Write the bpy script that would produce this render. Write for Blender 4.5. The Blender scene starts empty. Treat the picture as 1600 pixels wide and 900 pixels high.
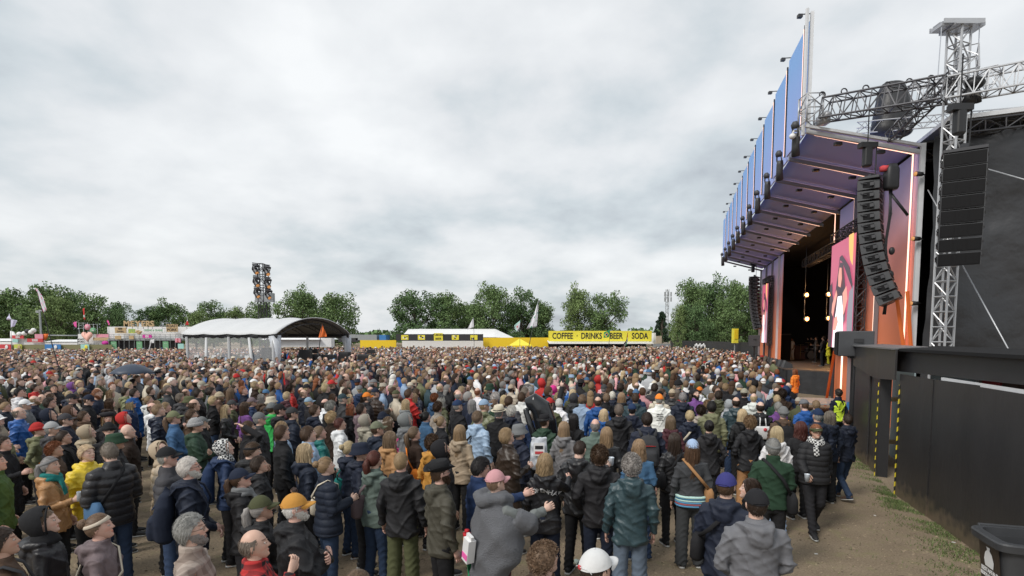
import bpy, math, random
import numpy as np
from mathutils import Matrix, Vector, Euler
R = math.radians
C = bpy.context.scene.collection
SC = bpy.context.scene
# ------------------------------------------------ camera, world, sun, exposure
F = 850.0; TH = R(4.0); CH = 3.08; SH = 135.4
cd = bpy.data.cameras.new('camera'); cam = bpy.data.objects.new('camera', cd); C.objects.link(cam)
cam.location = (0, 0, CH); cam.rotation_euler = (R(90) - TH, 0, 0)
cd.sensor_width = 36; cd.lens = 36*F/1600; cd.shift_y = SH/1600; cd.clip_end = 3000; cd.clip_start = .1
SC.camera = cam
SUN_EL, SUN_AZ = R(44), R(228)
wd = bpy.data.worlds.new("World"); SC.world = wd; wd.use_nodes = True
def world():
    nt = wd.node_tree; N = nt.nodes; L = nt.links
    for n in list(N): N.remove(n)
    out = N.new('ShaderNodeOutputWorld'); bg = N.new('ShaderNodeBackground')
    tc = N.new('ShaderNodeTexCoord')
    sky = N.new('ShaderNodeTexSky'); sky.sky_type = 'NISHITA'; sky.sun_disc = False
    sky.sun_elevation = SUN_EL; sky.sun_rotation = SUN_AZ; sky.air_density = 1.2; sky.dust_density = 3
    def M(op, a, b=None):
        n = N.new('ShaderNodeMath'); n.operation = op
        for i, v in enumerate((a, b)):
            if v is None: continue
            if isinstance(v, (int, float)): n.inputs[i].default_value = v
            else: L.new(v, n.inputs[i])
        return n.outputs[0]
    sp = N.new('ShaderNodeSeparateXYZ'); L.new(tc.outputs['Generated'], sp.inputs[0])
    z = M('ADD', M('MAXIMUM', sp.outputs[2], 0.0), 0.30)
    cb = N.new('ShaderNodeCombineXYZ')
    L.new(M('DIVIDE', sp.outputs[0], z), cb.inputs[0]); L.new(M('DIVIDE', sp.outputs[1], z), cb.inputs[1])
    def noise(s, det, rough, dist=0.0, off=0):
        n = N.new('ShaderNodeTexNoise'); n.inputs['Scale'].default_value = s; n.inputs['Detail'].default_value = det
        n.inputs['Roughness'].default_value = rough; n.inputs['Distortion'].default_value = dist
        mp = N.new('ShaderNodeMapping'); mp.inputs['Location'].default_value = (off, off*.7, 0)
        L.new(cb.outputs[0], mp.inputs[0]); L.new(mp.outputs[0], n.inputs['Vector']); return n.outputs[0]
    a = noise(1.25, 6, .50, .12, 3.1); b = noise(3.4, 7, .52, .12, 9.7); c2 = noise(.45, 3, .5, 0, 1.3)
    s = M('ADD', M('ADD', M('MULTIPLY', a, .50), M('MULTIPLY', b, .27)), M('MULTIPLY', c2, .23))
    rp = N.new('ShaderNodeValToRGB'); e = rp.color_ramp.elements
    e[0].position = .36; e[0].color = (.25, .27, .30, 1)
    e[1].position = .62; e[1].color = (.60, .61, .615, 1)
    k = e.new(.46); k.color = (.40, .435, .455, 1)
    k = e.new(.52); k.color = (.50, .515, .527, 1)
    L.new(s, rp.inputs[0])
    sc = N.new('ShaderNodeVectorMath'); sc.operation = 'SCALE'; sc.inputs['Scale'].default_value = .1
    L.new(sky.outputs[0], sc.inputs[0])
    mx = N.new('ShaderNodeMix'); mx.data_type = 'RGBA'; mx.inputs[0].default_value = .93
    L.new(sc.outputs[0], mx.inputs[6]); L.new(rp.outputs[0], mx.inputs[7])
    L.new(mx.outputs[2], bg.inputs[0]); bg.inputs[1].default_value = 1.0
    L.new(bg.outputs[0], out.inputs[0])
world()
sl = bpy.data.lights.new('sun', 'SUN'); so = bpy.data.objects.new('sun', sl); C.objects.link(so)
sl.energy = 1.5; sl.angle = R(18); sl.color = (1, .96, .9)
so.rotation_euler = (R(90)-SUN_EL, 0, -SUN_AZ + math.pi); so.location = (0, 0, 60)
vs = SC.view_settings; vs.view_transform = 'Standard'; vs.look = 'None'; vs.gamma = 1; vs.use_curve_mapping = False
vs.exposure = 0.72
# ------------------------------------------------ measuring helpers (photo pixel -> real point)
def ray(px, py):
    x = (px-800)/F; v = (450-(py-SH))/F
    return np.array([x, math.cos(TH)+v*math.sin(TH), -math.sin(TH)+v*math.cos(TH)])
def gz(px, py, z=0.0):
    r = ray(px, py); k = (z-CH)/r[2]; return np.array([r[0]*k, r[1]*k, z])
def dy(px, py, Y):
    r = ray(px, py); k = Y/r[1]; return np.array([r[0]*k, Y, CH+r[2]*k])
def lin(c):
    return tuple(((v/255)/12.92 if v <= 10 else ((v/255+.055)/1.055)**2.4) for v in c)
# ------------------------------------------------ mesh helpers
class MB:
    def __init__(s): s.v = []; s.f = []; s.m = []; s.n = 0
    def add(s, V, Fc, mi=0, M=None):
        V = np.asarray(V, float).reshape(-1, 3)
        if M is not None:
            A = np.array(M); V = V @ A[:3, :3].T + A[:3, 3]
        s.v.append(V); k = s.n
        for f in Fc: s.f.append(tuple(i+k for i in f)); s.m.append(mi)
        s.n += len(V); return s
    def box(s, c, d, mi=0, M=None):
        x, y, z = [v/2 for v in d]
        V = [(c[0]+a*x, c[1]+b*y, c[2]+e*z) for e in (-1, 1) for b in (-1, 1) for a in (-1, 1)]
        return s.add(V, [(0,2,3,1),(4,5,7,6),(0,1,5,4),(2,6,7,3),(0,4,6,2),(1,3,7,5)], mi, M)
    def slab(s, P, n, t, mi=0):      # polygon P extruded by t along n
        P = np.asarray(P, float); n = np.asarray(n, float); n = n/np.linalg.norm(n)*t; k = len(P)
        V = np.vstack([P, P+n])
        Fc = [tuple(range(k))[::-1], tuple(range(k, 2*k))]+[(i, (i+1) % k, k+(i+1) % k, k+i) for i in range(k)]
        return s.add(V, Fc, mi)
    def tube(s, P, r, n=8, mi=0, hint=None, M=None, cap=True):
        P = np.asarray(P, float); k = len(P)
        r = np.asarray(r, float)
        if r.ndim == 0: r = np.full((k, 2), float(r))
        elif r.ndim == 1:
            r = np.stack([r, r], 1) if len(r) == k else np.tile(r, (k, 1))
        T = np.gradient(P, axis=0); T /= np.linalg.norm(T, axis=1)[:, None]+1e-9
        h = np.array(hint if hint is not None else ((1, 0, 0) if abs(T[0][0]) < .8 else (0, 0, 1)), float)
        V = []; a = np.arange(n)*2*math.pi/n; ca, sa = np.cos(a), np.sin(a)
        for i in range(k):
            u = h-T[i]*h.dot(T[i]); u /= np.linalg.norm(u)+1e-9; w = np.cross(T[i], u)
            if hint is None: h = u
            V.append(P[i]+np.outer(ca*r[i][0], u)+np.outer(sa*r[i][1], w))
        Fc = [(i*n+j, i*n+(j+1) % n, (i+1)*n+(j+1) % n, (i+1)*n+j) for i in range(k-1) for j in range(n)]
        if cap: Fc += [tuple(range(n))[::-1], tuple((k-1)*n+j for j in range(n))]
        return s.add(np.vstack(V), Fc, mi, M)
    def rings(s, rg, n=20, mi=0, M=None, p=1.0):      # rg: (z, rx, ry, yc)
        a = np.arange(n)*2*math.pi/n; V = []
        for q in rg:
            z, rx, ry, yc = q[:4]
            c, sn = np.cos(a), np.sin(a)
            V.append(np.stack([rx*np.sign(c)*abs(c)**p, yc+ry*np.sign(sn)*abs(sn)**p, np.full(n, z)], 1))
        k = len(rg)
        Fc = [(i*n+j, i*n+(j+1) % n, (i+1)*n+(j+1) % n, (i+1)*n+j) for i in range(k-1) for j in range(n)]
        Fc += [tuple(range(n))[::-1], tuple((k-1)*n+j for j in range(n))]
        return s.add(np.vstack(V), Fc, mi, M)
    def ell(s, c, r, n=12, m=8, mi=0, M=None):
        V, Fc = sphere(n, m); return s.add(V*np.array(r)+np.array(c), Fc, mi, M)
    def mesh(s, name='m', smooth=True):
        me = bpy.data.meshes.new(name)
        V = np.vstack(s.v) if s.v else np.zeros((0, 3))
        me.from_pydata(V.tolist(), [], s.f)
        if any(s.m): me.polygons.foreach_set('material_index', s.m)
        if smooth: me.polygons.foreach_set('use_smooth', [True]*len(me.polygons))
        me.update(); return me
_sp = {}
def sphere(n, m):
    if (n, m) in _sp: return _sp[(n, m)]
    V = [(0, 0, 1)]
    for i in range(1, m):
        t = math.pi*i/m
        for j in range(n):
            a = 2*math.pi*j/n; V.append((math.sin(t)*math.cos(a), math.sin(t)*math.sin(a), math.cos(t)))
    V.append((0, 0, -1)); Fc = []
    for j in range(n): Fc.append((0, 1+j, 1+(j+1) % n))
    for i in range(m-2):
        for j in range(n):
            a = 1+i*n+j; b = 1+i*n+(j+1) % n; Fc.append((a, a+n, b+n, b))
    k = 1+(m-2)*n; e = len(V)-1
    for j in range(n): Fc.append((k+j, e, k+(j+1) % n))
    _sp[(n, m)] = (np.array(V), Fc); return _sp[(n, m)]
def obj(name, me, mats=(), parent=None, color=None, M=None, loc=None, smooth=True):
    if isinstance(me, MB): me = me.mesh(name, smooth)
    if mats is not None and not isinstance(mats, (list, tuple)): mats = [mats]
    if mats and len(me.materials) == 0:
        for m in mats: me.materials.append(m)
    o = bpy.data.objects.new(name, me); C.objects.link(o)
    if parent is not None: o.parent = parent
    if color is not None: o.color = (*color[:3], 1)
    if M is not None: o.matrix_local = M
    if loc is not None: o.location = loc
    return o
def tag(o, label=None, cat=None, group=None, kind=None):
    if label: o['label'] = label
    if cat: o['category'] = cat
    if group: o['group'] = group
    if kind: o['kind'] = kind
    return o
def empty(name, loc, label, cat, group=None, rz=0):
    o = bpy.data.objects.new(name, None); C.objects.link(o); o.location = loc; o.rotation_euler.z = rz
    o.empty_display_size = .1
    return tag(o, label, cat, group)
def sub(name, mb, mats, parent, smooth=False):   # mb is in world coordinates
    o = obj(name, mb, mats, parent, smooth=smooth)
    par = parent; M = Matrix.Identity(4)
    while par is not None:
        M = Matrix.LocRotScale(par.location, par.rotation_euler, par.scale) @ M if par.type == 'EMPTY' or par.get('_r') else M
        par = par.parent
    o.data.transform(M.inverted()); return o
def rot2(d, deg):
    a = R(deg); return np.array([d[0]*math.cos(a)-d[1]*math.sin(a), d[0]*math.sin(a)+d[1]*math.cos(a), 0])
# ------------------------------------------------ materials
def mat(name, col=(.5,.5,.5), rough=.8, var=0.0, vs_=5.0, bump=0.0, bs=30.0, metal=0.0, emit=None, es=1.0, objcol=False, island=0.0, spec=.5, attr=None, stretch=None, tint=None, sheen=0, rvar=0):
    m = bpy.data.materials.new(name); m.use_nodes = True; nt = m.node_tree; N = nt.nodes; L = nt.links
    b = N['Principled BSDF']; b.inputs['Roughness'].default_value = rough; b.inputs['Metallic'].default_value = metal
    b.inputs['Specular IOR Level'].default_value = spec
    if sheen: b.inputs['Sheen Weight'].default_value = sheen
    tc = N.new('ShaderNodeTexCoord').outputs['Object']
    if stretch:
        mp = N.new('ShaderNodeMapping'); mp.inputs['Scale'].default_value = stretch; L.new(tc, mp.inputs[0]); tc = mp.outputs[0]
    if objcol: c = N.new('ShaderNodeObjectInfo').outputs['Color']
    elif attr:
        a = N.new('ShaderNodeAttribute'); a.attribute_name = attr; c = a.outputs['Color']
    else:
        r = N.new('ShaderNodeRGB'); r.outputs[0].default_value = (*col, 1); c = r.outputs[0]
    def mul(c, f, lo, hi):
        mr = N.new('ShaderNodeMapRange'); L.new(f, mr.inputs[0]); mr.inputs[3].default_value = lo; mr.inputs[4].default_value = hi
        v = N.new('ShaderNodeVectorMath'); v.operation = 'SCALE'; L.new(c, v.inputs[0]); L.new(mr.outputs[0], v.inputs['Scale']); return v.outputs[0]
    if tint:
        a = N.new('ShaderNodeAttribute'); a.attribute_name = tint
        v = N.new('ShaderNodeVectorMath'); v.operation = 'MULTIPLY'; L.new(c, v.inputs[0]); L.new(a.outputs['Color'], v.inputs[1]); c = v.outputs[0]
    if island:
        g = N.new('ShaderNodeNewGeometry'); c = mul(c, g.outputs['Random Per Island'], 1-island, 1+island)
    if var:
        n = N.new('ShaderNodeTexNoise'); n.inputs['Scale'].default_value = vs_; n.inputs['Detail'].default_value = 4; L.new(tc, n.inputs['Vector'])
        c = mul(c, n.outputs[0], 1-var, 1+var)
        if rvar:
            mr = N.new('ShaderNodeMapRange'); L.new(n.outputs[0], mr.inputs[0]); mr.inputs[3].default_value = rough-rvar; mr.inputs[4].default_value = rough+rvar
            L.new(mr.outputs[0], b.inputs['Roughness'])
    L.new(c, b.inputs['Base Color'])
    if bump:
        n = N.new('ShaderNodeTexNoise'); n.inputs['Scale'].default_value = bs; n.inputs['Detail'].default_value = 3; L.new(tc, n.inputs['Vector'])
        bp = N.new('ShaderNodeBump'); bp.inputs['Strength'].default_value = min(1, bump*10); bp.inputs['Distance'].default_value = bump*.1
        L.new(n.outputs[0], bp.inputs['Height']); L.new(bp.outputs[0], b.inputs['Normal'])
    if emit:
        b.inputs['Emission Color'].default_value = (*emit, 1); b.inputs['Emission Strength'].default_value = es
    return m
M_ = {}
M_['cloth'] = mat('cloth', objcol=True, rough=.85, var=.16, vs_=6, bump=.06, bs=26, spec=.25)
M_['shiny'] = mat('shiny_fabric', objcol=True, rough=.46, var=.2, vs_=9, bump=.09, bs=20, spec=.45)
M_['rain'] = mat('rain_shell', objcol=True, rough=.68, var=.18, vs_=8, bump=.08, bs=18, spec=.32)
M_['denim'] = mat('denim', objcol=True, rough=.9, var=.3, vs_=7, bump=.05, bs=30, spec=.2)
M_['skin'] = mat('skin', objcol=True, rough=.5, var=.10, vs_=22, tint='tint', spec=.4)
M_['eye'] = mat('eye', (.6,.58,.55), rough=.2)
M_['iris'] = mat('iris', (.03,.02,.015), rough=.2)
M_['hair'] = mat('hair', objcol=True, rough=.55, island=.26, var=.2, vs_=18, spec=.35)
M_['shoe'] = mat('shoe', objcol=True, rough=.6, var=.1)
M_['sole'] = mat('sole', (.5,.5,.48), rough=.8)
M_['black'] = mat('black_plastic', (.018,.018,.02), rough=.5, var=.2)
M_['rubber'] = mat('black_rubber', (.012,.013,.015), rough=.22, spec=.6)
M_['steel'] = mat('steel', (.55,.56,.58), rough=.35, metal=.75, var=.1)
M_['dsteel'] = mat('dark_steel', (.06,.06,.065), rough=.45, metal=.4)
M_['white'] = mat('white_plastic', (.75,.75,.75), rough=.5, var=.05)
def pattern(name, kind, c1, c2, scale):
    m = mat(name, c1, rough=.9); nt = m.node_tree; N = nt.nodes; L = nt.links; b = N['Principled BSDF']
    tc = N.new('ShaderNodeTexCoord').outputs['Object']
    if kind == 'check':
        t = N.new('ShaderNodeTexChecker'); t.inputs['Scale'].default_value = scale; t.inputs[1].default_value = (*c1, 1); t.inputs[2].default_value = (*c2, 1)
        L.new(tc, t.inputs[0]); L.new(t.outputs[0], b.inputs['Base Color'])
    else:
        c = None; v = None
        for ax in ('X', 'Z'):
            w = N.new('ShaderNodeTexWave'); w.bands_direction = ax; w.inputs['Scale'].default_value = scale; L.new(tc, w.inputs[0])
            rr = N.new('ShaderNodeMath'); rr.operation = 'GREATER_THAN'; rr.inputs[1].default_value = .55; L.new(w.outputs['Fac'], rr.inputs[0])
            if v is None: v = rr.outputs[0]
            elif kind == 'plaid':
                a = N.new('ShaderNodeMath'); a.operation = 'ADD'; L.new(v, a.inputs[0]); L.new(rr.outputs[0], a.inputs[1])
                h = N.new('ShaderNodeMath'); h.operation = 'MULTIPLY'; h.inputs[1].default_value = .5; L.new(a.outputs[0], h.inputs[0]); v = h.outputs[0]
            elif kind == 'stripe': v = rr.outputs[0]
        x = N.new('ShaderNodeMix'); x.data_type = 'RGBA'; x.inputs[6].default_value = (*c1, 1); x.inputs[7].default_value = (*c2, 1)
        L.new(v, x.inputs[0]); L.new(x.outputs[2], b.inputs['Base Color'])
    return m
M_['keff'] = pattern('check_scarf', 'check', (.65,.65,.63), (.03,.03,.035), 34)
M_['plaid_red'] = pattern('red_plaid', 'plaid', (.45,.03,.03), (.015,.012,.015), 4.5)
M_['plaid_brown'] = pattern('brown_plaid', 'plaid', (.20,.155,.13), (.36,.30,.26), 3.2)
M_['stripes'] = pattern('striped_knit', 'stripe', (.5,.5,.5), (.03,.03,.035), 22)
M_['dots'] = pattern('dotted_shirt', 'check', (.02,.05,.14), (.09,.16,.28), 45)
M_['camo'] = mat('camouflage', (.13,.14,.09), var=.6, vs_=14)
# ------------------------------------------------ people: shapes
def smoothstep(a, b, x):
    t = np.clip((x-a)/(b-a), 0, 1); return t*t*(3-2*t)
HC = np.array([0, 0.0, 1.632]); HP = np.array([0, -.015, 1.53]); HCM = Matrix.Translation(HC) @ Matrix.Scale(.93, 4)
def head_surf(D):
    D = np.asarray(D); low = np.clip(-D[:, 2], 0, 1); up = np.clip(D[:, 2], 0, 1)
    x = D[:, 0]*.077; y = D[:, 1]*.099; z = D[:, 2]*.118
    x = x*(1-.34*low**1.7)*(1-.04*np.clip(D[:, 1], 0, 1)); y = np.where(D[:, 1] < 0, y*(1-.35*low), y*.93)
    y = y+.056*low**2.0
    fr = smoothstep(.1, .5, D[:, 1])
    def g(cx, cz, sx, sz): return np.exp(-((abs(x)-cx)/sx)**2-((z-cz)/sz)**2)
    y = y+fr*(-.009*g(.032, .010, .014, .011)+.005*g(.028, .034, .020, .010)+.004*g(.045, -.02, .018, .018)
              - .004*g(.0, -.037, .03, .006)+.006*g(0, -.053, .019, .0045)+.005*g(0, -.064, .017, .0045)-.004*g(0, -.0585, .02, .0025)+.009*g(0, -.092, .02, .014))
    pr = np.interp(z, [-.040, -.032, -.024, -.018, .0, .02, .035], [0, .012, .026, .028, .015, .006, 0])
    y = y+fr*pr*np.exp(-(x/np.interp(z, [-.03, -.015, .02], [.0125, .010, .0065]))**2)
    return np.stack([x, y, z], 1)
def hand_mb(mb, M, side=1, curl=.5):
    # z distal, x towards thumb, y back of hand
    mb.tube([(0, 0, -.03), (0, 0, 0), (.002, 0, .04), (.0, 0, .085)], [(.024, .019), (.027, .018), (.038, .015), (.038, .012)], 10, hint=(1, 0, 0), M=M)
    for k, (fx, ln) in enumerate(((.029, .072), (.010, .082), (-.009, .076), (-.028, .058))):
        p = np.array([fx, 0, .078]); P = [p]; a = curl*.35; rr = [.0095]
        for q, (l, ca) in enumerate(((.45, curl*.9), (.3, curl*1.1), (.25, curl*.8))):
            p = p+np.array([fx*.04, -math.sin(a)*ln*l, math.cos(a)*ln*l]); a += ca; P.append(p); rr.append(.0088-.001*q)
        mb.tube(P, rr, 6, M=M)
    mb.tube([(.025, -.004, .02), (.048, -.012, .045), (.055, -.022, .07), (.052, -.032, .09)], [.013, .0115, .0095, .0075], 6, M=M)
POSE = {  # elbow, wrist for right(+x) and left, hand shown, curl
 'down': (((.245,-.04,1.13),(.255,.05,.90)), ((-.245,-.04,1.13),(-.255,.05,.90)), .45),
 'pocket': (((.285,-.07,1.15),(.215,.07,.965)), ((-.285,-.07,1.15),(-.215,.07,.965)), None),
 'cross': (((.245,.09,1.14),(-.06,.225,1.16)), ((-.245,.08,1.12),(.07,.20,1.20)), .6),
 'hold': (((.235,.0,1.13),(.10,.26,1.20)), ((-.245,-.03,1.13),(-.23,.07,.92)), .9),
 'both': (((.235,.02,1.14),(.07,.27,1.22)), ((-.235,.02,1.14),(-.05,.26,1.17)), .8),
 'clasp': (((.25,.0,1.12),(.035,.20,1.0)), ((-.25,.0,1.12),(-.035,.20,.98)), .7),
 'reach': (((.22,.20,1.28),(.20,.44,1.34)), ((-.245,-.03,1.13),(-.23,.07,.92)), .5),
 'head': (((.33,.06,1.55),(.10,-.10,1.68)), ((-.245,-.04,1.13),(-.255,.05,.90)), .4),
 'up': (((.23,.16,1.32),(.13,.26,1.56)), ((-.23,.16,1.32),(-.10,.27,1.52)), .5),
 'walk': (((.245,.06,1.14),(.22,.22,1.0)), ((-.25,-.12,1.15),(-.26,-.08,.92)), .8),
 'chin': (((.22,.12,1.16),(.03,.20,1.42)), ((-.245,.08,1.12),(.05,.19,1.15)), .8),
}
BUILD = {'m': dict(sx=.185, tw=1.0, hip=1.0, ar=1.0), 'f': dict(sx=.162, tw=.90, hip=1.04, ar=.88), 'h': dict(sx=.20, tw=1.2, hip=1.15, ar=1.12)}
def arm_pts(pose, build, s):
    b = BUILD[build]; (e, w) = POSE[pose][0 if s > 0 else 1]
    sh = np.array([s*(b['sx']-.012), -.005, 1.395]); dx = s*(b['sx']-.185)
    if build == 'h': dx = s*.035
    e = np.array(e)+(dx, 0, 0); w = np.array(w)+(dx*.7, 0.03 if build == 'h' and w[1] > .1 else 0, 0)
    return sh, e, w
def leg_pts(pose, s):
    if pose == 'walk':
        return (np.array([s*.085, 0, .90]), np.array([s*.09, .10 if s > 0 else .04, .49]), np.array([s*.085, .24 if s > 0 else -.22, .10 if s > 0 else .15]))
    return (np.array([s*.088, 0, .90]), np.array([s*.105, .015, .48]), np.array([s*.115, -.01 + .02*s, .09]))
def remeshed(mb, vox, sm=4):
    me = mb.mesh('t'); o = bpy.data.objects.new('t', me); C.objects.link(o)
    md = o.modifiers.new('r', 'REMESH'); md.mode = 'VOXEL'; md.voxel_size = vox; md.use_smooth_shade = True
    if sm:
        s = o.modifiers.new('s', 'SMOOTH'); s.iterations = sm; s.factor = .5
    dg = bpy.context.evaluated_depsgraph_get(); dg.update()
    r = bpy.data.meshes.new_from_object(o.evaluated_get(dg)); bpy.data.objects.remove(o); bpy.data.meshes.remove(me)
    return r
def vn(me):
    n = len(me.vertices); V = np.empty(n*3, np.float32); me.vertices.foreach_get('co', V); N = np.empty(n*3, np.float32); me.vertex_normals.foreach_get('vector', N)
    return V.reshape(-1, 3).astype(float), N.reshape(-1, 3).astype(float)
def setv(me, V): me.vertices.foreach_set('co', V.astype(np.float32).ravel()); me.update()
_cache = {}
def headrot(yaw, pitch):
    return Matrix.Translation(HP) @ Euler((R(pitch), 0, R(yaw))).to_matrix().to_4x4() @ Matrix.Translation(-Vector(HP))
def body_mesh(pose, build, hr):
    k = ('body', pose, build, hr)
    if k in _cache: return _cache[k]
    b = BUILD[build]; mb = MB()
    mb.rings([(.86,.14,.09,0),(.95,.155*b['hip'],.10,0),(1.06,.135*b['tw'],.09*b['tw'],0),(1.2,.14*b['tw'],.095,0),(1.33,.16*b['tw'],.105,0),(1.41,.14,.085,-.005),(1.46,.075,.06,-.012),(1.50,.057,.055,-.012),(1.56,.052,.054,-.008),(1.60,.05,.052,0)], 18)
    for s in (-1, 1):
        h, kn, an = leg_pts(pose, s); mb.tube([h, kn, an, an+(0, 0, -.05)], [.08, .052, .036, .036], 10)
        sh, e, w = arm_pts(pose, build, s); mb.tube([sh*(.8, 1, 1), sh, e, w], [.05, .05*b['ar'], .038*b['ar'], .024], 10)
        mb.tube([an+(0, -.05, -.05), an+(0, .14, -.06)], [(.035, .03), (.03, .02)], 8)
    me = remeshed(mb, .02, 3)
    V, N = vn(me); f = [tuple(p.vertices) for p in me.polygons]; bpy.data.meshes.remove(me)
    m2 = MB(); m2.add(V, f); nb = m2.n
    Mh = headrot(*hr)
    D, Fc = sphere(44, 40); H = head_surf(D)
    A = np.array(Mh @ HCM); Hw = H @ A[:3, :3].T+A[:3, 3]
    m2.add(Hw, Fc); hN = len(D)
    for s in (-1, 1):   # ears
        E = Matrix.Translation((s*.077, -.008, -.004)) @ Euler((R(-12), 0, R(s*-18))).to_matrix().to_4x4()
        MM = Mh @ HCM @ E
        m2.ell((0, 0, 0), (.009, .017, .031), 10, 8, M=MM); m2.ell((s*.004, -.006, .004), (.008, .010, .026), 8, 6, M=MM)
        m2.ell((s*.031, .0805, .010), (.0115, .0105, .009), 10, 8, 1, M=Mh @ HCM)
        m2.ell((s*.031, .0885, .010), (.0062, .0035, .0062), 8, 6, 2, M=Mh @ HCM)
        MM2 = Mh @ HCM
        m2.tube([(s*.018, .084, .013), (s*.031, .091, .0175), (s*.044, .082, .013)], [.003, .0035, .0025], 6, 0, M=MM2)
    cu = POSE[pose][2]
    if cu is not None:
        for s in (-1, 1):
            sh, e, w = arm_pts(pose, build, s); d = Vector(w-e).normalized()
            if pose == 'cross': d = Vector((-s*.9, .1, .15)).normalized()
            back = Vector((s, .1, 0)) if pose in ('down', 'pocket') or w[2] < .95 else Vector((s*.5, .75, .5))
            if pose in ('cross',): back = Vector((0, 1, .1))
            th = back.cross(d); th.normalize(); bk = d.cross(th)
            if s > 0: th = -th; 
            if th.dot(Vector((0, 1, .6))) < 0: th = -th
            bk = d.cross(th)
            if bk.dot(back) < 0: bk2 = -bk
            else: bk2 = bk
            Mx = Matrix(((th.x, bk2.x, d.x, w[0]), (th.y, bk2.y, d.y, w[1]), (th.z, bk2.z, d.z, w[2]), (0, 0, 0, 1)))
            hand_mb(m2, Mx, s, cu)
    me = m2.mesh('body'); n = len(me.vertices)
    T = np.ones((n, 4)); hx, hy, hz = H[:, 0], H[:, 1], H[:, 2]; frn = D[:, 1] > .2
    lip = frn & (abs(hx) < .024-.25*abs(hz+.0585)) & (abs(hz+.0585) < .0095)
    brow = frn & (abs(abs(hx)-.031) < .017) & (abs(hz-.033-.1*(.03-abs(abs(hx)-.02))) < .0045)
    chk = frn & (abs(abs(hx)-.042) < .018) & (abs(hz+.022) < .018)
    t = T[nb:nb+hN]; t[lip, :3] = (.85, .52, .5); t[brow, :3] = (.35, .28, .25); t[chk, :3] = (1.02, .90, .88)
    at = me.color_attributes.new('tint', 'FLOAT_COLOR', 'POINT'); at.data.foreach_set('color', T.astype(np.float32).ravel())
    for mm in ('skin', 'eye', 'iris'): me.materials.append(M_[mm])
    _cache[k] = me; return me
def jacket_mesh(kind, pose, build, seed):
    k = ('jk', kind, pose, build, seed)
    if k in _cache: return _cache[k]
    b = BUILD[build]; t = b['tw']; hp = b['hip']; mb = MB(); x = .018 if kind == 'puff' else 0
    hem = {'coat': .58, 'tee': .86, 'pl': .86, 'jk': .80, 'puff': .82, 'vest': .90}[kind]
    fl = 1.1 if kind == 'coat' else 1.0
    rg = [(hem, .190*hp*fl+x, .135*hp*fl+x, 0), (hem+.04, .193*hp*fl+x, .138*hp*fl+x, 0), (.96, .186*hp+x, .135*max(t, .95)+x, .003), (1.08, .172*t+x, .130*t+x, .006), (1.2, .180*t+x, .134*t+x, .008 if build != 'f' else .014),
          (1.31, .192*t+x, .134*t+x, .0), (1.385, .185*t+x*.5, .112+x*.5, -.008), (1.435, .135*t, .092, -.013), (1.47, .09, .078, -.014), (1.50, .074, .072, -.014)]
    if kind in ('puff', 'coat', 'jk'): rg += [(1.53, .074, .073, -.012)]
    mb.rings(rg, 28, p=.86)
    if kind == 'vest': rg = [(z, a_+.006, b_+.006, c_) for z, a_, b_, c_ in rg[:-2]]; mb = MB().rings(rg, 28, p=.86)
    for s in (-1, 1):
        if kind == 'vest': break
        sh, e, w = arm_pts(pose, build, s); a = b['ar']
        if kind == 'tee':
            m = e*.75+sh*.25; mb.tube([sh*(.72, 1, 1), sh, m], [.07, .066*a, .060*a], 14)
        else:
            m1 = sh*.5+e*.5+(s*.004, 0, 0); m2 = e*.5+w*.5; d = (w-e); d /= np.linalg.norm(d)
            mb.tube([sh*(.65, 1, 1), sh*(.95, 1, 1), m1, e, m2, w-d*.005], [.07+x, .070*a+x, .063*a+x, .056*a+x, .050*a+x*.8, .042*a+x*.4], 14)
    if kind == 'jk':
        mb.tube([(-.07, .055, 1.455), (-.115, -.02, 1.475), (-.085, -.10, 1.47), (0, -.135, 1.455), (.085, -.10, 1.47), (.115, -.02, 1.475), (.07, .055, 1.455)], [.022, .030, .042, .05, .042, .030, .022], 10)
        mb.ell((0, -.125, 1.40), (.10, .045, .085), 14, 10)
    if kind in ('pl', 'coat', 'puff'):
        mb.tube([(0, -.02, 1.46), (0, -.012, 1.535)], [(.083, .083), (.078, .080)], 16, hint=(1, 0, 0))
    me = remeshed(mb, .0115, 3)
    V, N = vn(me); ph = seed*1.7+{'m': 0, 'f': 1, 'h': 2}[build]
    X, Y, Z = V.T
    if kind == 'puff':
        q = abs(np.sin(Z*math.pi/.085+.25*np.sin(9*X+ph))); d = .014*q**.5-.006
    else:
        w1 = (1-abs(np.sin(24*Z+9*abs(X)+2.2*np.sin(9*X+ph)+2.0*np.sin(8*Y+ph*2))))**3
        w2 = (1-abs(np.sin(17*X+11*Z+3*np.sin(6*Z+ph)+2*Y+ph)))**2
        am = .5+.5*np.sin(6.3*Z+5*X+ph*3)
        sl = smoothstep(.17, .24, abs(X))
        w3 = (1-abs(np.sin(13*Z-15*abs(X)+9*Y+2*np.sin(5*X+ph*2))))**3
        d = .020*w1*am*(.45+.9*sl)+.017*w2*(1-am)+.014*w3-.008
        d += .003*np.sin(31*X+5*np.sin(13*Z))*np.sin(27*Z+ph)
        if kind == 'coat': d += .012*np.sin(np.arctan2(Y, X)*7+ph)*smoothstep(1.0, .6, Z)
        if kind == 'tee': d *= .7
    ok = smoothstep(1.54, 1.48, Z)
    setv(me, V+N*(d*ok)[:, None]); _cache[k] = me; return me
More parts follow.
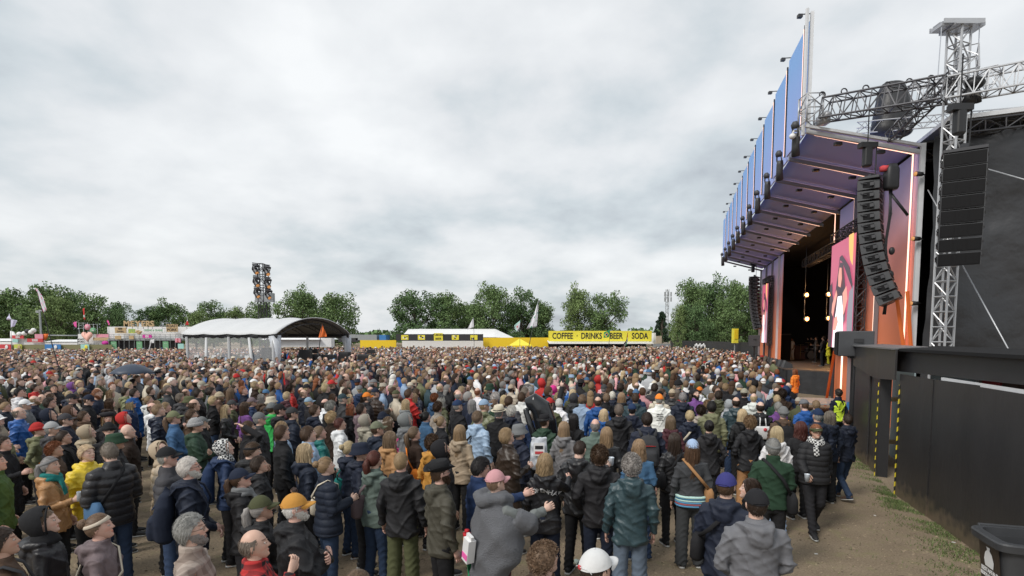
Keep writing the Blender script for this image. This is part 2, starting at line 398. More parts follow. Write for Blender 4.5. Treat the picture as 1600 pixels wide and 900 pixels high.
def trouser_mesh(pose, build, wide):
    k = ('tr', 'walk' if pose == 'walk' else 's', build, wide)
    if k in _cache: return _cache[k]
    b = BUILD[build]; mb = MB(); w = .016 if wide else 0
    mb.rings([(.80, .15, .10, 0), (.86, .172*b['hip'], .118*b['hip'], 0), (.95, .17*b['hip'], .118*b['hip'], 0), (1.02, .158*b['hip'], .112*b['hip'], 0)], 22)
    for s in (-1, 1):
        h, kn, an = leg_pts(pose, s); m = h*.5+kn*.5; c = kn*.5+an*.5
        mb.tube([h+(0, 0, .02), h, m, kn, c, an, an+(0, 0, -.045)], [.098*b['hip'], .102*b['hip'], .086*b['hip'], .068+w, .062+w*1.2, .056+w*1.5, .058+w*1.6], 14)
    me = remeshed(mb, .015, 3); V, N = vn(me); X, Y, Z = V.T
    g = smoothstep(.35, .1, Z)+.6*np.exp(-((Z-.47)/.08)**2)+.3
    d = .014*((1-abs(np.sin(38*Z+3*np.sin(20*X)+2*np.sin(17*Y))))**2)*g-.002
    setv(me, V+N*d[:, None]); _cache[k] = me; return me
def shoe_mesh():
    if 'shoe' in _cache: return _cache['shoe']
    mb = MB(); mb.tube([(0, -.085, .05), (0, -.06, .055), (0, 0, .058), (0, .07, .045), (0, .13, .036), (0, .165, .030)], [(.028, .036), (.038, .045), (.040, .048), (.044, .036), (.042, .026), (.022, .018)], 12, 0, hint=(1, 0, 0))
    mb.tube([(0, 0, .03), (0, -.02, .12)], [.04, .043], 10, 0)
    mb.tube([(0, -.092, .012), (0, -.05, .012), (0, .1, .012), (0, .172, .014)], [(.03, .013), (.042, .013), (.047, .013), (.022, .012)], 10, 1, hint=(1, 0, 0))
    _cache['shoe'] = mb.mesh('shoe'); _cache['shoe'].materials.append(M_['shoe']); _cache['shoe'].materials.append(M_['sole']); return _cache['shoe']
# ---- hair and hats in head space (origin = head centre, +y = face)
def scalp(D, off=0.0):
    D = np.asarray(D); low = np.clip(-D[:, 2], 0, 1)
    x = D[:, 0]*(.079+off)*(1-.2*low); y = D[:, 1]*(.101+off)+.0*low; y = np.where(y < 0, y*(1-.2*low), y*.94); z = D[:, 2]*(.120+off)
    return np.stack([x, y, z], 1)
def hairline(D, k=0.0): 
    y = D[:, 1]; return np.interp(y, [-1, -.3, .15, .45, .75, 1], [-.62, -.5, -.05, .30, .50, .55])+k
def ribbon(mb, P, w, side):
    P = np.asarray(P); k = len(P); ww = np.array([w*(.8+.4*math.sin(math.pi*(i+.6)/k)) if i < k-1 else w*.15 for i in range(k)])
    S = np.asarray(side); S = S/(np.linalg.norm(S)+1e-9)
    V = np.vstack([P-S*ww[:, None], P+S*ww[:, None]])
    mb.add(V, [(i, i+1, k+i+1, k+i) for i in range(k-1)])
def hair_mesh(style, seed=0):
    k = ('hair', style, seed)
    if k in _cache: return _cache[k]
    rng = np.random.default_rng(seed*7+len(style)); mb = MB()
    off = {'sh': .012, 'fr': .007, 'cu': .02, 'lg': .014, 'bb': .017, 'bn': .009, 'pt': .009, 'bz': .004, 'ms': .018}[style]
    D, Fc = sphere(36, 30); thr = hairline(D, .08 if style == 'fr' else 0)
    inh = D[:, 2] > thr
    if style == 'fr': inh &= (D[:, 2] < .45) & ((D[:, 1] < .35))
    if style in ('lg', 'bb'): inh = inh | ((D[:, 1] < .1) & (D[:, 2] > -.85))
    o = np.where(inh, off, -.02); P = scalp(D, 0)+D*o[:, None]
    if style in ('cu', 'ms'): P = P+D*(.007*np.sin(38*D[:, 0]+3*D[:, 2])*np.sin(33*D[:, 2]+2)*np.sin(29*D[:, 1]))[:, None]*inh[:, None]
    mb.add(P, [f for f in Fc if all(inh[i] for i in f)] or Fc[:1])
    def rd(n):
        d = rng.normal(size=(n*4, 3)); d /= np.linalg.norm(d, axis=1)[:, None]
        m = d[:, 2] > hairline(d, .03)
        if style == 'fr': m &= (d[:, 2] < .5) & (d[:, 1] < .35)
        if style in ('lg', 'bb'): m |= (d[:, 1] < 0) & (d[:, 2] > -.7)
        return d[m][:n]
    if style in ('sh', 'fr', 'bz', 'ms'):
        ln = {'sh': .035, 'fr': .025, 'bz': .012, 'ms': .045}[style]; n = {'sh': 700, 'fr': 350, 'bz': 300, 'ms': 800}[style]
        for d in rd(n):
            fl = np.array([d[0]*.3+rng.normal()*.25, -.75 if d[2] > .3 else -.3, -.35-.6*(1-d[2])])
            fl = fl-d*fl.dot(d); fl /= np.linalg.norm(fl)+1e-6; p = scalp(d[None], off*.6)[0]
            q = p+fl*ln*.5+d*(.003+rng.random()*.005); r2 = p+fl*ln+d*(.001+rng.random()*(.010 if style == 'ms' else .005))
            ribbon(mb, [p, q, r2], .0024, np.cross(d, fl)+rng.normal(size=3)*.2)
    elif style == 'cu':
        for d in rd(750):
            p = scalp(d[None], off)[0]; u = np.cross(d, rng.normal(size=3)); u /= np.linalg.norm(u); w = np.cross(d, u); r = .007+rng.random()*.009
            a0 = rng.random()*6
            ribbon(mb, [p+u*r*math.cos(a0+a)+w*r*math.sin(a0+a)+d*(a*.006) for a in (0, 1.1, 2.2, 3.3, 4.4)], .0026, d+rng.normal(size=3)*.4)
    elif style in ('lg', 'bb'):
        L_ = .36 if style == 'lg' else .13
        zb = -.10-L_
        mb.rings([(zb+.02, .075, .028, -.075), (zb*.6-.04, .085, .04, -.075), (-.08, .082, .062, -.045), (.0, .085, .080, -.022), (.05, .078, .075, -.02)], 20)
        for d in rd(620 if style == 'lg' else 520):
            if d[1] > .35 and abs(d[0]) < .30 and d[2] < .8: continue
            p = scalp(d[None], off)[0]; P = [p]; dd = d.copy(); c = rng.random()
            side = 1 if d[0] > 0 else -1
            h = np.array([d[0]+.25*np.sign(d[0])*(d[1] > 0), d[1]-.8, 0]); h /= np.linalg.norm(h)+1e-6
            for s in range(3):
                dd = dd+h*.32-np.array([0, 0, .30]); dd /= np.linalg.norm(dd); P.append(scalp(dd[None], off+.003*rng.random()+.003)[0])
            e = P[-1]; ez = zb+rng.random()*.07; wv = .006+.012*rng.random(); x1 = e[0]*1.0+rng.normal()*.01; y1 = min(e[1]-.01, .02)
            if e[1] > .04: e = np.array([np.sign(e[0])*max(abs(e[0]), .072), e[1], e[2]]); y1 = .03
            for s in range(1, 6):
                f = s/5; P.append(np.array([e[0]*(1-f)+x1*f+wv*math.sin(s*1.5+c*6), e[1]*(1-f)+y1*f+wv*.6*math.cos(s*1.4+c*5)-(.02*f if y1 < 0 else 0), e[2]*(1-f)+ez*f]))
            ribbon(mb, P, .0042, np.cross(h, (0, 0, 1))+rng.normal(size=3)*.25)
    else:
        for d in rd(520):
            fl = np.array([-d[0]*.6, -1, .15-.2*d[2]]); fl = fl-d*fl.dot(d); fl /= np.linalg.norm(fl)+1e-6; p = scalp(d[None], off)[0]
            P = [p]; dd = d.copy()
            for s in range(3):
                dd = dd+fl*.22; dd /= np.linalg.norm(dd); P.append(scalp(dd[None], off+.004)[0])
            ribbon(mb, P, .003, np.cross(d, fl))
        if style == 'bn':
            c0 = np.array([0, -.115, .055]); d, f2 = sphere(16, 12); mb.add(d*.042*(1+.08*np.sin(9*d[:, :1]+7*d[:, 2:]))+c0, f2)
            for q in range(160):
                d = rng.normal(size=3); d /= np.linalg.norm(d); u = np.cross(d, rng.normal(size=3)); u /= np.linalg.norm(u)
                P = []
                for a in (0, .4, .8, 1.2): P.append(c0+.046*(d*math.cos(a)+u*math.sin(a)))
                ribbon(mb, P, .0028, np.cross(d, u))
        else:
            mb.tube([(0, -.10, .03), (0, -.135, .02), (.005, -.15, -.06), (.01, -.14, -.16), (.0, -.12, -.27)], [.018, .03, .034, .028, .008], 10)
            for q in range(170):
                a = rng.random()*6.28; r = .034; ox = np.array([math.cos(a)*r, math.sin(a)*r, 0]); wv = rng.random()*6
                P = [np.array(c)+ox*s*(1+.25*rng.random())+np.array([math.sin(wv+i)*.006, 0, 0]) for i, (c, s) in enumerate((((0, -.12, .025), .8), ((.0, -.145, -.02), 1.1), ((.008, -.148, -.10), 1.1), ((.008, -.135, -.2), .9), ((0, -.118, -.30+.05*rng.random()), .3)))]
                ribbon(mb, P, .003, (-math.sin(a), math.cos(a), 0))
    me = mb.mesh('hair'); me.materials.append(M_['hair']); _cache[k] = me; return me
def beard_mesh(big):
    k = ('beard', big)
    if k in _cache: return _cache[k]
    rng = np.random.default_rng(3); mb = MB(); D, Fc = sphere(44, 40); H = head_surf(D)
    m = (H[:, 2] < -.018-.0*abs(H[:, 0])) & (D[:, 1] > -.15) & ~((abs(H[:, 0]) < .021) & (abs(H[:, 2]+.059) < .008)) & ~((abs(H[:, 0]) < .03) & (H[:, 2] > -.040)) & ~((abs(H[:, 0]) < .048) & (H[:, 2] > -.035))
    P = H+D*(.005 if not big else .011); mb.add(P, [f for f in Fc if all(m[i] for i in f)])
    idx = np.where(m)[0]
    for q in range(500 if big else 280):
        i = rng.choice(idx); p = H[i]+rng.normal(size=3)*.003+D[i]*.004; dn = np.array([rng.normal()*.2, .25, -1]); dn /= np.linalg.norm(dn); L_ = .03 if big else .012
        ribbon(mb, [p, p+dn*L_*.5+D[i]*.004, p+dn*L_], .0025, (rng.normal(), rng.normal(), 0))
    me = mb.mesh('beard'); me.materials.append(M_['hair']); _cache[k] = me; return me
def hat_mesh(kind):
    k = ('hat', kind)
    if k in _cache: return _cache[k]
    mb = MB(); D, Fc = sphere(32, 24); th = Matrix.Rotation(R(8), 4, 'X')
    def dome(off, zc, zmin, sq=1.0, M=None, top=1.0):
        P = scalp(D, off); keep = D[:, 2] > zmin; P = P*np.array([1, 1, top])
        mb.add(P, [f for f in Fc if all(keep[i] for i in f)], 0, M)
    if kind in ('cap', 'visor'):
        if kind == 'cap': dome(.019, 0, .17, top=1.02)
        else: mb.rings([(.022, .100, .118, 0), (.055, .092, .112, 0)], 28)
        rows = 7; cols = 11; V = []
        for zo in (0, -.006):
            for i in range(rows):
                f = i/(rows-1)
                for j in range(cols):
                    a = (j/(cols-1)-.5)*2; ang = a*R(62)
                    x = math.sin(ang)*(.097)*(1-.18*f*abs(a)); y = math.cos(ang)*.112*(.93)+f*.075*math.cos(a*1.25)
                    V.append((x, y, .034-.022*a*a*(.6+.8*f)-.012*f+zo+.004))
        n = rows*cols; Fb = []
        for i in range(rows-1):
            for j in range(cols-1):
                a = i*cols+j; Fb += [(a, a+1, a+cols+1, a+cols), (n+a, n+a+cols, n+a+cols+1, n+a+1)]
        for j in range(cols-1):
            a = (rows-1)*cols+j; Fb.append((a, a+1, n+a+1, n+a))
        mb.add(V, Fb, 0)
        if kind == 'cap':
            mb.ell((0, 0, .143), (.008, .008, .005), 8, 6)
            mb.tube([(.07*math.cos(a), -.118+.02*abs(math.cos(a)), .03+.028*math.sin(a)) for a in np.linspace(0, math.pi, 7)], .003, 5)
    elif kind in ('bean', 'beret'):
        if kind == 'bean':
            P = scalp(D, .022)*np.array([1, 1, 1.08]); ang = np.arctan2(D[:, 1], D[:, 0]); P = P*(1+.008*np.sin(ang*30))[:, None]
            kp = D[:, 2] > .05; mb.add(P, [f for f in Fc if all(kp[i] for i in f)])
            mb.rings([(-.0, .104, .120, -.002), (.008, .110, .126, -.002), (.045, .109, .125, -.002), (.055, .102, .118, -.002)], 40)
        else:
            mb.rings([(.04, .098, .112, 0), (.055, .105, .12, 0), (.09, .135, .145, -.02), (.115, .125, .13, -.02), (.135, .07, .08, -.015), (.14, .01, .01, -.01)], 28)
    elif kind in ('buck', 'fed', 'cow', 'tri'):
        if kind == 'buck': mb.rings([(-.01, .150, .165, 0), (-.005, .152, .167, 0), (.04, .108, .124, 0), (.09, .102, .116, 0), (.135, .088, .10, 0), (.143, .02, .02, 0)], 32)
        else:
            mb.rings([(.045, .101, .117, 0), (.10, .096, .112, 0), (.145, .080, .098, 0), (.155, .055, .085, 0), (.142, .02, .06, 0)], 32)
            n = 40; w = {'fed': .05, 'cow': .085, 'tri': .06}[kind]; V = []
            for zz in (0, .005):
                for rr in (0, .5, 1):
                    for j in range(n):
                        a = 2*math.pi*j/n; lift = {'fed': .008*abs(math.cos(a))*rr, 'cow': .055*abs(math.cos(a))**2.2*rr**2, 'tri': .06*abs(math.cos(a))**1.5*rr**1.5-.01*rr*math.sin(a)}[kind]
                        V.append(((.099+w*rr*(1-.15*abs(math.cos(a))*(kind != 'fed')))*math.cos(a), (.115+w*rr)*math.sin(a), .046+lift+zz))
            Fb = []
            for i in range(2):
                for j in range(n):
                    a = i*n+j; b = i*n+(j+1) % n; Fb += [(a, a+n, b+n, b), (3*n+a, 3*n+b, 3*n+b+n, 3*n+a+n)]
            Fb += [(2*n+j, 5*n+j, 5*n+(j+1) % n, 2*n+(j+1) % n) for j in range(n)]
            mb.add(V, Fb)
            mb.rings([(.047, .1035, .1195, 0), (.07, .1015, .1175, 0)], 32, mi=1)
    elif kind in ('hood', 'kef'):
        off = .032 if kind == 'hood' else .024
        P = scalp(D, off); low = np.clip(-D[:, 2], 0, 1); P[:, 0] *= (1+.28*low); P[:, 1] += -.012-.035*np.clip(-D[:, 1], 0, 1)*np.clip(D[:, 2]+.5, 0, 1)
        P[:, 2] *= 1.04; P = P*(1+.02*(1-abs(np.sin(D[:, 2]*7+3*D[:, 0]+4*D[:, 1])))**2-.015*(1-abs(np.sin(9*D[:, 0]+5*D[:, 2])))**2)[:, None]
        kp = ~((D[:, 1] > .30+.12*D[:, 2]) & (D[:, 2] < .80-.0*D[:, 1])) & (D[:, 2] > -.97)
        Fk = [f for f in Fc if all(kp[i] for i in f)]; mb.add(P, Fk); mb.add(P*.93+np.array([0, -.004, 0]), [f[::-1] for f in Fk])
        # rim roll
        rim = []
        for a in np.linspace(-1, 1, 17):
            an = a*R(128); zz = math.cos(an); xx = math.sin(an)
            d = np.array([[xx*.93, .36+.1*zz, zz*.86]]); d /= np.linalg.norm(d); p = scalp(d, off)[0]; p[0] *= 1+.22*max(0, -zz); p[2] *= 1.04; p[1] -= .01; rim.append(p)
        mb.tube(rim, .008, 8)
        mb.rings([(-.19, .13, .12, -.02), (-.15, .118, .105, -.02), (-.11, .095, .088, -.015), (-.075, .088, .08, -.02)], 24)
    elif kind == 'band':
        V = []; n = 32
        for zz, o in ((-.014, .019), (-.012, .022), (.014, .022), (.016, .019)):
            for j in range(n):
                a = 2*math.pi*j/n; sy = math.sin(a)
                zq = zz+.050+.028*sy; fq = math.sqrt(1-(zq/.124)**2)*1.06; V.append(((.076+o*.8)*math.cos(a)*fq, (.097+o*.8)*sy*fq*(.95 if sy > 0 else 1.0), zq))
        mb.add(V, [(i*n+j, i*n+(j+1) % n, (i+1)*n+(j+1) % n, (i+1)*n+j) for i in range(3) for j in range(n)])
    me = mb.mesh('hat'); _cache[k] = me; return me
def glasses_mesh():
    if 'gl' in _cache: return _cache['gl']
    mb = MB()
    for s in (-1, 1):
        mb.tube([(s*.033+.023*math.cos(a), .101-.004*abs(math.cos(a)), .008+.017*math.sin(a)) for a in np.linspace(0, 2*math.pi, 13)], .0016, 5)
        mb.tube([(s*.056, .098, .012), (s*.079, .06, .012), (s*.084, -.01, .008)], .0016, 5)
    mb.tube([(-.010, .105, .010), (.010, .105, .010)], .0016, 5)
    me = mb.mesh('glasses'); me.materials.append(M_['black']); _cache['gl'] = me; return me
def scarf_mesh():
    if 'sc' in _cache: return _cache['sc']
    mb = MB()
    for k, (z, r) in enumerate(((1.475, .100), (1.515, .088))):
        mb.tube([(r*math.cos(a), -.005+r*.95*math.sin(a), z+.015*math.sin(a*2+k)-.02*math.sin(a)) for a in np.linspace(0, 2*math.pi, 22)], .03, 10)
    mb.tube([(.03, .11, 1.45), (.05, .15, 1.38), (.04, .165, 1.27)], [(.04, .02), (.045, .014), (.05, .01)], 10, hint=(1, 0, 0))
    me = remeshed(mb, .011, 2); V, N = vn(me); d = .004*np.sin(60*V[:, 2]+20*V[:, 0])*np.sin(25*V[:, 0]+30*V[:, 1]); setv(me, V+N*d[:, None]); _cache['sc'] = me; return me
# ---- colours
COL = {'black': (.016,.016,.018), 'charcoal': (.045,.046,.05), 'navy': (.013,.018,.034), 'dark blue': (.016,.032,.08), 'blue': (.02,.09,.29), 'light blue': (.28,.38,.52), 'grey': (.16,.165,.17),
 'light grey': (.36,.37,.385), 'white': (.70,.70,.70), 'cream': (.56,.50,.40), 'beige': (.38,.31,.22), 'tan': (.36,.19,.085), 'brown': (.085,.05,.032), 'dark brown': (.035,.022,.016), 'olive': (.075,.08,.04),
 'khaki': (.17,.18,.10), 'dark green': (.022,.05,.03), 'green': (.055,.105,.03), 'bright green': (.04,.42,.09), 'grey-green': (.12,.16,.14), 'teal': (.015,.16,.15), 'slate': (.032,.058,.07), 'red': (.42,.03,.028), 'dark red': (.14,.015,.02),
 'maroon': (.06,.018,.025), 'orange': (.72,.21,.03), 'mustard': (.45,.22,.045), 'yellow': (.68,.50,.03), 'pink': (.62,.32,.34), 'hot pink': (.62,.04,.24), 'purple': (.17,.07,.24), 'denim': (.06,.13,.24), 'jeans': (.030,.050,.095), 'indigo': (.035,.035,.15), 'moss': (.055,.050,.038), 'light jeans': (.12,.16,.21), 'mauve': (.16,.12,.13), 'neon': (.60,.80,.06), 'stone': (.30,.27,.22), 'chartreuse':(.55,.6,.05)}
HCOL = {'black': (.010,.008,.008), 'dark brown': (.028,.017,.011), 'brown': (.065,.036,.02), 'light brown': (.15,.10,.063), 'blond': (.42,.32,.19), 'dark blond': (.24,.16,.09), 'grey': (.24,.23,.22), 'white': (.58,.56,.52), 'red': (.21,.075,.032), 'auburn': (.07,.02,.014), 'grey-brown': (.15,.12,.095)}
SKIN = [(.60,.385,.295), (.66,.44,.35), (.54,.335,.25), (.63,.385,.31), (.30,.165,.105)]
PR = random.Random(11); NP = []
def default_az(x, y):
    px = 800+F*x/max(y, .5)
    near = np.interp(px, [0, 300, 500, 700, 850, 1000, 1250], [66, 62, 56, 42, 28, 10, 2])
    far = math.degrees(math.atan2(17-x, 30-y)) if y < 26 else math.degrees(math.atan2(21-x, 33-y))
    far = max(-30, min(far+8, 100))
    t = min(1, max(0, (y-7)/12)); return near*(1-t)+far*t
def person(x, y, h, az, build, hair, hat, top, legs, pose, label, hy=0, hpch=5, skin=None, beard=None, glasses=False, scarf=None, group='people watching the concert', z=0.0, wide=None, shoes='black', lean=0):
    if az is None: az = default_az(x, y)
    hr = (round(hy/15)*15, round(hpch/6)*6)
    me = body_mesh(pose, build, hr); o = obj('person', me); NP.append((x, y))
    o.color = (*SKIN[skin if skin is not None else PR.choice((0, 0, 1, 1, 2, 3, 3))], 1)
    s = h/1.75; w = s*(1+PR.uniform(-.02, .05))
    o.location = (x, y, z); o.scale = (w, w, s); o.rotation_euler = (R(-lean)*0, R(lean), R(-az)) if False else (0, 0, R(-az))
    tag(o, label, 'person', group)
    HM = headrot(*hr) @ HCM
    kind, tc, *rest = top.split(':'); fab = rest[0] if rest else 'cloth'
    jm = jacket_mesh(kind, pose, build, PR.randint(0, 1)); nm = {'jk': 'jacket', 'pl': 'jacket', 'puff': 'puffer_jacket', 'coat': 'coat', 'tee': 't_shirt'}[kind]
    def put(name, me, col, m='cloth', M=None):
        c = bpy.data.objects.new(name, me); C.objects.link(c); c.parent = o
        if len(me.materials) == 0: me.materials.append(M_['cloth'])
        if m != 'cloth' or me.materials[0] != M_['cloth']:
            if m is not None:
                c.material_slots[0].link = 'OBJECT'; c.material_slots[0].material = M_[m]
        if M is not None: c.matrix_local = M
        c.color = (*col, 1); return c
    def jit(c): f = PR.uniform(.85, 1.18); return tuple(v*f*PR.uniform(.97, 1.03) for v in c)
    put(nm, jm, jit(COL[tc]), 'rain' if fab == 'cloth' and kind in ('jk', 'puff') else fab)
    put('trousers', trouser_mesh(pose, build, PR.random() < .4 if wide is None else wide), jit(COL[legs]), 'denim' if 'jeans' in legs else 'cloth')
    for sd in (-1, 1):
        an = leg_pts(pose, sd)[2]; put('shoe', shoe_mesh(), COL[shoes], None, Matrix.Translation((an[0], an[1]+.02, an[2]-.09)) @ Euler((R(-14) if an[2] > .12 else 0, 0, R(-sd*6))).to_matrix().to_4x4())
    if hair:
        st, hc = hair.split(':'); hcol = jit(HCOL[hc])
        if not (hat and hat.split(':')[0] in ('hood', 'kef')):
            s2 = {'sh': 'bz', 'ms': 'bz', 'cu': 'bb' if build == 'f' else 'bz'}.get(st, st) if hat and hat.split(':')[0] in ('cap', 'bean', 'buck', 'fed', 'cow', 'tri', 'beret') else st
            if st not in ('bd',): put('hair', hair_mesh(s2, PR.randint(0, 1)), hcol, None, HM)
    if hair and hat and hat.split(':')[0] in ('hood', 'kef') and not hair.startswith('bd'): put('hair', hair_mesh('bz', 0), HCOL[hair.split(':')[1]], None, HM)
    if beard:
        bc = beard if beard in HCOL else 'brown'; put('beard', beard_mesh(PR.random() < .5), HCOL[bc], None, HM)
    if glasses: put('glasses', glasses_mesh(), (0, 0, 0), None, HM)
    if scarf:
        sm = 'keff' if scarf == 'keff' else 'cloth'; put('scarf', scarf_mesh(), COL.get(scarf, (.5,.5,.5)), sm)
    if hat:
        hk, hc, *r2 = hat.split(':'); hm = hat_mesh(hk)
        if len(hm.materials) == 0: hm.materials.append(M_['cloth']); hm.materials.append(M_['black'])
        nmm = {'cap': 'cap', 'visor': 'sun_visor', 'bean': 'beanie', 'beret': 'beret', 'buck': 'bucket_hat', 'fed': 'brimmed_hat', 'cow': 'cowboy_hat', 'tri': 'leather_hat', 'hood': 'hood', 'kef': 'head_scarf', 'band': 'headband'}[hk]
        put(nmm, hm, jit(COL[hc]), r2[0] if r2 else 'cloth', HM)
    return o
# ------------------------------------------------ setting: ground
def ground():
    mb = MB(); mb.add([(-1500, -60, 0), (1500, -60, 0), (1500, 2500, 0), (-1500, 2500, 0)], [(0, 1, 2, 3)])
    m = mat('ground_soil', (.2,.16,.11), rough=.95); nt = m.node_tree; N = nt.nodes; L = nt.links; b = N['Principled BSDF']
    tc = N.new('ShaderNodeTexCoord').outputs['Object']
    def noise(s, d=6, r=.6):
        n = N.new('ShaderNodeTexNoise'); n.inputs['Scale'].default_value = s; n.inputs['Detail'].default_value = d; n.inputs['Roughness'].default_value = r; L.new(tc, n.inputs['Vector']); return n.outputs[0]
    def ramp(f, p0, c0, p1, c1, mid=None):
        r = N.new('ShaderNodeValToRGB'); r.color_ramp.elements[0].position = p0; r.color_ramp.elements[0].color = (*c0, 1); r.color_ramp.elements[1].position = p1; r.color_ramp.elements[1].color = (*c1, 1)
        L.new(f, r.inputs[0]); return r.outputs[0]
    def mix(f, a, c):
        x = N.new('ShaderNodeMix'); x.data_type = 'RGBA'; L.new(f, x.inputs[0]) if not isinstance(f, float) else None
        L.new(a, x.inputs[6]); L.new(c, x.inputs[7]); return x.outputs[2]
    soil = ramp(noise(1.6, 8, .65), .35, (.175,.128,.083), .68, (.285,.22,.148))
    fine = ramp(noise(38, 6, .75), .36, (.12,.087,.054), .6, (.33,.262,.182))
    x = N.new('ShaderNodeMix'); x.data_type = 'RGBA'; x.inputs[0].default_value = .5; L.new(soil, x.inputs[6]); L.new(fine, x.inputs[7])
    dry = ramp(noise(3.0, 8, .72), .52, (0,0,0), .66, (.7,.7,.7))
    straw = ramp(noise(60, 3, .7), .4, (.15,.14,.06), .65, (.33,.29,.16))
    c = mix(dry, x.outputs[2], straw)
    L.new(c, b.inputs['Base Color'])
    bp = N.new('ShaderNodeBump'); bp.inputs['Strength'].default_value = .8; bp.inputs['Distance'].default_value = .03; L.new(noise(24, 8, .7), bp.inputs['Height']); L.new(bp.outputs[0], b.inputs['Normal'])
    tag(obj('ground', mb, m), kind='structure')
ground()
def ribbon_grass():
    rng = np.random.default_rng(5); mb_v = []; mb_f = []; n = 0
    m = mat('grass_blades', (.105,.145,.045), rough=.7, island=.5)
    # clumps of grass along the black fence and thinner tufts over the worn ground
    P = []
    a = gz(1397, 774)[:2]; b = gz(1560, 885)[:2]; g0 = gz(1330, 700)[:2]
    for k in range(15000):
        if k < 7000:
            t = rng.random()*1.35-.05; q = a+(b-a)*t; off = abs(rng.normal())*.34
            w = (.35+.9*max(0, min(1, t)))
            q = q+np.array([-off*w, off*w*.25])
        elif k < 11500:
            t = rng.random()*1.2; q = g0+(a-g0)*t+np.array([-abs(rng.normal())*.22, 0])
        else:
            q = gz(rng.uniform(1230, 1520), rng.uniform(700, 900))[:2]
        c = math.sin(q[0]*5.1+1)*math.sin(q[1]*4.3)+math.sin(q[0]*11+q[1]*8)*.6+rng.normal()*.4
        if c < (-.1 if k < 7000 else 0 if k < 11500 else 1.3): continue
        P.append(q)
    V = []; Fc = []
    for q in P:
        h = rng.uniform(.018, .05); an = rng.random()*6.28; d = np.array([math.cos(an), math.sin(an)])*.006; ln = rng.normal(size=2)*.02
        k = len(V); V += [(q[0]-d[0], q[1]-d[1], 0), (q[0]+d[0], q[1]+d[1], 0), (q[0]+ln[0], q[1]+ln[1], h)]; Fc.append((k, k+1, k+2))
    mb = MB(); mb.add(V, Fc); tag(obj('grass', mb, m), 'short green grass tufts growing along the foot of the black fence', 'grass', kind='stuff')
ribbon_grass()
def debris():
    rng = np.random.default_rng(9); mb = MB(); V = []; Fc = []; V2 = []; F2 = []
    for k in range(5200):
        q = gz(rng.uniform(0, 1560), rng.uniform(690, 898))[:2]; a = rng.random()*6.28; l = rng.uniform(.008, .03); w = rng.uniform(.002, .012) if k % 3 else l*.7
        d = np.array([math.cos(a), math.sin(a)])*l; e = np.array([-math.sin(a), math.cos(a)])*w; n = len(V); h = rng.uniform(.004, .014)
        V += [(*(q-d), .001), (*(q+e), .002), (*(q+d), .001), (*(q-e), .002), (q[0], q[1], h)]; Fc += [(n, n+3, n+4), (n+3, n+2, n+4), (n+2, n+1, n+4), (n+1, n, n+4)]
    mb.add(V, Fc); tag(obj('ground_debris', mb, mat('straw_and_stones', (.24,.19,.13), rough=.95, island=.7), smooth=False), 'scattered straw, crumbs of soil and small stones on the worn ground', 'debris', kind='stuff')
debris()
def litter():
    rng = random.Random(8)
    m = mat('paper_scrap', (.7,.7,.68)); me = MB().slab([(-.5,-.3,0),(.4,-.4,0),(.5,.3,0),(-.3,.45,0)], (0,0,1), .04).mesh('scrap', False); me.materials.append(m)
    for i, (px, py, w) in enumerate(((1275, 866, 'lying alone on bare soil near the bottom edge'), (1367, 806, 'lying on worn ground left of the black fence'), (1490, 848, 'lying on the green grass beside the waste bin'), (1218, 880, 'lying on soil right of the grey jacket man'))):
        o = obj('paper_scrap', me, None, loc=(*gz(px, py)[:2], .006)); o.scale = (.05, .04, .06); o.rotation_euler.z = i*1.3
        tag(o, 'small pale scrap of litter '+w, 'litter', 'scraps of litter on the ground')
    c = gz(899, 882); mb = MB(); mb.rings([(0,.035,.035,0),(.09,.045,.045,0),(.095,.047,.047,0),(.09,.043,.043,0),(.005,.033,.033,0)], 14)
    m = mat('clear_cup', (.55,.65,.6), rough=.15); o = obj('plastic_cup', mb, m, loc=(c[0], c[1], .045)); o.rotation_euler = (R(90), 0, .6)
    tag(o, 'clear crushed plastic cup lying on soil beside the white cap', 'cup')
litter()
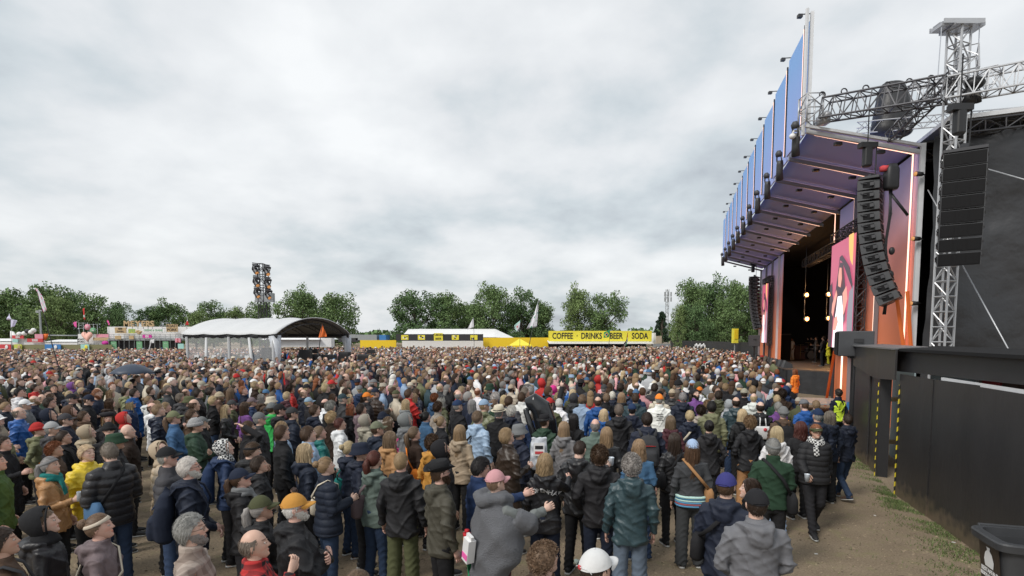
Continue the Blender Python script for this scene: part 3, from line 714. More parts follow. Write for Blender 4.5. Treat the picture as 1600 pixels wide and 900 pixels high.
# ------------------------------------------------ trees
def leafmat(name, c): return mat(name, c, rough=.75, island=.55, var=.35, vs_=.35, spec=.2)
LM = [leafmat('leaves_mid', (.135,.205,.08)), leafmat('leaves_dark', (.10,.165,.068)), leafmat('leaves_pale', (.17,.235,.09)), leafmat('needles', (.028,.055,.03))]
BK = mat('bark', (.10,.085,.065), var=.3)
def tree_mesh(kind, seed, nl=9500):
    rng = np.random.default_rng(seed); tr = MB(); H = 1.0   # unit height tree, crown width ~ .8
    tr.tube([(0,0,-.01), (.005,0,.15), (.0,.01,.32), (.01,0,.6)], [.028,.022,.017,.006], 8)
    cl = []   # clumps (centre, radius)
    nb = 26 if kind != 'con' else 34
    for i in range(nb):
        a = rng.random()*6.28
        if kind == 'con':
            z = .25+.72*(i/nb); r = .30*(1-(z-.2)/.85)*rng.uniform(.55, 1.15); r = max(r, .03)
            e = np.array([math.cos(a)*r, math.sin(a)*r, z-.02]); rad = .06*rng.uniform(.7, 1.2)
        else:
            u = rng.random()**.6; z = .22+.72*rng.random()
            prof = math.sqrt(max(.02, 1-((z-.52)/.46)**2)); r = (.40 if kind == 'rnd' else .30)*prof*u
            e = np.array([math.cos(a)*r, math.sin(a)*r, z]); rad = rng.uniform(.09, .155)
        s = np.array([0, 0, min(.55, e[2]*.62)]); mid = (s+e)/2+np.array([0, 0, -.02])
        tr.tube([s, mid, e], [.011, .007, .002], 5); cl.append((e, rad))
        for q in range(3 if kind != 'con' else 1):
            d = rng.normal(size=3); d /= np.linalg.norm(d); cl.append((e+d*rad*1.1, rad*rng.uniform(.4, .75)))
    w = np.array([c[1]**2 for c in cl]); w /= w.sum(); idx = rng.choice(len(cl), nl, p=w)
    cc = np.array([cl[i][0] for i in idx]); rr = np.array([cl[i][1] for i in idx])
    d = rng.normal(size=(nl, 3)); d /= np.linalg.norm(d, axis=1)[:, None]
    P = cc+d*(rr*(.45+.75*rng.random(nl)**.7))[:, None]*np.array([1, 1, .8])
    P = P[(P[:, 2] > .10)]; n = len(P)
    sz = rng.uniform(.011, .022, n)[:, None]
    u = rng.normal(size=(n, 3)); u /= np.linalg.norm(u, axis=1)[:, None]; v = np.cross(u, rng.normal(size=(n, 3))); v /= np.linalg.norm(v, axis=1)[:, None]
    V = np.stack([P-u*sz, P-v*sz*.6, P+u*sz, P+v*sz*.6], 1).reshape(-1, 3)
    lf = MB(); lf.add(V, [(4*i, 4*i+1, 4*i+2, 4*i+3) for i in range(n)])
    return tr.mesh('trunk'), lf.mesh('crown', False)
TM = {}
def tree(px, ptop, Y, wpx, kind='rnd', leaf=0, seed=0, label='', cat='tree'):
    k = (kind, seed)
    if k not in TM: TM[k] = tree_mesh(kind, seed*5+len(kind))
    top = dy(px, ptop, Y); h = top[2]*1.03; w = wpx*Y/F/(.84 if kind == 'rnd' else .64 if kind == 'col' else .6)
    t = obj('pine_tree' if kind == 'con' else 'leafy_tree', TM[k][0], BK, loc=(top[0], Y, 0)); t.scale = (w, w, h); t.rotation_euler.z = (px*1.37) % 6.28
    tag(t, label, cat, 'trees behind the festival ground')
    t2 = bpy.data.objects.new('crown', TM[k][1]); C.objects.link(t2); t2.parent = t
    if len(TM[k][1].materials) == 0: TM[k][1].materials.append(LM[0])
    t2.material_slots[0].link = 'OBJECT'; t2.material_slots[0].material = LM[leaf]
for i, a in enumerate((
 (-30,462,112,110,'rnd',1,'dark leafy tree at the far left edge behind white stalls'), (22,458,108,85,'rnd',0,'broad green tree behind the white star flag'), (62,450,104,80,'rnd',0,'tallest leafy tree of the left wood behind the long flag pole'),
 (88,468,100,60,'rnd',2,'paler olive green tree just right of the tall flag pole'), (108,462,115,70,'rnd',1,'dark green tree behind the white marquee roof'), (150,465,104,75,'rnd',0,'wide leafy tree behind the round pink stall sign'),
 (182,478,100,45,'rnd',1,'lower right end tree of the left wood, sky beyond it'), (232,482,120,60,'rnd',1,'low dark tree behind the standing wooden letters'), (268,478,122,60,'rnd',0,'green tree behind the roast pork sign'),
 (305,490,105,50,'rnd',2,'pale yellow green tree left above the white arched tent'), (332,474,118,60,'rnd',0,'rounded green tree above the left part of the arched tent'), (375,484,118,50,'rnd',2,'small pale tree above the arched tent left of the light tower'),
 (412,474,115,52,'rnd',0,'green tree directly behind the light tower'), (468,459,98,70,'rnd',0,'large round tree behind the arched tent, left one of two'), (520,464,98,82,'rnd',0,'large round tree behind the arched tent, right one of two'),
 (492,474,104,70,'rnd',1,'dark tree filling the gap between two round trees behind the tent'), (650,460,95,80,'rnd',1,'dark round tree above the left of the black bar front'), (690,462,97,52,'col',0,'narrow upright tree beside the dark round tree above the black bar'),
 (722,480,105,62,'rnd',2,'lower hazy pale tree above the white bar tent'), (770,453,96,78,'rnd',0,'tall leafy tree in the middle above the white bar tent ridge'), (815,456,96,62,'rnd',1,'tall dark tree directly behind the big white flag'),
 (848,475,98,56,'rnd',0,'lower spreading tree between big white flag and yellow sign'), (742,476,99,60,'rnd',0,'medium tree left of the tall middle tree'), (904,458,95,44,'col',2,'bright green upright tree above the word coffee'),
 (945,464,94,62,'rnd',0,'round dense tree above the word beer on yellow sign'), (1035,487,140,26,'con',3,'small dark pine beside the radio mast'), (1082,446,78,58,'rnd',0,'left tree of the wood beside the stage'),
 (1064,480,74,30,'rnd',2,'lower pale green tree at the left foot of the stage wood'), (1108,448,82,62,'rnd',1,'dark middle tree of the wood beside the stage'), (1150,446,80,66,'rnd',0,'right tree of the wood, next to the stage canopy'),
 (1128,470,76,60,'rnd',0,'lower tree in front of the stage wood, left of yellow tower sign'), (1178,455,84,60,'rnd',1,'tree of the stage wood half hidden behind the stage'), (1090,480,73,52,'rnd',1,'low dark tree in front of the stage wood'))):
    tree(a[0], a[1], a[2], a[3], a[4], a[5], i % 5, a[6])
def far_wood():
    rng = np.random.default_rng(2); P = []
    for k in range(9000):
        x = rng.uniform(-60, 60) + 150*rng.integers(-2, 3); px = None
        Y = rng.uniform(170, 215); X = rng.uniform(-260, 150); h = 6.5+2.0*math.sin(X*.11)+1.2*math.sin(X*.37+Y*.1)
        if 800+F*X/Y < 950 : h *= .55
        P.append((X, Y, rng.uniform(.3, 1)*h))
    P = np.array(P); n = len(P); u = rng.normal(size=(n, 3)); u /= np.linalg.norm(u, axis=1)[:, None]; v = np.cross(u, rng.normal(size=(n, 3))); v /= np.linalg.norm(v, axis=1)[:, None]
    V = np.stack([P-u*.9, P-v*.7, P+u*.9, P+v*.7], 1).reshape(-1, 3); mb = MB(); mb.add(V, [(4*i, 4*i+1, 4*i+2, 4*i+3) for i in range(n)])
    tag(obj('distant_wood', mb, LM[1], smooth=False), 'low distant line of woodland on the horizon', 'woodland', kind='stuff')
far_wood()
# ------------------------------------------------ lettering
def text_mb(mb, txt, size, M, mi=0, depth=.01, align='CENTER', font_scale=(1, 1)):
    cu = bpy.data.curves.new('t', 'FONT'); cu.body = txt; cu.size = size; cu.extrude = depth/2; cu.align_x = align; cu.align_y = 'CENTER'; cu.resolution_u = 3; cu.offset = size*.022
    o = bpy.data.objects.new('t', cu); C.objects.link(o); dg = bpy.context.evaluated_depsgraph_get(); dg.update()
    me = bpy.data.meshes.new_from_object(o.evaluated_get(dg)); V = np.array([v.co[:] for v in me.vertices]) if len(me.vertices) else np.zeros((0, 3))
    if len(V): V[:, 0] *= font_scale[0]; V[:, 1] *= font_scale[1]
    Fc = [tuple(p.vertices) for p in me.polygons]; bpy.data.objects.remove(o); bpy.data.curves.remove(cu); bpy.data.meshes.remove(me)
    if len(V): mb.add(V, Fc, mi, M)
def facing(c, nrm):      # text plane matrix: readable from the side nrm points to
    n = Vector(nrm).normalized(); up = Vector((0, 0, 1)); x = up.cross(n).normalized(); y = n.cross(x)
    return Matrix(((x.x, y.x, n.x, c[0]), (x.y, y.y, n.y, c[1]), (x.z, y.z, n.z, c[2]), (0, 0, 0, 1)))
# ------------------------------------------------ far left: stalls, signs, fence
m_olive = mat('olive_board', (.20,.19,.10), var=.15, vs_=.4); m_tentw = mat('tent_canvas', (.80,.80,.80), rough=.7, var=.04); m_yel = mat('yellow_board', (.80,.55,.02), rough=.6, var=.08)
m_lyel = mat('pale_yellow_board', (.80,.70,.06), rough=.5); m_dk = mat('black_board', (.03,.03,.034), rough=.6, var=.2); m_wood = mat('plywood', (.50,.36,.20), var=.15); m_ink = mat('black_ink', (.02,.02,.018), rough=.7)
m_pink = mat('pink_board', (.70,.30,.38)); m_red = mat('red_board', (.55,.06,.07)); m_grn = mat('green_board', (.16,.36,.20)); m_wht = mat('white_board', (.78,.78,.78)); m_mag = mat('magenta_board', (.55,.04,.32)); m_teal = mat('pale_teal_board', (.35,.62,.58)); m_blue = mat('blue_board', (.05,.20,.48)); m_lime = mat('lime_board', (.5,.55,.10)); m_org = mat('orange_cloth', (.75,.16,.03)); m_scaf = mat('scaffold_steel', (.33,.35,.36), rough=.5, metal=.4)
YF = 88.0
def board(name, x0, y0, x1, y1, Y, m, label, cat='sign', text=None, tm=None, th=.12, group=None, ts=.8, posts=False):
    a = dy(x0, y1, Y); b = dy(x1, y0, Y); c = (a+b)/2; w, h = b[0]-a[0], b[2]-a[2]
    mb = MB().box((0, 0, 0), (w, th, h), 0)
    o = obj(name, mb, m, loc=tuple(c), smooth=False); tag(o, label, cat, group)
    if text:
        ls = text.split('\n'); t = MB()
        for i, l in enumerate(ls):
            s = h/len(ls)*ts*1.25; est = .62*s*len(l); fx = min(1, w*.94/est)
            text_mb(t, l, s, facing((0, -th/2-.012, h/2-(i+.5)*h/len(ls)), (0, -1, 0)), font_scale=(fx, 1))
        obj('lettering', t, tm or m_ink, o, smooth=False)
    if posts:
        p = MB()
        for s in (-.42, .42): p.tube([(s*w, th, h/2), (s*w, th, -c[2])], .05, 6)
        obj('post', p, m_scaf, o)
    return o
def left_stalls():
    o = board('board_fence', 18, 538.5, 175, 556, YF-1, m_olive, 'long olive green board fence below the left stalls', 'fence')
    for i, (x0, x1, m, l) in enumerate(((-2, 17, m_red, 'red and purple poster with white shapes at the left fence end'), (23, 34, m_lime, 'bright lime green poster on the olive fence'), (71, 95, m_blue, 'blue and white poster in the middle of the olive fence'), (127, 139, m_teal, 'teal poster with yellow swirl on the olive fence'))):
        q = board('poster', x0, 538, x1, 552, YF-1.3, m, l, 'poster'); bb = q.bound_box; w = bb[6][0]-bb[0][0]
        a = MB().box((-w*.12, -.1, -.2), (w*.5, .06, .5)); a.ell((w*.2, -.12, .3), (.25, .05, .3), 10, 8); obj('picture', a, {0: m_wht, 1: m_wood, 2: m_wht, 3: m_lyel}[i], q, smooth=False)
    # marquees
    def marq(x0, x1, yt, ye, Y, label):
        a = dy(x0, 540, Y); b = dy(x1, 540, Y); zt = dy(x0, yt, Y+3)[2]; ze = dy(x0, ye, Y)[2]; w = b[0]-a[0]
        e = empty('marquee_tent', (a[0], Y, 0), label, 'tent'); r = MB(); r.slab([(0,0,ze),(0,3,zt),(0,6,ze)], (1,0,0), w); obj('roof', r, m_tentw, e, smooth=False)
        r = MB(); r.box((w/2, 3, ze/2-.05), (w-.1, 5.8, ze-.1)); obj('side_wall', r, m_tentw, e, smooth=False)
    marq(-60, 17, 529, 533, 90, 'white marquee tent behind red poster at the left edge'); marq(68, 122, 530.5, 534, 90, 'long white marquee tent behind the olive fence')
    # stall cluster A
    board('stall_sign', 19.5, 524, 37, 529, YF, m_red, 'red sign with white letters on the leftmost stall roof', 'sign', 'IIIIIIIII', m_wht)
    board('stall_sign', 20, 529.5, 28, 535, YF, m_teal, 'small grey green panel under the leftmost red sign', 'sign'); board('stall_wall', 20, 529, 70, 538.5, YF+.5, m_wht, 'white painted front wall of the leftmost stall', 'stall')
    board('stall_sign', 43, 529, 67, 534.5, YF-.1, m_red, 'wide red sign with white letters right of the leftmost stall sign', 'sign', 'IIIIIIIIII', m_wht)
    board('stall_sign', 55, 522, 67, 529, YF-.1, m_pink, 'pink oval board above the wide red sign', 'sign')
    o = MB()
    for x, z, m in ((0, 0, 0), (.5, .35, 1), (1.1, .2, 0), (1.5, .5, 0), (-.8, -.1, 0)): o.ell((x, 0, z), (.42, .3, .36), 10, 8, m)
    p = dy(38, 521, YF); q = obj('balloon_cluster', o, [m_wht, m_dk], loc=tuple(p)); tag(q, 'white and black balloon figure on top of the leftmost stall', 'balloons')
    o = MB(); o.add([(-.9,0,-.5),(-.7,0,.9),(-.1,0,.7),(.5,0,-.1),(.6,0,-.5)], [(0,1,2,3,4)]); m2 = MB(); m2.slab([(-.7,0,-.5),(-.6,0,.7),(-.1,0,.6),(.4,0,-.1),(.5,0,-.5)], (0,1,0), .1)
    p = dy(22, 524, YF); q = obj('canvas_peak', m2, m_wht, loc=tuple(p)); tag(q, 'white canvas peak standing on the leftmost stall roof', 'canopy')
    o = MB(); o.slab([(-.5,0,-.5),(-.6,0,.2),(0,0,.5),(.6,0,.5),(.4,0,-.1),(.1,0,-.5)], (0,1,0), .1); p = dy(69.5, 526.5, YF); tag(obj('chilli_sign', o, m_org, loc=tuple(p)), 'orange red cut-out shape at the right end of the red stall sign', 'sign')
    # cluster B
    board('stall_sign', 122, 528.5, 132, 536, YF-.2, m_wht, 'small white board lettered roast pork left of the heart sign', 'sign', 'ROAST\nPORK', m_ink)
    board('stall_wall', 123, 522, 170, 537, YF+.6, m_wht, 'white front wall of the middle stall under the heart sign', 'stall')
    h = MB(); T = np.linspace(0, 2*math.pi, 24, endpoint=False); P = [(.056*16*math.sin(t)**3, 0, .056*(13*math.cos(t)-5*math.cos(2*t)-2*math.cos(3*t)-math.cos(4*t))) for t in T]
    h.slab(P[::-1], (0,-1,0), .1); p = dy(136.5, 525, YF-.4); tag(obj('heart_sign', h, mat('heart_board', (.8,.45,.38)), loc=tuple(p)), 'pale red heart shaped sign on the middle stall', 'sign')
    for x, y, m, l in ((136.5, 511, m_pink, 'round pink sign on a pole above the heart sign'), (145.5, 516.5, m_grn, 'round green sign right of the round pink sign')):
        p = dy(x, y, YF-.3); s = MB(); s.tube([(0,.06,0),(0,-.06,0)], .47*1.0, 20); q = obj('round_sign', s, m, loc=tuple(p)); tag(q, l, 'sign'); t = MB().tube([(0,.1,-.4),(0,.1,-p[2])], .05, 6); obj('pole', t, m_scaf, q)
        t = MB(); text_mb(t, 'III' if x < 140 else 'IIII', .3, facing((0,-.08,0),(0,-1,0))); obj('lettering', t, m_wht, q)
    board('stall_sign', 151, 522, 170, 527, YF, m_pink, 'pink board with red oval on the scaffold right of the heart', 'sign')
    board('stall_sign', 146, 527.5, 170, 532, YF-.2, m_wood, 'plain brown board under the pink board', 'sign')
    s = MB(); s.tube([(0,.05,0),(0,-.05,0)], [(.55,.35),(.55,.35)], 20); p = dy(164.5, 536, YF-.3); tag(obj('oval_sign', s, m_mag, loc=tuple(p)), 'purple half round sign above the olive fence end', 'sign')
    # cluster C: long white stall with scaffold balcony
    e = empty('food_stall', tuple(dy(225, 540, YF)*(1,1,0)), 'long white two level food stall with grey scaffold front', 'stall'); 
    def part(n, mb, m): 
        mb2 = sub(n, mb, m, e); return mb2
    def bx(x0, y0, x1, y1, Y, d=.2): 
        a = dy(x0, y1, Y); b = dy(x1, y0, Y); return MB().box((a+b)/2+np.array([0, d/2, 0]), (b[0]-a[0], d, b[2]-a[2]))
    part('upper_wall', bx(170, 520, 290, 529, YF+.6), m_wht); part('roof', bx(168, 510.5, 300, 521, YF+1.8, 3), m_tentw); part('balcony_floor', bx(168, 529.5, 285, 532, YF-.4, 1.4), m_scaf)
    part('shop_front', bx(172, 532, 283, 548, YF+.8), m_dk)
    rl = MB()
    for x in range(170, 288, 8): rl.tube([dy(x, 522, YF-.5), dy(x, 546, YF-.5)], .035, 5)
    for y in (522.5, 526): rl.tube([dy(170, y, YF-.5), dy(285, y, YF-.5)], .03, 5)
    part('railing', rl, m_scaf)
    for x in (174, 214, 255): board('menu_board', x, 533.5, x+8, 546, YF-.7, m_grn, {174: 'left', 214: 'middle', 255: 'right'}[x]+'most of three green menu boards under the food stall balcony' if x != 214 else 'middle one of three green menu boards under the food stall balcony', 'sign', '- - -\n- - -', m_wht, group='green menu boards', ts=.35)
    L_ = [('M', 198), ('E', 207), ('Y', 215.5), ('E', 224), ('R', 231.5), ('S', 238)]
    e2 = empty('letter_sign', tuple(dy(218, 507, YF)), 'large free standing wooden letters on the food stall roof', 'sign')
    t = MB()
    for ch, x in L_: text_mb(t, ch, 1.28, facing(dy(x, 506.3, YF), (0,-1,0)), depth=.2)
    sub('letters', t, m_wood, e2); t = MB()
    for ch, x in L_: t.tube([dy(x, 510, YF+.1), dy(x, 514, YF+.1)], .05, 5)
    sub('stand', t, m_scaf, e2)
    board('stall_sign', 180, 511.5, 197, 520.5, YF-.3, m_wood, 'plywood board lettered swirl below the wooden letters', 'sign', 'IIIIIIII\nSWIRL', m_ink, ts=.72)
    board('stall_sign', 201, 514, 211, 520.5, YF-.3, m_lime, 'small lime green board between the wooden boards', 'sign', 'OTS', m_grn)
    board('stall_sign', 222, 514, 257.5, 518.5, YF-.3, m_wht, 'long white board with green greens and grains lettering', 'sign', 'GREENS & GRAINS', m_grn)
    board('stall_sign', 260.5, 506.5, 277.5, 518.5, YF-.3, m_wood, 'plywood board lettered roast pork at the stall right end', 'sign', 'ROAST\nPORK', m_ink)
    board('stall_sign', 223, 523, 237, 528, YF-.6, m_mag, 'magenta sign hung on the food stall railing', 'sign', 'IIIII', m_wht)
    for x, l in ((180, 'left of two plain wooden signs on the food stall railing'), (202, 'right of two plain wooden signs on the food stall railing')): board('stall_sign', x, 524.5, x+9 if x < 190 else x+7, 530, YF-.6, m_wood, l, 'sign')
    board('stall_sign', 274, 528.5, 282, 535, YF-.6, m_pink, 'pale sign with red letters at the food stall corner', 'sign', 'III\nIIIII', m_red)
    board('stall_sign', 278.5, 537, 287, 545, YF-.8, m_teal, 'pale turquoise board right of the green menu boards', 'sign')
    o = MB()
    for k, c in enumerate(((0,0), (.28,.1), (-.25,.1), (.1,-.15), (-.1,.25))): o.ell((c[0], 0, c[1]), (.32,.2,.16), 10, 6)
    p = dy(216.5, 519.5, YF-.5); tag(obj('pretzel_sign', o, m_wood, loc=tuple(p)), 'brown knotted shape sign above the magenta sign', 'sign')
    for (x, y0, y1, h) in ((123, 504, 520, 14), (253, 503.5, 512, 14), (140, 506, 522, 12)):
        t = MB(); w = h*YF/F
        a = dy(x, y0, YF+1); b = dy(x, y1, YF+1)
        for dx in (0, w*.5, w): t.tube([(a[0]+dx, a[1], a[2]), (a[0]+dx, a[1], 0)], .04, 5)
        for k in range(3): z = a[2]-k*(a[2]-b[2])/2-.1; t.tube([(a[0], a[1], z), (a[0]+w, a[1], z)], .035, 5)
        tag(obj('scaffold_frame', t, m_scaf), {123: 'grey scaffold tower behind the heart sign', 253: 'grey scaffold frame above the right roast pork board', 140: 'grey scaffold frame behind the round green sign'}[x], 'scaffold')
left_stalls()
# ------------------------------------------------ flags
def flag(name, px0, py0, px1, py1, Y, m, pts, label, pm=None, r=.03, cat='flag', decor=None):
    a = dy(px0, py0, Y); b = dy(px1, py1, Y); e = empty(name, tuple(b), label, cat)
    mb = MB(); mb.tube([b, a], [r, r*.6], 6); sub('pole', mb, pm or M_['dsteel'], e)
    P = np.array([dy(x, y, Y) for x, y in pts]); n = len(P); nn = 14
    # cloth as a grid between two rails: first half of pts = pole side rail, second half = fly side rail
    A = P[:n//2]; B = P[n//2:]
    def samp(L_, t):
        q = t*(len(L_)-1); i = min(int(q), len(L_)-2); return L_[i]*(1-(q-i))+L_[i+1]*(q-i)
    V = []; sc = np.linalg.norm(B-A, axis=1).mean()
    for i in range(nn+1):
        for j in range(nn+1):
            u, v = i/nn, j/nn; p = samp(A, u)*(1-v)+samp(B, u)*v; p = p+np.array([0, sc*.16*v*math.sin(v*7+u*3), 0]); V.append(p)
    c = MB(); c.add(V, [(i*(nn+1)+j, i*(nn+1)+j+1, (i+1)*(nn+1)+j+1, (i+1)*(nn+1)+j) for i in range(nn) for j in range(nn)])
    if decor:
        c.m = [decor(i/(nn), j/(nn)) for i in range(nn) for j in range(nn)]
    o = sub('flag_cloth', c, m if isinstance(m, list) else [m], e, smooth=True)
    md = o.modifiers.new('s', 'SOLIDIFY'); md.thickness = .004*max(1, Y/30)
    return e
m_flw = mat('white_flag_cloth', (.72,.72,.76)); m_lav = mat('lavender_cloth', (.60,.58,.76)); m_hp = mat('pink_flag_cloth', (.80,.12,.40)); m_rd = mat('red_flag_cloth', (.65,.03,.03)); m_gn = mat('green_flag_cloth', (.02,.30,.12)); m_yl = mat('yellow_flag_cloth', (.85,.62,.03)); m_bl = mat('blue_flag_cloth', (.02,.06,.30)); m_bk = mat('black_flag_cloth', (.02,.02,.02)); m_tl = mat('pale_teal_cloth', (.45,.72,.66))
flag('star_flag', 17.5, 510, 18.5, 552, 70, m_lav, [(14.5,490),(17,500),(17,512),(10,500),(26,500.5),(23,510)], 'pale lavender star shaped flag on a pole at the far left', m_scaf)
flag('tall_flag', 57.5, 455, 97, 592, 22, [m_flw, m_hp, m_org], [(55.5,450),(61,468),(68.5,489),(58,451),(67,465),(73.5,484)], 'long white flag with pink spots on a tall leaning black pole', M_['black'], .022, decor=lambda u, v: 1 if math.sin(u*17)*math.sin(v*11+1) > .75 else 2 if math.sin(u*13+2)*math.cos(v*9) > .85 else 0)
flag('pennant', 119.5, 502, 121.5, 540, 84, m_hp, [(119.5,502),(120,512),(113.5,505),(116.5,510)], 'small pink pennant on a pole left of the round pink sign')
flag('pennant', 132, 482, 132.5, 524, 84, [m_rd, m_flw], [(132,481),(133,500),(129,483),(131,499)], 'narrow red and white streamer on a pole above the stalls', decor=lambda u, v: 1 if .5 < u < .75 else 0)
flag('pennant', 170, 508, 170.5, 526, 84, m_hp, [(170,509),(172,506),(167,500),(168,500)], 'small pink pennant left of the swirl board')
flag('pennant', 292, 503, 292, 520, 60, [m_rd, m_flw], [(292,495.5),(295,508),(293,496),(289.5,508)], 'red and white pennant left above the arched tent', decor=lambda u, v: 1 if u < .5 else 0)
flag('orange_flag', 503.5, 507, 498, 548, 34, m_org, [(503.5,506.5),(497.5,528),(507,516),(511,526)], 'orange flag on a pole in front of the arched tent')
flag('red_black_flag', 441, 585, 444, 612, 16, [m_bk, m_rd], [(440,583),(443,603),(444,583),(446,601)], 'small black and red flag held among the heads below the tent', decor=lambda u, v: 1 if u > .45 or v > .6 else 0)
flag('pale_flag', 740, 497, 741, 545, 80, m_flw, [(739.5,496),(741,511),(739,497),(730,515)], 'grey white pennant above the ridge of the white bar tent')
flag('teal_flag', 813, 501, 812, 545, 75, [m_tl, m_flw, m_rd], [(813,500.5),(811.5,513),(803,509),(807,518)], 'pale turquoise flag with red dot left of the big white flag', decor=lambda u, v: 2 if abs(u-.5) < .12 and abs(v-.5) < .12 else 1 if u > .2 and v < .8 else 0)
flag('big_white_flag', 841.5, 470, 824, 552, 42, [m_flw, m_gn, m_hp], [(841.5,470),(840.5,490),(839,511),(841,470),(834,492),(822.5,514)], 'biggest white triangular flag in the middle, in front of trees', decor=lambda u, v: 1 if math.sin(u*19)*math.sin(v*8+.5) > .82 else 0)
def brazil(u, v):
    a, b = abs(u-.5), abs(v-.5)
    return 2 if a*a+b*b < .03 else 1 if a+b < .40 else 0
flag('green_yellow_flag', 953, 516, 951, 548, 60, [m_gn, m_yl, m_bl], [(954,515),(951,527),(944,519),(943,528)], 'green flag with yellow diamond and blue disc before the yellow sign', decor=brazil)
flag('striped_flag', 981, 519, 975, 552, 50, [m_bk, m_flw, m_gn, m_rd], [(980.5,519),(980,530),(972,540),(981,519),(981,532),(978,541)], 'red black white and green flag right of the green yellow flag', decor=lambda u, v: 3 if u < .3 else 0 if v < .4 else 1 if v < .7 else 2)
p = dy(234, 545, 60); e = empty('placard', tuple(dy(234, 549, 60)), 'white placard held up on a slanting white stick', 'placard'); mb = MB(); mb.tube([dy(232, 549, 60), dy(236.5, 533, 60)], .05, 6); sub('stick', mb, m_wht, e); mb = MB(); mb.slab([dy(235,530.5,60), dy(241,530,60), dy(240,536,60), dy(234.5,535.5,60)], (0,1,0), .04); sub('card', mb, m_wht, e)
# ------------------------------------------------ light pole far left behind stalls
e = empty('lamp_post', tuple(dy(62, 540, 95)*(1,1,0)), 'grey wooden mast behind the stalls near the tall leaning flag', 'mast'); mb = MB(); mb.tube([dy(62, 484, 95), dy(62, 484, 95)*(1,1,0)], .16, 8); sub('shaft', mb, m_scaf, e); mb = MB(); mb.box(dy(59, 487, 95), (.5,.3,.4)); mb.box(dy(64, 485.5, 95), (.5,.3,.25)); sub('floodlight', mb, m_scaf, e)
mb = MB(); mb.tube([dy(70, 524, 97), dy(122, 524.5, 97)], .12, 6); tag(obj('roof_ridge', mb, m_scaf), 'long thin grey roof line behind the white marquee', 'roof')
# ------------------------------------------------ centre background: yellow fences, bars, cabins
board('yellow_fence', 563, 531.5, 619, 545, 86, m_yel, 'yellow board fence between the arched tent and black bar front', 'fence')
board('yellow_fence', 755, 527.5, 858, 545, 85, m_yel, 'yellow board fence between white bar tent and long yellow sign', 'fence')
for (x0, y0, x1, y1, m, l, cat) in ((536, 522.5, 560, 528, m_scaf, 'grey low cabin roof right behind the arched tent', 'cabin'), (560, 523, 592, 531.5, m_scaf, 'pale grey container behind the yellow fence', 'container'), (596, 523.5, 606, 531.5, m_blue, 'small blue container behind the yellow fence', 'container'), (533, 528, 563, 534, m_dk, 'dark serving hatch of the cabin right of the arched tent', 'cabin')):
    board('cabin' if cat == 'cabin' else 'container', x0, y0, x1, y1, 92, m, l, cat, th=3)
b0 = board('beer_stall', 619, 522, 755, 532.5, 84, m_dk, 'long black bar front with yellow picture panels', 'bar'); 
def panel(par, x0, y0, x1, y1, Y, m, nm='picture_panel', txt=None, ts=.6):
    a = dy(x0, y1, Y); b = dy(x1, y0, Y); c = (a+b)/2-np.array(par.location); w, h = b[0]-a[0], b[2]-a[2]
    q = obj(nm, MB().box((0,0,0), (w,.06,h)), m, par, loc=tuple(c), smooth=False)
    if txt:
        t = MB(); ls = txt.split('\n')
        for i, l in enumerate(ls): text_mb(t, l, h/len(ls)*ts*1.2, facing((0,-.045,h/2-(i+.5)*h/len(ls)), (0,-1,0)))
        obj('lettering', t, m_ink, q, smooth=False)
    return q
panel(b0, 678, 520.5, 692, 532.3, 83.9, m_lyel, txt='TUBORG\nBEER', ts=.62)
for xs in (627, 653, 706, 735):
    q = panel(b0, xs, 523.5, xs+11, 531, 83.9, m_lyel); t = MB()
    rr = random.Random(xs)
    for k in range(4): t.box((rr.uniform(-.4,.4), -.045, rr.uniform(-.25,.25)), (rr.uniform(.15,.3), .03, rr.uniform(.15,.3)), k % 2)
    obj('picture', t, [m_ink, m_wht], q, smooth=False)
e = empty('bar_tent', tuple(dy(700, 540, 86)*(1,1,0)), 'white ridge tent behind the long black bar front', 'tent')
zr = dy(772, 514, 92)[2]; ze = dy(755, 527, 86)[2]; x0 = dy(638, 520, 92)[0]; x1 = dy(772, 514, 92)[0]
mb = MB(); mb.slab([(x0,86,ze),(x0,92,zr),(x0,98,ze)], (1,0,0), x1-x0+.2); P = [(x1+.2,86,ze),(x1+.2,92,zr),(x1+4.2,92,ze*.93),(x1+.2,86,ze)]
sub('roof', mb, m_tentw, e); mb = MB(); mb.add([(x1+.2,86,ze),(x1+.2,92,zr),(x1+.2,98,ze),(x1+3.5,88,ze*.95),(x1+3.5,96,ze*.95)], [(0,3,1),(1,3,4),(1,4,2),(0,1,2)]); sub('gable', mb, m_tentw, e); mb = MB(); mb.box(((x0+x1)/2, 92, ze/2-.1), (x1-x0-.2, 11.6, ze-.25)); sub('side_wall', mb, m_tentw, e)
e = empty('small_canopy', tuple(dy(812, 540, 80)*(1,1,0)), 'yellow and white pointed canopy in front of the yellow fence', 'canopy'); c = dy(812, 529, 80); mb = MB(); mb.add([c, c+(-1.6,-1.4,-1.0), c+(1.8,-1.4,-1.0), c+(1.8,1.4,-1.0), c+(-1.6,1.4,-1.0)], [(0,1,2),(0,2,3),(0,3,4),(0,4,1)]); sub('cover', mb, m_lyel, e); mb = MB()
for sx in (-1.5, 1.7): mb.tube([(c[0]+sx, c[1]-1.3, c[2]-1), (c[0]+sx, c[1]-1.3, 0)], .04, 6)
sub('leg', mb, m_scaf, e)
YS = 82
e = empty('drinks_bar', tuple(dy(938, 540, YS)*(1,1,0)), 'open bar stall under the long yellow lettered sign', 'bar')
a = dy(857, 534.5, YS); b = dy(1018, 534.5, YS); W_ = b[0]-a[0]; cx = (a[0]+b[0])/2; zt = dy(938, 517, YS)[2]
mb = MB(); mb.box((cx, YS, (zt+a[2]+.1)/2), (W_, .15, zt-a[2]-.1)); q = sub('sign_board', mb, m_lyel, e)
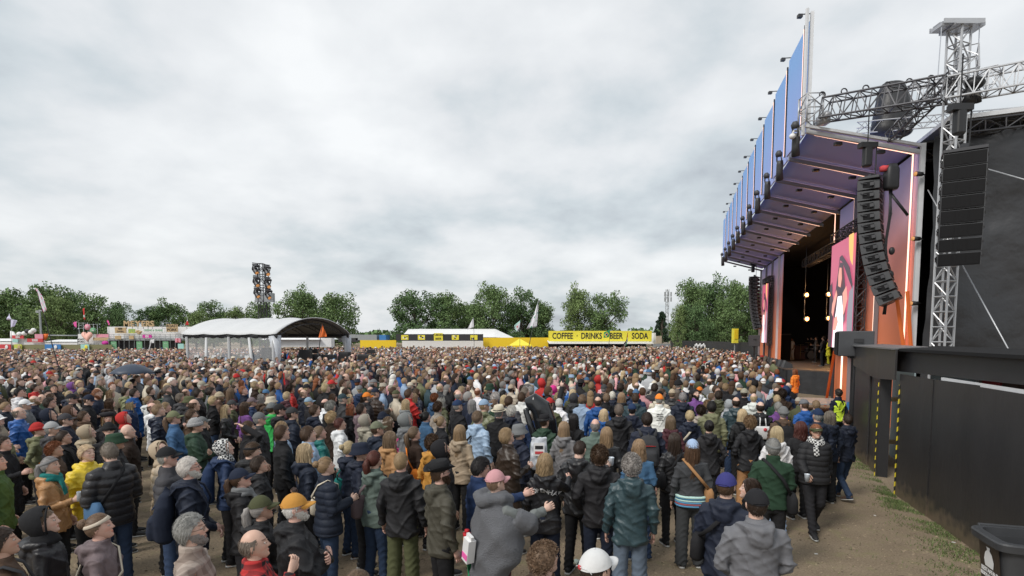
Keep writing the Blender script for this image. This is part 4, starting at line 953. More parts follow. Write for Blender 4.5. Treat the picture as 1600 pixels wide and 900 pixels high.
t = MB(); zc = (zt+a[2])/2+.05
for s, x in (('COFFEE', 879), ('·', 901.5), ('DRINKS', 924), ('BEER', 962.5), ('SODA', 999.5)):
    text_mb(t, s, 1.05, facing((dy(x, 525, YS)[0], YS-.1, zc), (0,-1,0)), font_scale=(.86, 1.2))
sub('lettering', t, m_ink, e)
mb = MB(); mb.slab([(a[0], YS-1.2, a[2]-.25), (b[0], YS-1.2, a[2]-.25), (b[0], YS+3, a[2]+.12), (a[0], YS+3, a[2]+.12)], (0,0,1), .1); sub('awning', mb, m_tentw, e)
for k in range(6):
    x = a[0]+W_*k/5; mb = MB(); mb.tube([(x, YS-.4, 0), (x, YS-.4, a[2]-.1)], .07, 6); sub('post', mb, M_['dsteel'], e)
mb = MB(); mb.box((cx, YS+3.2, 1.2), (W_, .1, 2.4)); sub('back_wall', mb, m_dk, e)
mb = MB(); mb.box((cx, YS-.2, .55), (W_-.3, .6, 1.1)); sub('counter', mb, m_wood, e)
board('bar_tent_end', 1018.5, 520, 1022, 535, 84, m_tentw, 'narrow white canvas end right of the yellow lettered sign', 'tent', th=2); board('shed', 1022, 525, 1030, 537, 88, mat('cream_wall', (.5,.42,.32)), 'small cream shed between yellow sign and black fence', 'shed', th=3)
# radio mast
e = empty('radio_mast', tuple(dy(1043, 530, 160)*(1,1,0)), 'tall grey lattice radio mast above the distant trees', 'mast')
def lattice(mb, a, b, w, r=.02, rd=.012, n=None, nleg=4, roll=0, hint=(0, 1, 0)):
    a = np.array(a, float); b = np.array(b, float); d = b-a; Ln = np.linalg.norm(d); d /= Ln
    h = np.array(hint, float); u = h-d*h.dot(d); u /= np.linalg.norm(u); v = np.cross(d, u); n = n or max(2, int(Ln/w))
    cs = [(u*math.cos(t)+v*math.sin(t))*w*(.7071 if nleg == 4 else .577) for t in [math.pi/4+roll+2*math.pi*k/nleg for k in range(nleg)]]
    for c in cs: mb.tube([a+c, b+c], r, 6)
    for k in range(nleg):
        c0, c1 = cs[k], cs[(k+1) % nleg]
        for i in range(n+1):
            p = a+d*Ln*i/n
            if nleg == 4: mb.tube([p+c0, p+c1], rd, 4)
            if i < n:
                q = a+d*Ln*(i+1)/n; mb.tube([p+(c0 if (i+k) % 2 else c1), q+(c1 if (i+k) % 2 else c0)], rd, 4)
mb = MB(); t_ = dy(1043, 452, 160); lattice(mb, (t_[0], 160, 0), t_, .9, .07, .05, 16, 3); sub('lattice', mb, m_scaf, e)
for y in (460, 468):
    mb = MB(); c = dy(1043, y, 160)
    for s in (-.9, 0, .9): mb.box(c+np.array([s, -.5, 0]), (.35, .3, 1.3))
    sub('antenna', mb, m_scaf, e)
mb = MB(); mb.tube([dy(461, 470, 150), dy(461, 454, 150)], .06, 6); mb.box(dy(461, 458, 150), (.5,.3,.8)); tag(obj('thin_mast', mb, m_scaf), 'thin distant mast poking above the tree behind the tent', 'mast')
# black fence right of centre and mesh fence
board('mesh_fence', 1020, 537, 1048, 548, 74, m_scaf, 'grey wire fence with dark sheet between shed and black fence', 'fence', th=.05)
mb = MB(); P = [dy(1048, 533, 76)*(1,1,0), dy(1084, 534.5, 70)*(1,1,0), dy(1200, 538, 46)*(1,1,0)]
for k in range(2):
    d = P[k+1]-P[k]; mb.slab([P[k], P[k+1], P[k+1]+(0,0,2.55), P[k]+(0,0,2.55)], (d[1],-d[0],0), .08)
tag(obj('black_fence', mb, m_dk, smooth=False), 'tall black solid fence running from the bar to the stage', 'fence')
t = MB(); c = dy(1093, 541.5, 64)
for i in range(9): t.ell(c+np.array([(i-4)*.14, -.2, .12*math.sin(i*2.1)+.12]), (.1,.05,.14+.04*(i % 3)), 8, 6)
tag(obj('chalk_drawing', t, m_wht), 'white graffiti tag on the black fence', 'graffiti')
e = empty('yellow_tower_sign', tuple(dy(1148, 538, 52)*(1,1,0)), 'yellow upright box sign standing behind the black fence', 'sign'); mb = MB(); a = dy(1144.5, 536, 52); b = dy(1152.5, 513.5, 52); mb.box(((a[0]+b[0])/2, 52, (a[2]+b[2])/2), (b[0]-a[0], .5, b[2]-a[2])); sub('panel', mb, m_lyel, e)
mb = MB(); mb.box(((a[0]+b[0])/2, 51.72, (a[2]+b[2])/2+.15), (.3, .04, .9)); sub('figure', mb, m_yel, e); mb = MB(); mb.tube([((a[0]+b[0])/2, 52, 0), ((a[0]+b[0])/2, 52, a[2])], .06, 6); sub('post', mb, m_scaf, e)
# ------------------------------------------------ arched mixing tent
m_memb = mat('tent_membrane', (.58,.59,.60), rough=.6, var=.06); m_pvc = mat('clear_pvc', (.8,.82,.85), rough=.25); m_win = m_pvc
def glassy(m, alpha):
    m.node_tree.nodes['Principled BSDF'].inputs['Alpha'].default_value = alpha
glassy(m_pvc, .28); m_crt = mat('gathered_pvc', (.62,.65,.70), rough=.35, var=.25, vs_=3); glassy(m_crt, .8)
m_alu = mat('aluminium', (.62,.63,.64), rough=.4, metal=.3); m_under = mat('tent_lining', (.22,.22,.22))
def mixing_tent():
    A = np.array([-21.4, 35.9, 0]); B = np.array([-14.9, 34.0, 0]); w = np.array([.276, .961, 0])*7.9; Cc = B+w; D = A+w
    e = empty('arched_tent', tuple((A+B+Cc+D)/4), 'open grey arched tent with clear plastic sides amid the crowd', 'tent')
    ax = (B-A)/np.linalg.norm(B-A); ze = 3.22; zr = 4.35
    def arch(p, s, dz=0, ov=.0):   # s 0..1 across width
        q = p+(w*(s*(1+2*ov)-ov)); return q+np.array([0, 0, ze+(zr-ze)*(1-(2*s-1)**2)**.9*1.0+dz])
    L_ = np.linalg.norm(B-A); nb = 4; mb = MB(); n = 16; V = []
    for k in range(nb*4+1):
        t = k/(nb*4); dip = .10*math.sin(math.pi*((t*nb) % 1))
        for j in range(n+1): V.append(arch(A-ax*.35+ax*(L_+.7)*t, j/n, .05-dip*math.sin(math.pi*j/n)-.06*math.sin(math.pi*((t*nb) % 1)), .02))
    Fc = [(a*(n+1)+j, (a+1)*(n+1)+j, (a+1)*(n+1)+j+1, a*(n+1)+j+1) for a in range(nb*4) for j in range(n)]
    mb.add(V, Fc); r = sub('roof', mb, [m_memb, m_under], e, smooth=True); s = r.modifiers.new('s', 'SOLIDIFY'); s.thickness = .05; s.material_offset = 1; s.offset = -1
    for k in range(nb+1):
        P = [arch(A+ax*L_*k/nb, j/12, -.12) for j in range(13)]; Q = [arch(A+ax*L_*k/nb, j/12, -.4) for j in range(1, 12)]
        mb = MB(); mb.tube(P, .05, 6); mb.tube(Q, .035, 6)
        for j in range(1, 12): mb.tube([P[j], Q[j-1]], .02, 4)
        sub('roof_arch', mb, M_['dsteel'], e)
    for p0, p1 in ((A, B), (D, Cc)):
        mb = MB(); mb.tube([p0-ax*.3+(0,0,ze-.1), p1+ax*.3+(0,0,ze-.1)], [(.07,.14)]*2, 4, hint=(1,0,0)); sub('eave_beam', mb, M_['dsteel'], e)
    for p in (A, B, Cc, D, A*.5+B*.5, Cc*.5+D*.5):
        mb = MB(); mb.tube([p, p+(0,0,ze-.15)], .10, 8); sub('post', mb, m_alu, e)
    # gathered transparent curtains at the gable corners
    for p in (B, Cc):
        mb = MB(); P = [p+(0,.25,ze-.1), p+(.15,.2,ze*.6), p+(.05,.2,ze*.35), p+(.2,.25,.1)]; mb.tube(P, [.38,.22,.26,.34], 14); o = sub('gathered_curtain', mb, m_crt, e, smooth=True)
    mb = MB(); V = []
    for k in range(29):
        t = k/28; q = A+(B-A)*t+np.array([.0, .05*math.sin(k*2.3), 0])
        V += [q+(0,0,.2), q+(0,0,ze-.2)]
    mb.add(V, [(2*k, 2*k+2, 2*k+3, 2*k+1) for k in range(28)]); sub('clear_side', mb, m_pvc, e, smooth=True)
    for t in (.22, .78): 
        mb = MB(); q = A+(B-A)*t; mb.tube([q+(-.35*(t > .5)+.1,-.05,ze-.2), q+(0,-.08,.2)], [(.08,.05),(.14,.05)], 8); sub('tied_curtain', mb, m_memb, e, smooth=True)
    c = (A+B+Cc+D)/4
    mb = MB(); mb.tube([A+(.3,.3,.5), D+(.3,0,.5)], .05, 4); 
    # sheets of paper
    for k, t in enumerate((.12, .33, .71)):
        q = A+(B-A)*t+np.array([0, -.12, 1.7]); mb = MB(); mb.box((0,0,0), (.28,.01,.38)); o = obj('paper_sheet', mb, M_['white'], loc=tuple(q), smooth=False); tag(o, ('leftmost', 'middle', 'rightmost')[k]+' of three paper sheets taped inside the clear tent side', 'paper', 'paper sheets on the clear tent side')
    # equipment inside: control desk, cases, speakers
    rr = random.Random(4)
    spec = [('blue domed cover over equipment seen through the clear side', 'cover', -18.3, 38.3, 1.8, 1.8, mat('blue_cover', (.07,.13,.22))), ('tall black equipment rack behind the clear side', 'rack', -17.0, 38.2, 1.1, 2.3, M_['black']),
      ('black mixing console at the tent opening, left one', 'console', -14.3, 38.4, 1.3, 1.85, M_['black']), ('black monitor screen on a case near the tent post', 'monitor', -14.0, 36.9, .8, 2.2, M_['black']), ('large black flight case in the middle of the tent opening', 'case', -13.0, 38.7, 1.1, 1.8, M_['dsteel']),
      ('black speaker box in the tent opening right of the case', 'speaker', -11.8, 38.4, .8, 2.0, M_['black']), ('black camera platform at the right end of the tent opening', 'platform', -10.6, 39.6, 1.3, 1.8, M_['black'])]
    for l, cat, x, y, ww, hh, m in spec:
        mb = MB(); mb.rings([(0, ww/2, .35, 0), (hh*.7, ww/2, .35, 0), (hh*.75, ww/2*.97, .33, 0), (hh*.95, ww/2*(.6 if cat == 'cover' else .96), .3, 0), (hh, ww/2*(.2 if cat == 'cover' else .93), .28, 0)], 16, p=.35 if cat != 'cover' else .8)
        if cat in ('speaker', 'monitor', 'console', 'case', 'platform'): mb.box((0, -.37, hh*.8), (ww*.8, .04, hh*.22)); 
        if cat in ('platform', 'console'):
            mb.box((.1, -.1, hh+.12), (ww*.9, .4, .05)); mb.box((ww*.3, -.1, hh+.2), (.5, .3, .28)); mb.tube([(ww*.1,-.1,hh+.1),(ww*.1,-.1,hh+.5)], .05, 6)
        o = obj(cat if cat != 'case' else 'flight_case', mb, m, loc=(x, y, 0), smooth=False); tag(o, l, cat)
    board('white_marquee', 428, 526, 520, 542, 56, m_tentw, 'white marquee side seen through the tent opening', 'tent', th=1)
    q = dy(459, 526, 56); mb = MB(); mb.add([q+(-3,-1,-.3), q+(3,-1,-.3), q+(3,5,-.3), q+(-3,5,-.3), q+(0,2,1.5)], [(0,1,4),(1,2,4),(2,3,4),(3,0,4)]); tag(obj('peaked_marquee', mb, m_tentw, smooth=False), 'white peaked marquee roof seen through the tent opening', 'tent')
mixing_tent()
# ------------------------------------------------ tower of six lamps
def head_mb(mb, M, s=1.0):     # moving head lamp, hanging, pointing local +x down
    mb.box((0,0,0), (.34*s,.30*s,.10*s), 0, M)
    for k in (-1, 1): mb.tube([(0,k*.17*s,-.03*s), (.0,k*.19*s,-.2*s), (0,k*.16*s,-.30*s)], .03*s, 6, 0, M=M)
    mb.tube([(-.18*s,0,-.22*s), (-.05*s,0,-.26*s), (.12*s,0,-.32*s), (.26*s,0,-.36*s)], [.10*s,.15*s,.15*s,.13*s], 12, 0, M=M)
m_lamp = mat('warm_lamp', (.4,.2,.08), emit=(1.0,.45,.15), es=.28); m_spot = mat('stage_spot', (1,.6,.3), emit=(1.0,.40,.10), es=1.9); m_led = mat('led_tube', (1,.75,.6), emit=(1.0,.55,.40), es=1.15)
def lamp_tower():
    Y = 50; b = dy(408, 500, Y); e = empty('light_tower', (b[0], Y, 0), 'black lattice light tower with six lamps behind the arched tent', 'light tower')
    t1 = dy(402.5, 412, Y); mb = MB(); lattice(mb, (t1[0]+.3, Y, 0), (t1[0]+.3, Y, t1[2]), .5, .035, .02, 20, 4); lattice(mb, (t1[0]+.78, Y, 0), (t1[0]+.78, Y, t1[2]-.1), .3, .03, .018, 26, 3); sub('lattice_mast', mb, M_['dsteel'], e)
    for k, y in enumerate((410.5, 430, 447.5)):
        a = dy(394+k*1.3, y, Y); c = dy(422+k*.8, y+4, Y); mb = MB(); mb.tube([a, c], .035, 6); sub('cross_bar', mb, M_['dsteel'], e)
        for x, yy in ((400+k*1.2, y+4.5), (417.5+k*1.2, y+6.5)):
            p = dy(x, yy, Y-.2); mb = MB(); s = 1.55; MM = Matrix.Translation(p) @ Euler((0, R(25), R(-40))).to_matrix().to_4x4(); head_mb(mb, MM, s)
            o = sub('lamp', mb, M_['dsteel'], e, smooth=False); mb = MB(); mb.tube([(.265*s,0,-.362*s), (.29*s,0,-.368*s)], .095*s, 14, M=MM); q = sub('lens', mb, m_lamp, o)
    mb = MB(); mb.box(dy(414, 465, Y), (1.6, .5, .8)); sub('control_box', mb, m_scaf, e)
lamp_tower()
# ------------------------------------------------ the stage
O = np.array([9.5, 18.0, 0]); U = np.array([.2873, .9578, 0]); WV = np.array([.9578, -.2873, 0]); ZF0, ZF1, ZI, TI = 9.72, 13.15, 8.78, 3.1; LS = 31.5; NB = 11; BW = LS/NB
S = lambda s, t, z: O+U*s+WV*t+np.array([0, 0, z])
def gradmat(name, stops, z0, z1, rough=.75):
    m = mat(name, (1,1,1), rough=rough, bump=.02, bs=2); nt = m.node_tree; N = nt.nodes; L = nt.links; b = N['Principled BSDF']
    g = N.new('ShaderNodeNewGeometry'); sx = N.new('ShaderNodeSeparateXYZ'); L.new(g.outputs['Position'], sx.inputs[0])
    mr = N.new('ShaderNodeMapRange'); mr.inputs[1].default_value = z0; mr.inputs[2].default_value = z1; L.new(sx.outputs[2], mr.inputs[0])
    n = N.new('ShaderNodeTexNoise'); n.inputs['Scale'].default_value = .7; n.inputs['Detail'].default_value = 4; L.new(g.outputs['Position'], n.inputs['Vector'])
    a = N.new('ShaderNodeMath'); a.operation = 'MULTIPLY_ADD'; a.inputs[1].default_value = .08; L.new(n.outputs[0], a.inputs[0]); L.new(mr.outputs[0], a.inputs[2])
    r = N.new('ShaderNodeValToRGB'); e = r.color_ramp.elements
    while len(e) < len(stops): e.new(.5)
    for i, (p, c) in enumerate(stops): e[i].position = p; e[i].color = (*c, 1)
    L.new(a.outputs[0], r.inputs[0]); L.new(r.outputs[0], b.inputs['Base Color']); return m
# one printed banner fabric: orange at the foot through rose and violet to blue at the top
m_ban = gradmat('sunset_banner', [(0, (.88,.22,.065)), (.30, (.85,.25,.12)), (.48, (.78,.29,.25)), (.60, (.74,.48,.62)), (.67, (.60,.54,.90)), (.80, (.36,.47,.90)), (1, (.26,.48,.90))], 0, 13.2)
m_frame = mat('white_frame', (.62,.63,.65), rough=.5, var=.1); m_beam = mat('grey_beam', (.22,.22,.24), rough=.5)
def stage():
    e = empty('concert_stage', tuple(S(15, 3, 0)), 'open-air concert stage with blue to orange banner front and canopy', 'stage')
    n = -WV
    for k in range(NB):
        s0, s1 = k*BW+.10, (k+1)*BW-.10; jut = .0   # each panel is set like a saw tooth
        mb = MB(); mb.slab([S(s0, -jut, ZF0), S(s1, -.14, ZF0), S(s1, -.14, ZF1), S(s0, -jut, ZF1+.05)], WV, .05); p = sub('front_panel', mb, m_ban, e)
        mb = MB(); mb.slab([S(s0-.02, -.03, ZF0-.1), S(s0-.02, -.03, ZF1+.2), S(s0-.02, .07, ZF1+.2), S(s0-.02, .07, ZF0-.1)], -U, .12); sub('panel_frame', mb, m_frame, p)
        mb = MB(); mb.tube([S(s0+.22, -jut-.14, ZF0+.15), S(s0+.22, -jut-.14, ZF1-.15)], .015, 6); sub('light_tube', mb, m_led, p)
        mb = MB(); mb.tube([S(s0+.18, -jut-.12, ZF0+.1), S(s0+.18, -jut-.12, ZF1-.05)], .032, 6); sub('tube_holder', mb, M_['dsteel'], p)
        mb = MB(); mb.tube([S(s0, -jut, ZF1+.2), S(s0, -jut-.28, ZF1+.22)], .018, 5); mb.box(S(s0, -jut-.32, ZF1+.17), (.14,.12,.10)); sub('top_lamp', mb, M_['dsteel'], p)
    # canopy underside, one cloth sheet per bay, beams and light strips
    for k in range(NB):
        s0, s1 = k*BW+.02, (k+1)*BW-.02; mb = MB(); V = []
        for i in range(7):
            for j in range(7):
                a, b = i/6, j/6; sag = -.10*math.sin(math.pi*a)*math.sin(math.pi*b); V.append(S(s0+(s1-s0)*a, .1+(TI-.1)*b, ZF0-.05+(ZI-ZF0+.05)*b+.14+sag*0-.25*(1-abs(2*a-1))*0))
        mb.add(V, [(i*7+j, i*7+j+1, (i+1)*7+j+1, (i+1)*7+j) for i in range(6) for j in range(6)]); o = sub('canopy_sheet', mb, m_ban, e, smooth=True)
        md = o.modifiers.new('s', 'SOLIDIFY'); md.thickness = .03
    for k in range(NB+1):
        s0 = k*BW; mb = MB(); mb.slab([S(s0-.05, .0, ZF0-.12), S(s0-.05, TI+.05, ZI-.13), S(s0-.05, TI+.05, ZI+.0), S(s0-.05, .0, ZF0+.0)], U, .10); sub('canopy_beam', mb, m_beam if k else m_frame, e)
        mb = MB(); st = [S(s0+.20, .25, ZF0-.12), S(s0+.20, TI-.08, ZI-.05)]
        if k in (0, 1, 2, 3) or k >= 8: st += [S(s0+.20, TI-.08, ZI-.05) - np.array([0, 0, 6.5 if k != 3 else 1.3])]
        if k < NB: mb.tube(st, .024, 6); sub('light_strip', mb, m_led, e)
        for q in (.9, 2.1):
            mb = MB(); mb.box(S(s0+.05, q, ZF0-.25-(ZF0-ZI)*q/TI), (.22,.12,.09)); sub('fitting', mb, M_['black'], e)
    # upright walls either side of the opening
    S1, S2 = 8.3, 22.0
    for nm, a, b, z0 in (('side_panel', 0, BW-.06, 0), ('side_panel', BW, 2*BW-.06, 0), ('side_panel', 2*BW, S1, 0), ('side_panel', S2, 8*BW+.4, 1.2), ('side_panel', 8*BW+.46, 10*BW-.06, 0), ('side_panel', 10*BW, LS, 0)):
        mb = MB(); mb.slab([S(a, TI, z0), S(b, TI, z0), S(b, TI, ZI), S(a, TI, ZI)], WV, .05); sub(nm, mb, m_ban, e)
    for k in (1, 2, 8, 9, 10, 11):
        s0 = k*BW; mb = MB(); mb.slab([S(s0-.03, TI-.16, 0), S(s0-.03, TI-.02, 0), S(s0-.03, TI-.02, ZI), S(s0-.03, TI-.16, ZI)], -U, .06 if k else .13); sub('wall_post', mb, m_frame if k in (0, 8) else m_beam, e)
    # white frame end caps
    mb = MB(); mb.slab([S(-.18, TI-.04, .0), S(-.18, TI+.08, 0), S(-.18, TI+.08, ZI+.12), S(-.18, TI-.04, ZI+.12)], -U, .12); sub('end_post', mb, m_frame, e)
    mb = MB(); mb.slab([S(-.18, -.1, ZF0+.0), S(-.18, TI+.02, ZI+.02), S(-.18, TI+.02, ZI+.10), S(-.18, -.1, ZF0+.08)], -U, .10); sub('end_beam', mb, m_frame, e)
    mb = MB(); mb.tube([S(-.12, -.15, ZF0-.2), S(-.12, -.15, ZF1+.25)], .06, 6); sub('end_mast', mb, m_frame, e)
    # interior black box
    m_drape = mat('black_drape', (.006,.006,.007), rough=.95, bump=.1, bs=3)
    for nm, P, nn in (('back_drape', [S(-.4,13,0), S(LS,13,0), S(LS,13,9.4), S(-.4,13,9.4)], WV), ('side_drape', [S(LS-.2,TI+.1,0), S(LS-.2,13,0), S(LS-.2,13,9.3), S(LS-.2,TI+.1,9.2)], U), ('side_drape', [S(S1-2.2,TI+.8,1.2), S(S1-2.2,13,1.2), S(S1-2.2,13,9.3), S(S1-2.2,TI+.8,9.2)], -U), ('ceiling_drape', [S(-.1,TI+.1,8.95), S(LS,TI+.1,8.95), S(LS,13,9.1), S(-.1,13,9.1)], (0,0,1))):
        mb = MB(); mb.slab(P, nn, .06); sub(nm, mb, m_drape, e)
    # deck with dark skirt
    m_deck = mat('deck_boards', (.10,.075,.06), rough=.45, var=.3); m_skirt = mat('skirt_cloth', (.040,.042,.046), rough=.6, bump=.5, bs=2.2, var=.3, vs_=2)
    P = [S(10.9,4.3,1.22), S(13.5,2.0,1.22), S(31,1.9,1.22), S(31,12.9,1.22), S(7,12.9,1.22), S(7,4.4,1.22)]
    mb = MB(); mb.slab(P, (0,0,1), .07); sub('deck', mb, m_deck, e)
    mb = MB(); Q = [S(7,4.45,0), S(10.85,4.35,0), S(13.45,2.05,0), S(31,1.95,0)]; V = []; cnt = 0
    for i in range(3):
        nn = int(np.linalg.norm(Q[i+1]-Q[i])/.16)
        for j in range(nn+1):
            q = Q[i]*(1-j/nn)+Q[i+1]*(j/nn)+WV*.03*math.sin(j*1.1+i)+WV*.02*math.sin(j*.37); V += [q, q-WV*.03+(0,0,1.23)]; cnt += 1
    mb.add(V, [(2*k, 2*k+2, 2*k+3, 2*k+1) for k in range(cnt-1)]); sub('skirt', mb, m_skirt, e, smooth=True)
    # roof slab and its trusses, black tarpaulin flank
    m_tarp = mat('black_tarpaulin', (.034,.035,.039), rough=.4, var=.3, vs_=1.2, bump=.6, bs=1.6)
    V = []; nx, nz = 26, 20
    for i in range(nx+1):
        for j in range(nz+1):
            t = TI+.2+10.5*i/nx; z = 9.0*j/nz; ph = .14*math.sin(i*.9+j*.35)+.05*math.sin(j*1.3+i*.2)*math.sin(i*.45)+.04*math.sin(i*2.2)+.06*math.sin(j*2.1-i*1.1)*math.sin(i*.31+1)
            V.append(S(-.55+ph, t, z))
    mb = MB(); mb.add(V, [(i*(nz+1)+j, (i+1)*(nz+1)+j, (i+1)*(nz+1)+j+1, i*(nz+1)+j+1) for i in range(nx) for j in range(nz)]); o = sub('black_tarpaulin', mb, m_tarp, e, smooth=True)
    mb = MB(); mb.slab([S(-.9,TI+.35,9.28), S(-.9,16,9.75), S(LS,16,9.75), S(LS,TI+.35,9.28)], (0,0,1), .12); sub('roof', mb, m_frame, e)
    mb = MB(); lattice(mb, S(-.75,TI+.3,9.05), S(-.75,15,9.4), .32, .03, .02, 24, 4); sub('roof_edge_truss', mb, M_['dsteel'], e)
    mb = MB(); lattice(mb, S(.5,TI+.3,8.7), S(.5,12.5,8.85), .3, .03, .02, 24, 4); sub('roof_edge_truss', mb, M_['dsteel'], e)
    for z, s in ((8.1, 14), (7.8, 19)):
        mb = MB(); lattice(mb, S(S1-1.5, TI+1.5+(s-14)*.8, z), S(S2+.2, TI+1.5+(s-14)*.8, z), .5, .03, .018, 26, 4, hint=(0,0,1)); sub('inner_truss', mb, M_['dsteel'], e)
    return e
stage_e = stage()
# warm stage lamps (lit in the photograph)
for i, (px, py) in enumerate(((1258.5, 461), (1293, 460), (1259, 498.5), (1292.5, 497.5))):
    p = dy(px, py, 34+(i % 2)*1.0); l = ('upper left', 'upper right', 'lower left', 'lower right')[i]
    mb = MB(); mb.tube([(0,.1,0), (0,.0,0), (0,-.12,0)], [.08,.15,.17], 12); o = obj('stage_lamp', mb, M_['dsteel'], loc=tuple(p)); tag(o, l+' glowing orange stage lamp in the dark stage opening', 'lamp', 'glowing lamps on stage')
    mb = MB(); mb.ell((0,-.14,0), (.12,.05,.12), 14, 8); obj('lens', mb, m_spot, o)
    if i < 2: mb = MB(); mb.tube([(0,.05,0), (0,.05,-1.6)], .02, 5); mb.tube([(0,.05,.1), (0,.05,3.0)], .015, 5); obj('hanger', mb, M_['dsteel'], o)
    ld = bpy.data.lights.new('lamp_glow', 'POINT'); ld.energy = 50; ld.color = (1,.5,.2); ld.shadow_soft_size = .15; lo = bpy.data.objects.new('lamp_glow', ld); C.objects.link(lo); lo.parent = o; lo.location = (0,-.4,0)
# ---- LED screens
m_spk = mat('screen_pink', (.1,.02,.04), rough=.4, emit=(.50,.10,.17), es=.75); m_swh = mat('screen_white', (.1,.1,.1), rough=.4, emit=(.95,.85,.90), es=.95); m_ssk = mat('screen_skin', (.1,.05,.04), emit=(.72,.33,.27), es=.85); m_shr = mat('screen_dark', (.02,.015,.02), rough=.4, emit=(.06,.03,.05), es=.6); m_sgr = mat('screen_grey', (.05,.05,.05), emit=(.30,.28,.33), es=.7); m_sbr = mat('screen_gold', (.05,.05,.05), emit=(.85,.45,.15), es=.9)
def led_screen(s0, s1, z0, z1, t, label):
    c = S((s0+s1)/2, t, 0); e = empty('led_screen', tuple(c), label, 'screen', 'led screens beside the stage opening')
    W2 = s1-s0; Hh = z1-z0
    def pt(u, v, o): return S(s0+u*W2, t-o, z0+v*Hh)      # u: 0 near .. 1 far ; v up
    mb = MB(); mb.slab([S(s0,t,z0), S(s1,t,z0), S(s1,t,z1), S(s0,t,z1)], WV, .12); sub('housing', mb, M_['black'], e)
    def shp(P, m, o, nm='picture'):
        mb = MB(); mb.slab([pt(1-a, b, o) for a, b in P], -WV, .004); return mb, m
    layers = [([(0,0),(1,0),(1,1),(0,1)], m_spk), ([(0,0),(.16,0),(.2,.42),(.1,.55),(0,.5)], m_shr), ([(.0,.60),(.1,.64),(.13,.56),(.1,.5),(0,.52)], m_shr),
      ([(.82,0),(1,0),(1,.55),(.85,.5),(.8,.3)], m_sgr), ([(.36,.10),(.25,.30),(.28,.52),(.36,.70),(.44,.80),(.56,.78),(.66,.62),(.74,.42),(.72,.25)], m_shr), ([(.38,.72),(.44,.82),(.52,.80),(.66,.72),(.84,.60),(.97,.52),(.98,.56),(.84,.72),(.66,.80),(.52,.86),(.42,.85)], m_shr),
      ([(.22,.30),(.16,.34),(.18,.42),(.34,.55),(.38,.5),(.3,.40)], m_ssk), ([(.62,.50),(.76,.56),(.82,.44),(.72,.32),(.52,.24),(.44,.26),(.48,.33),(.66,.40)], m_ssk), ([(.43,.58),(.42,.68),(.46,.75),(.54,.74),(.57,.64),(.53,.56)], m_ssk),
      ([(.28,0),(.30,.20),(.40,.36),(.44,.48),(.60,.48),(.68,.34),(.74,.0)], m_swh), ([(.28,.17),(.33,.28),(.44,.30),(.5,.24),(.4,.16)], m_ssk), ([(.82,1),(1,1),(1,.72),(.9,.78),(.84,.88)], m_sbr)]
    pe = None; mb = MB(); mats = []
    for i, (P, m) in enumerate(layers):
        if m not in mats: mats.append(m)
        mb.slab([pt(1-a, b, .006+.008*i) for a, b in P], -WV, .004, mats.index(m))
    sub('picture', mb, mats, e)
    mb = MB(); lattice(mb, S(s0-.2, t+.15, z1+.35), S(s1+.2, t+.15, z1+.35), .35, .025, .014, 9, 4, hint=(0,0,1)); sub('top_truss', mb, M_['dsteel'], e)
    mb = MB(); lattice(mb, S(s0-.22, t+.15, z0-.2), S(s0-.22, t+.15, z1+.3), .3, .02, .012, 14, 4, hint=U); sub('side_ladder', mb, M_['dsteel'], e)
    mb = MB(); 
    for s in (s0+.2, s1-.2): mb.tube([S(s, t+.2, 0 if s0 < 20 else 0), S(s, t+.2, z0)], .06, 6)
    sub('support', mb, M_['dsteel'], e)
def scr_s(px, py, t):    # stage coordinate s where pixel column meets plane t
    r = ray(px, py); a = O+WV*t; # a+U s = k r (x,y)
    A = np.array([[r[0], -U[0]], [r[1], -U[1]]]); k, s = np.linalg.solve(A, a[:2]); return s
sA, sB = scr_s(1335, 450, 2.7), scr_s(1297, 470, 2.7)
led_screen(sA, sB, 2.62, 7.1, 2.7, 'large near screen showing a singer in white on pink')
sC, sD = scr_s(1199, 500, 2.7), scr_s(1190.5, 500, 2.7)
led_screen(sC, sD, 2.62, 7.1, 2.7, 'far narrow screen at the distant side of the stage')
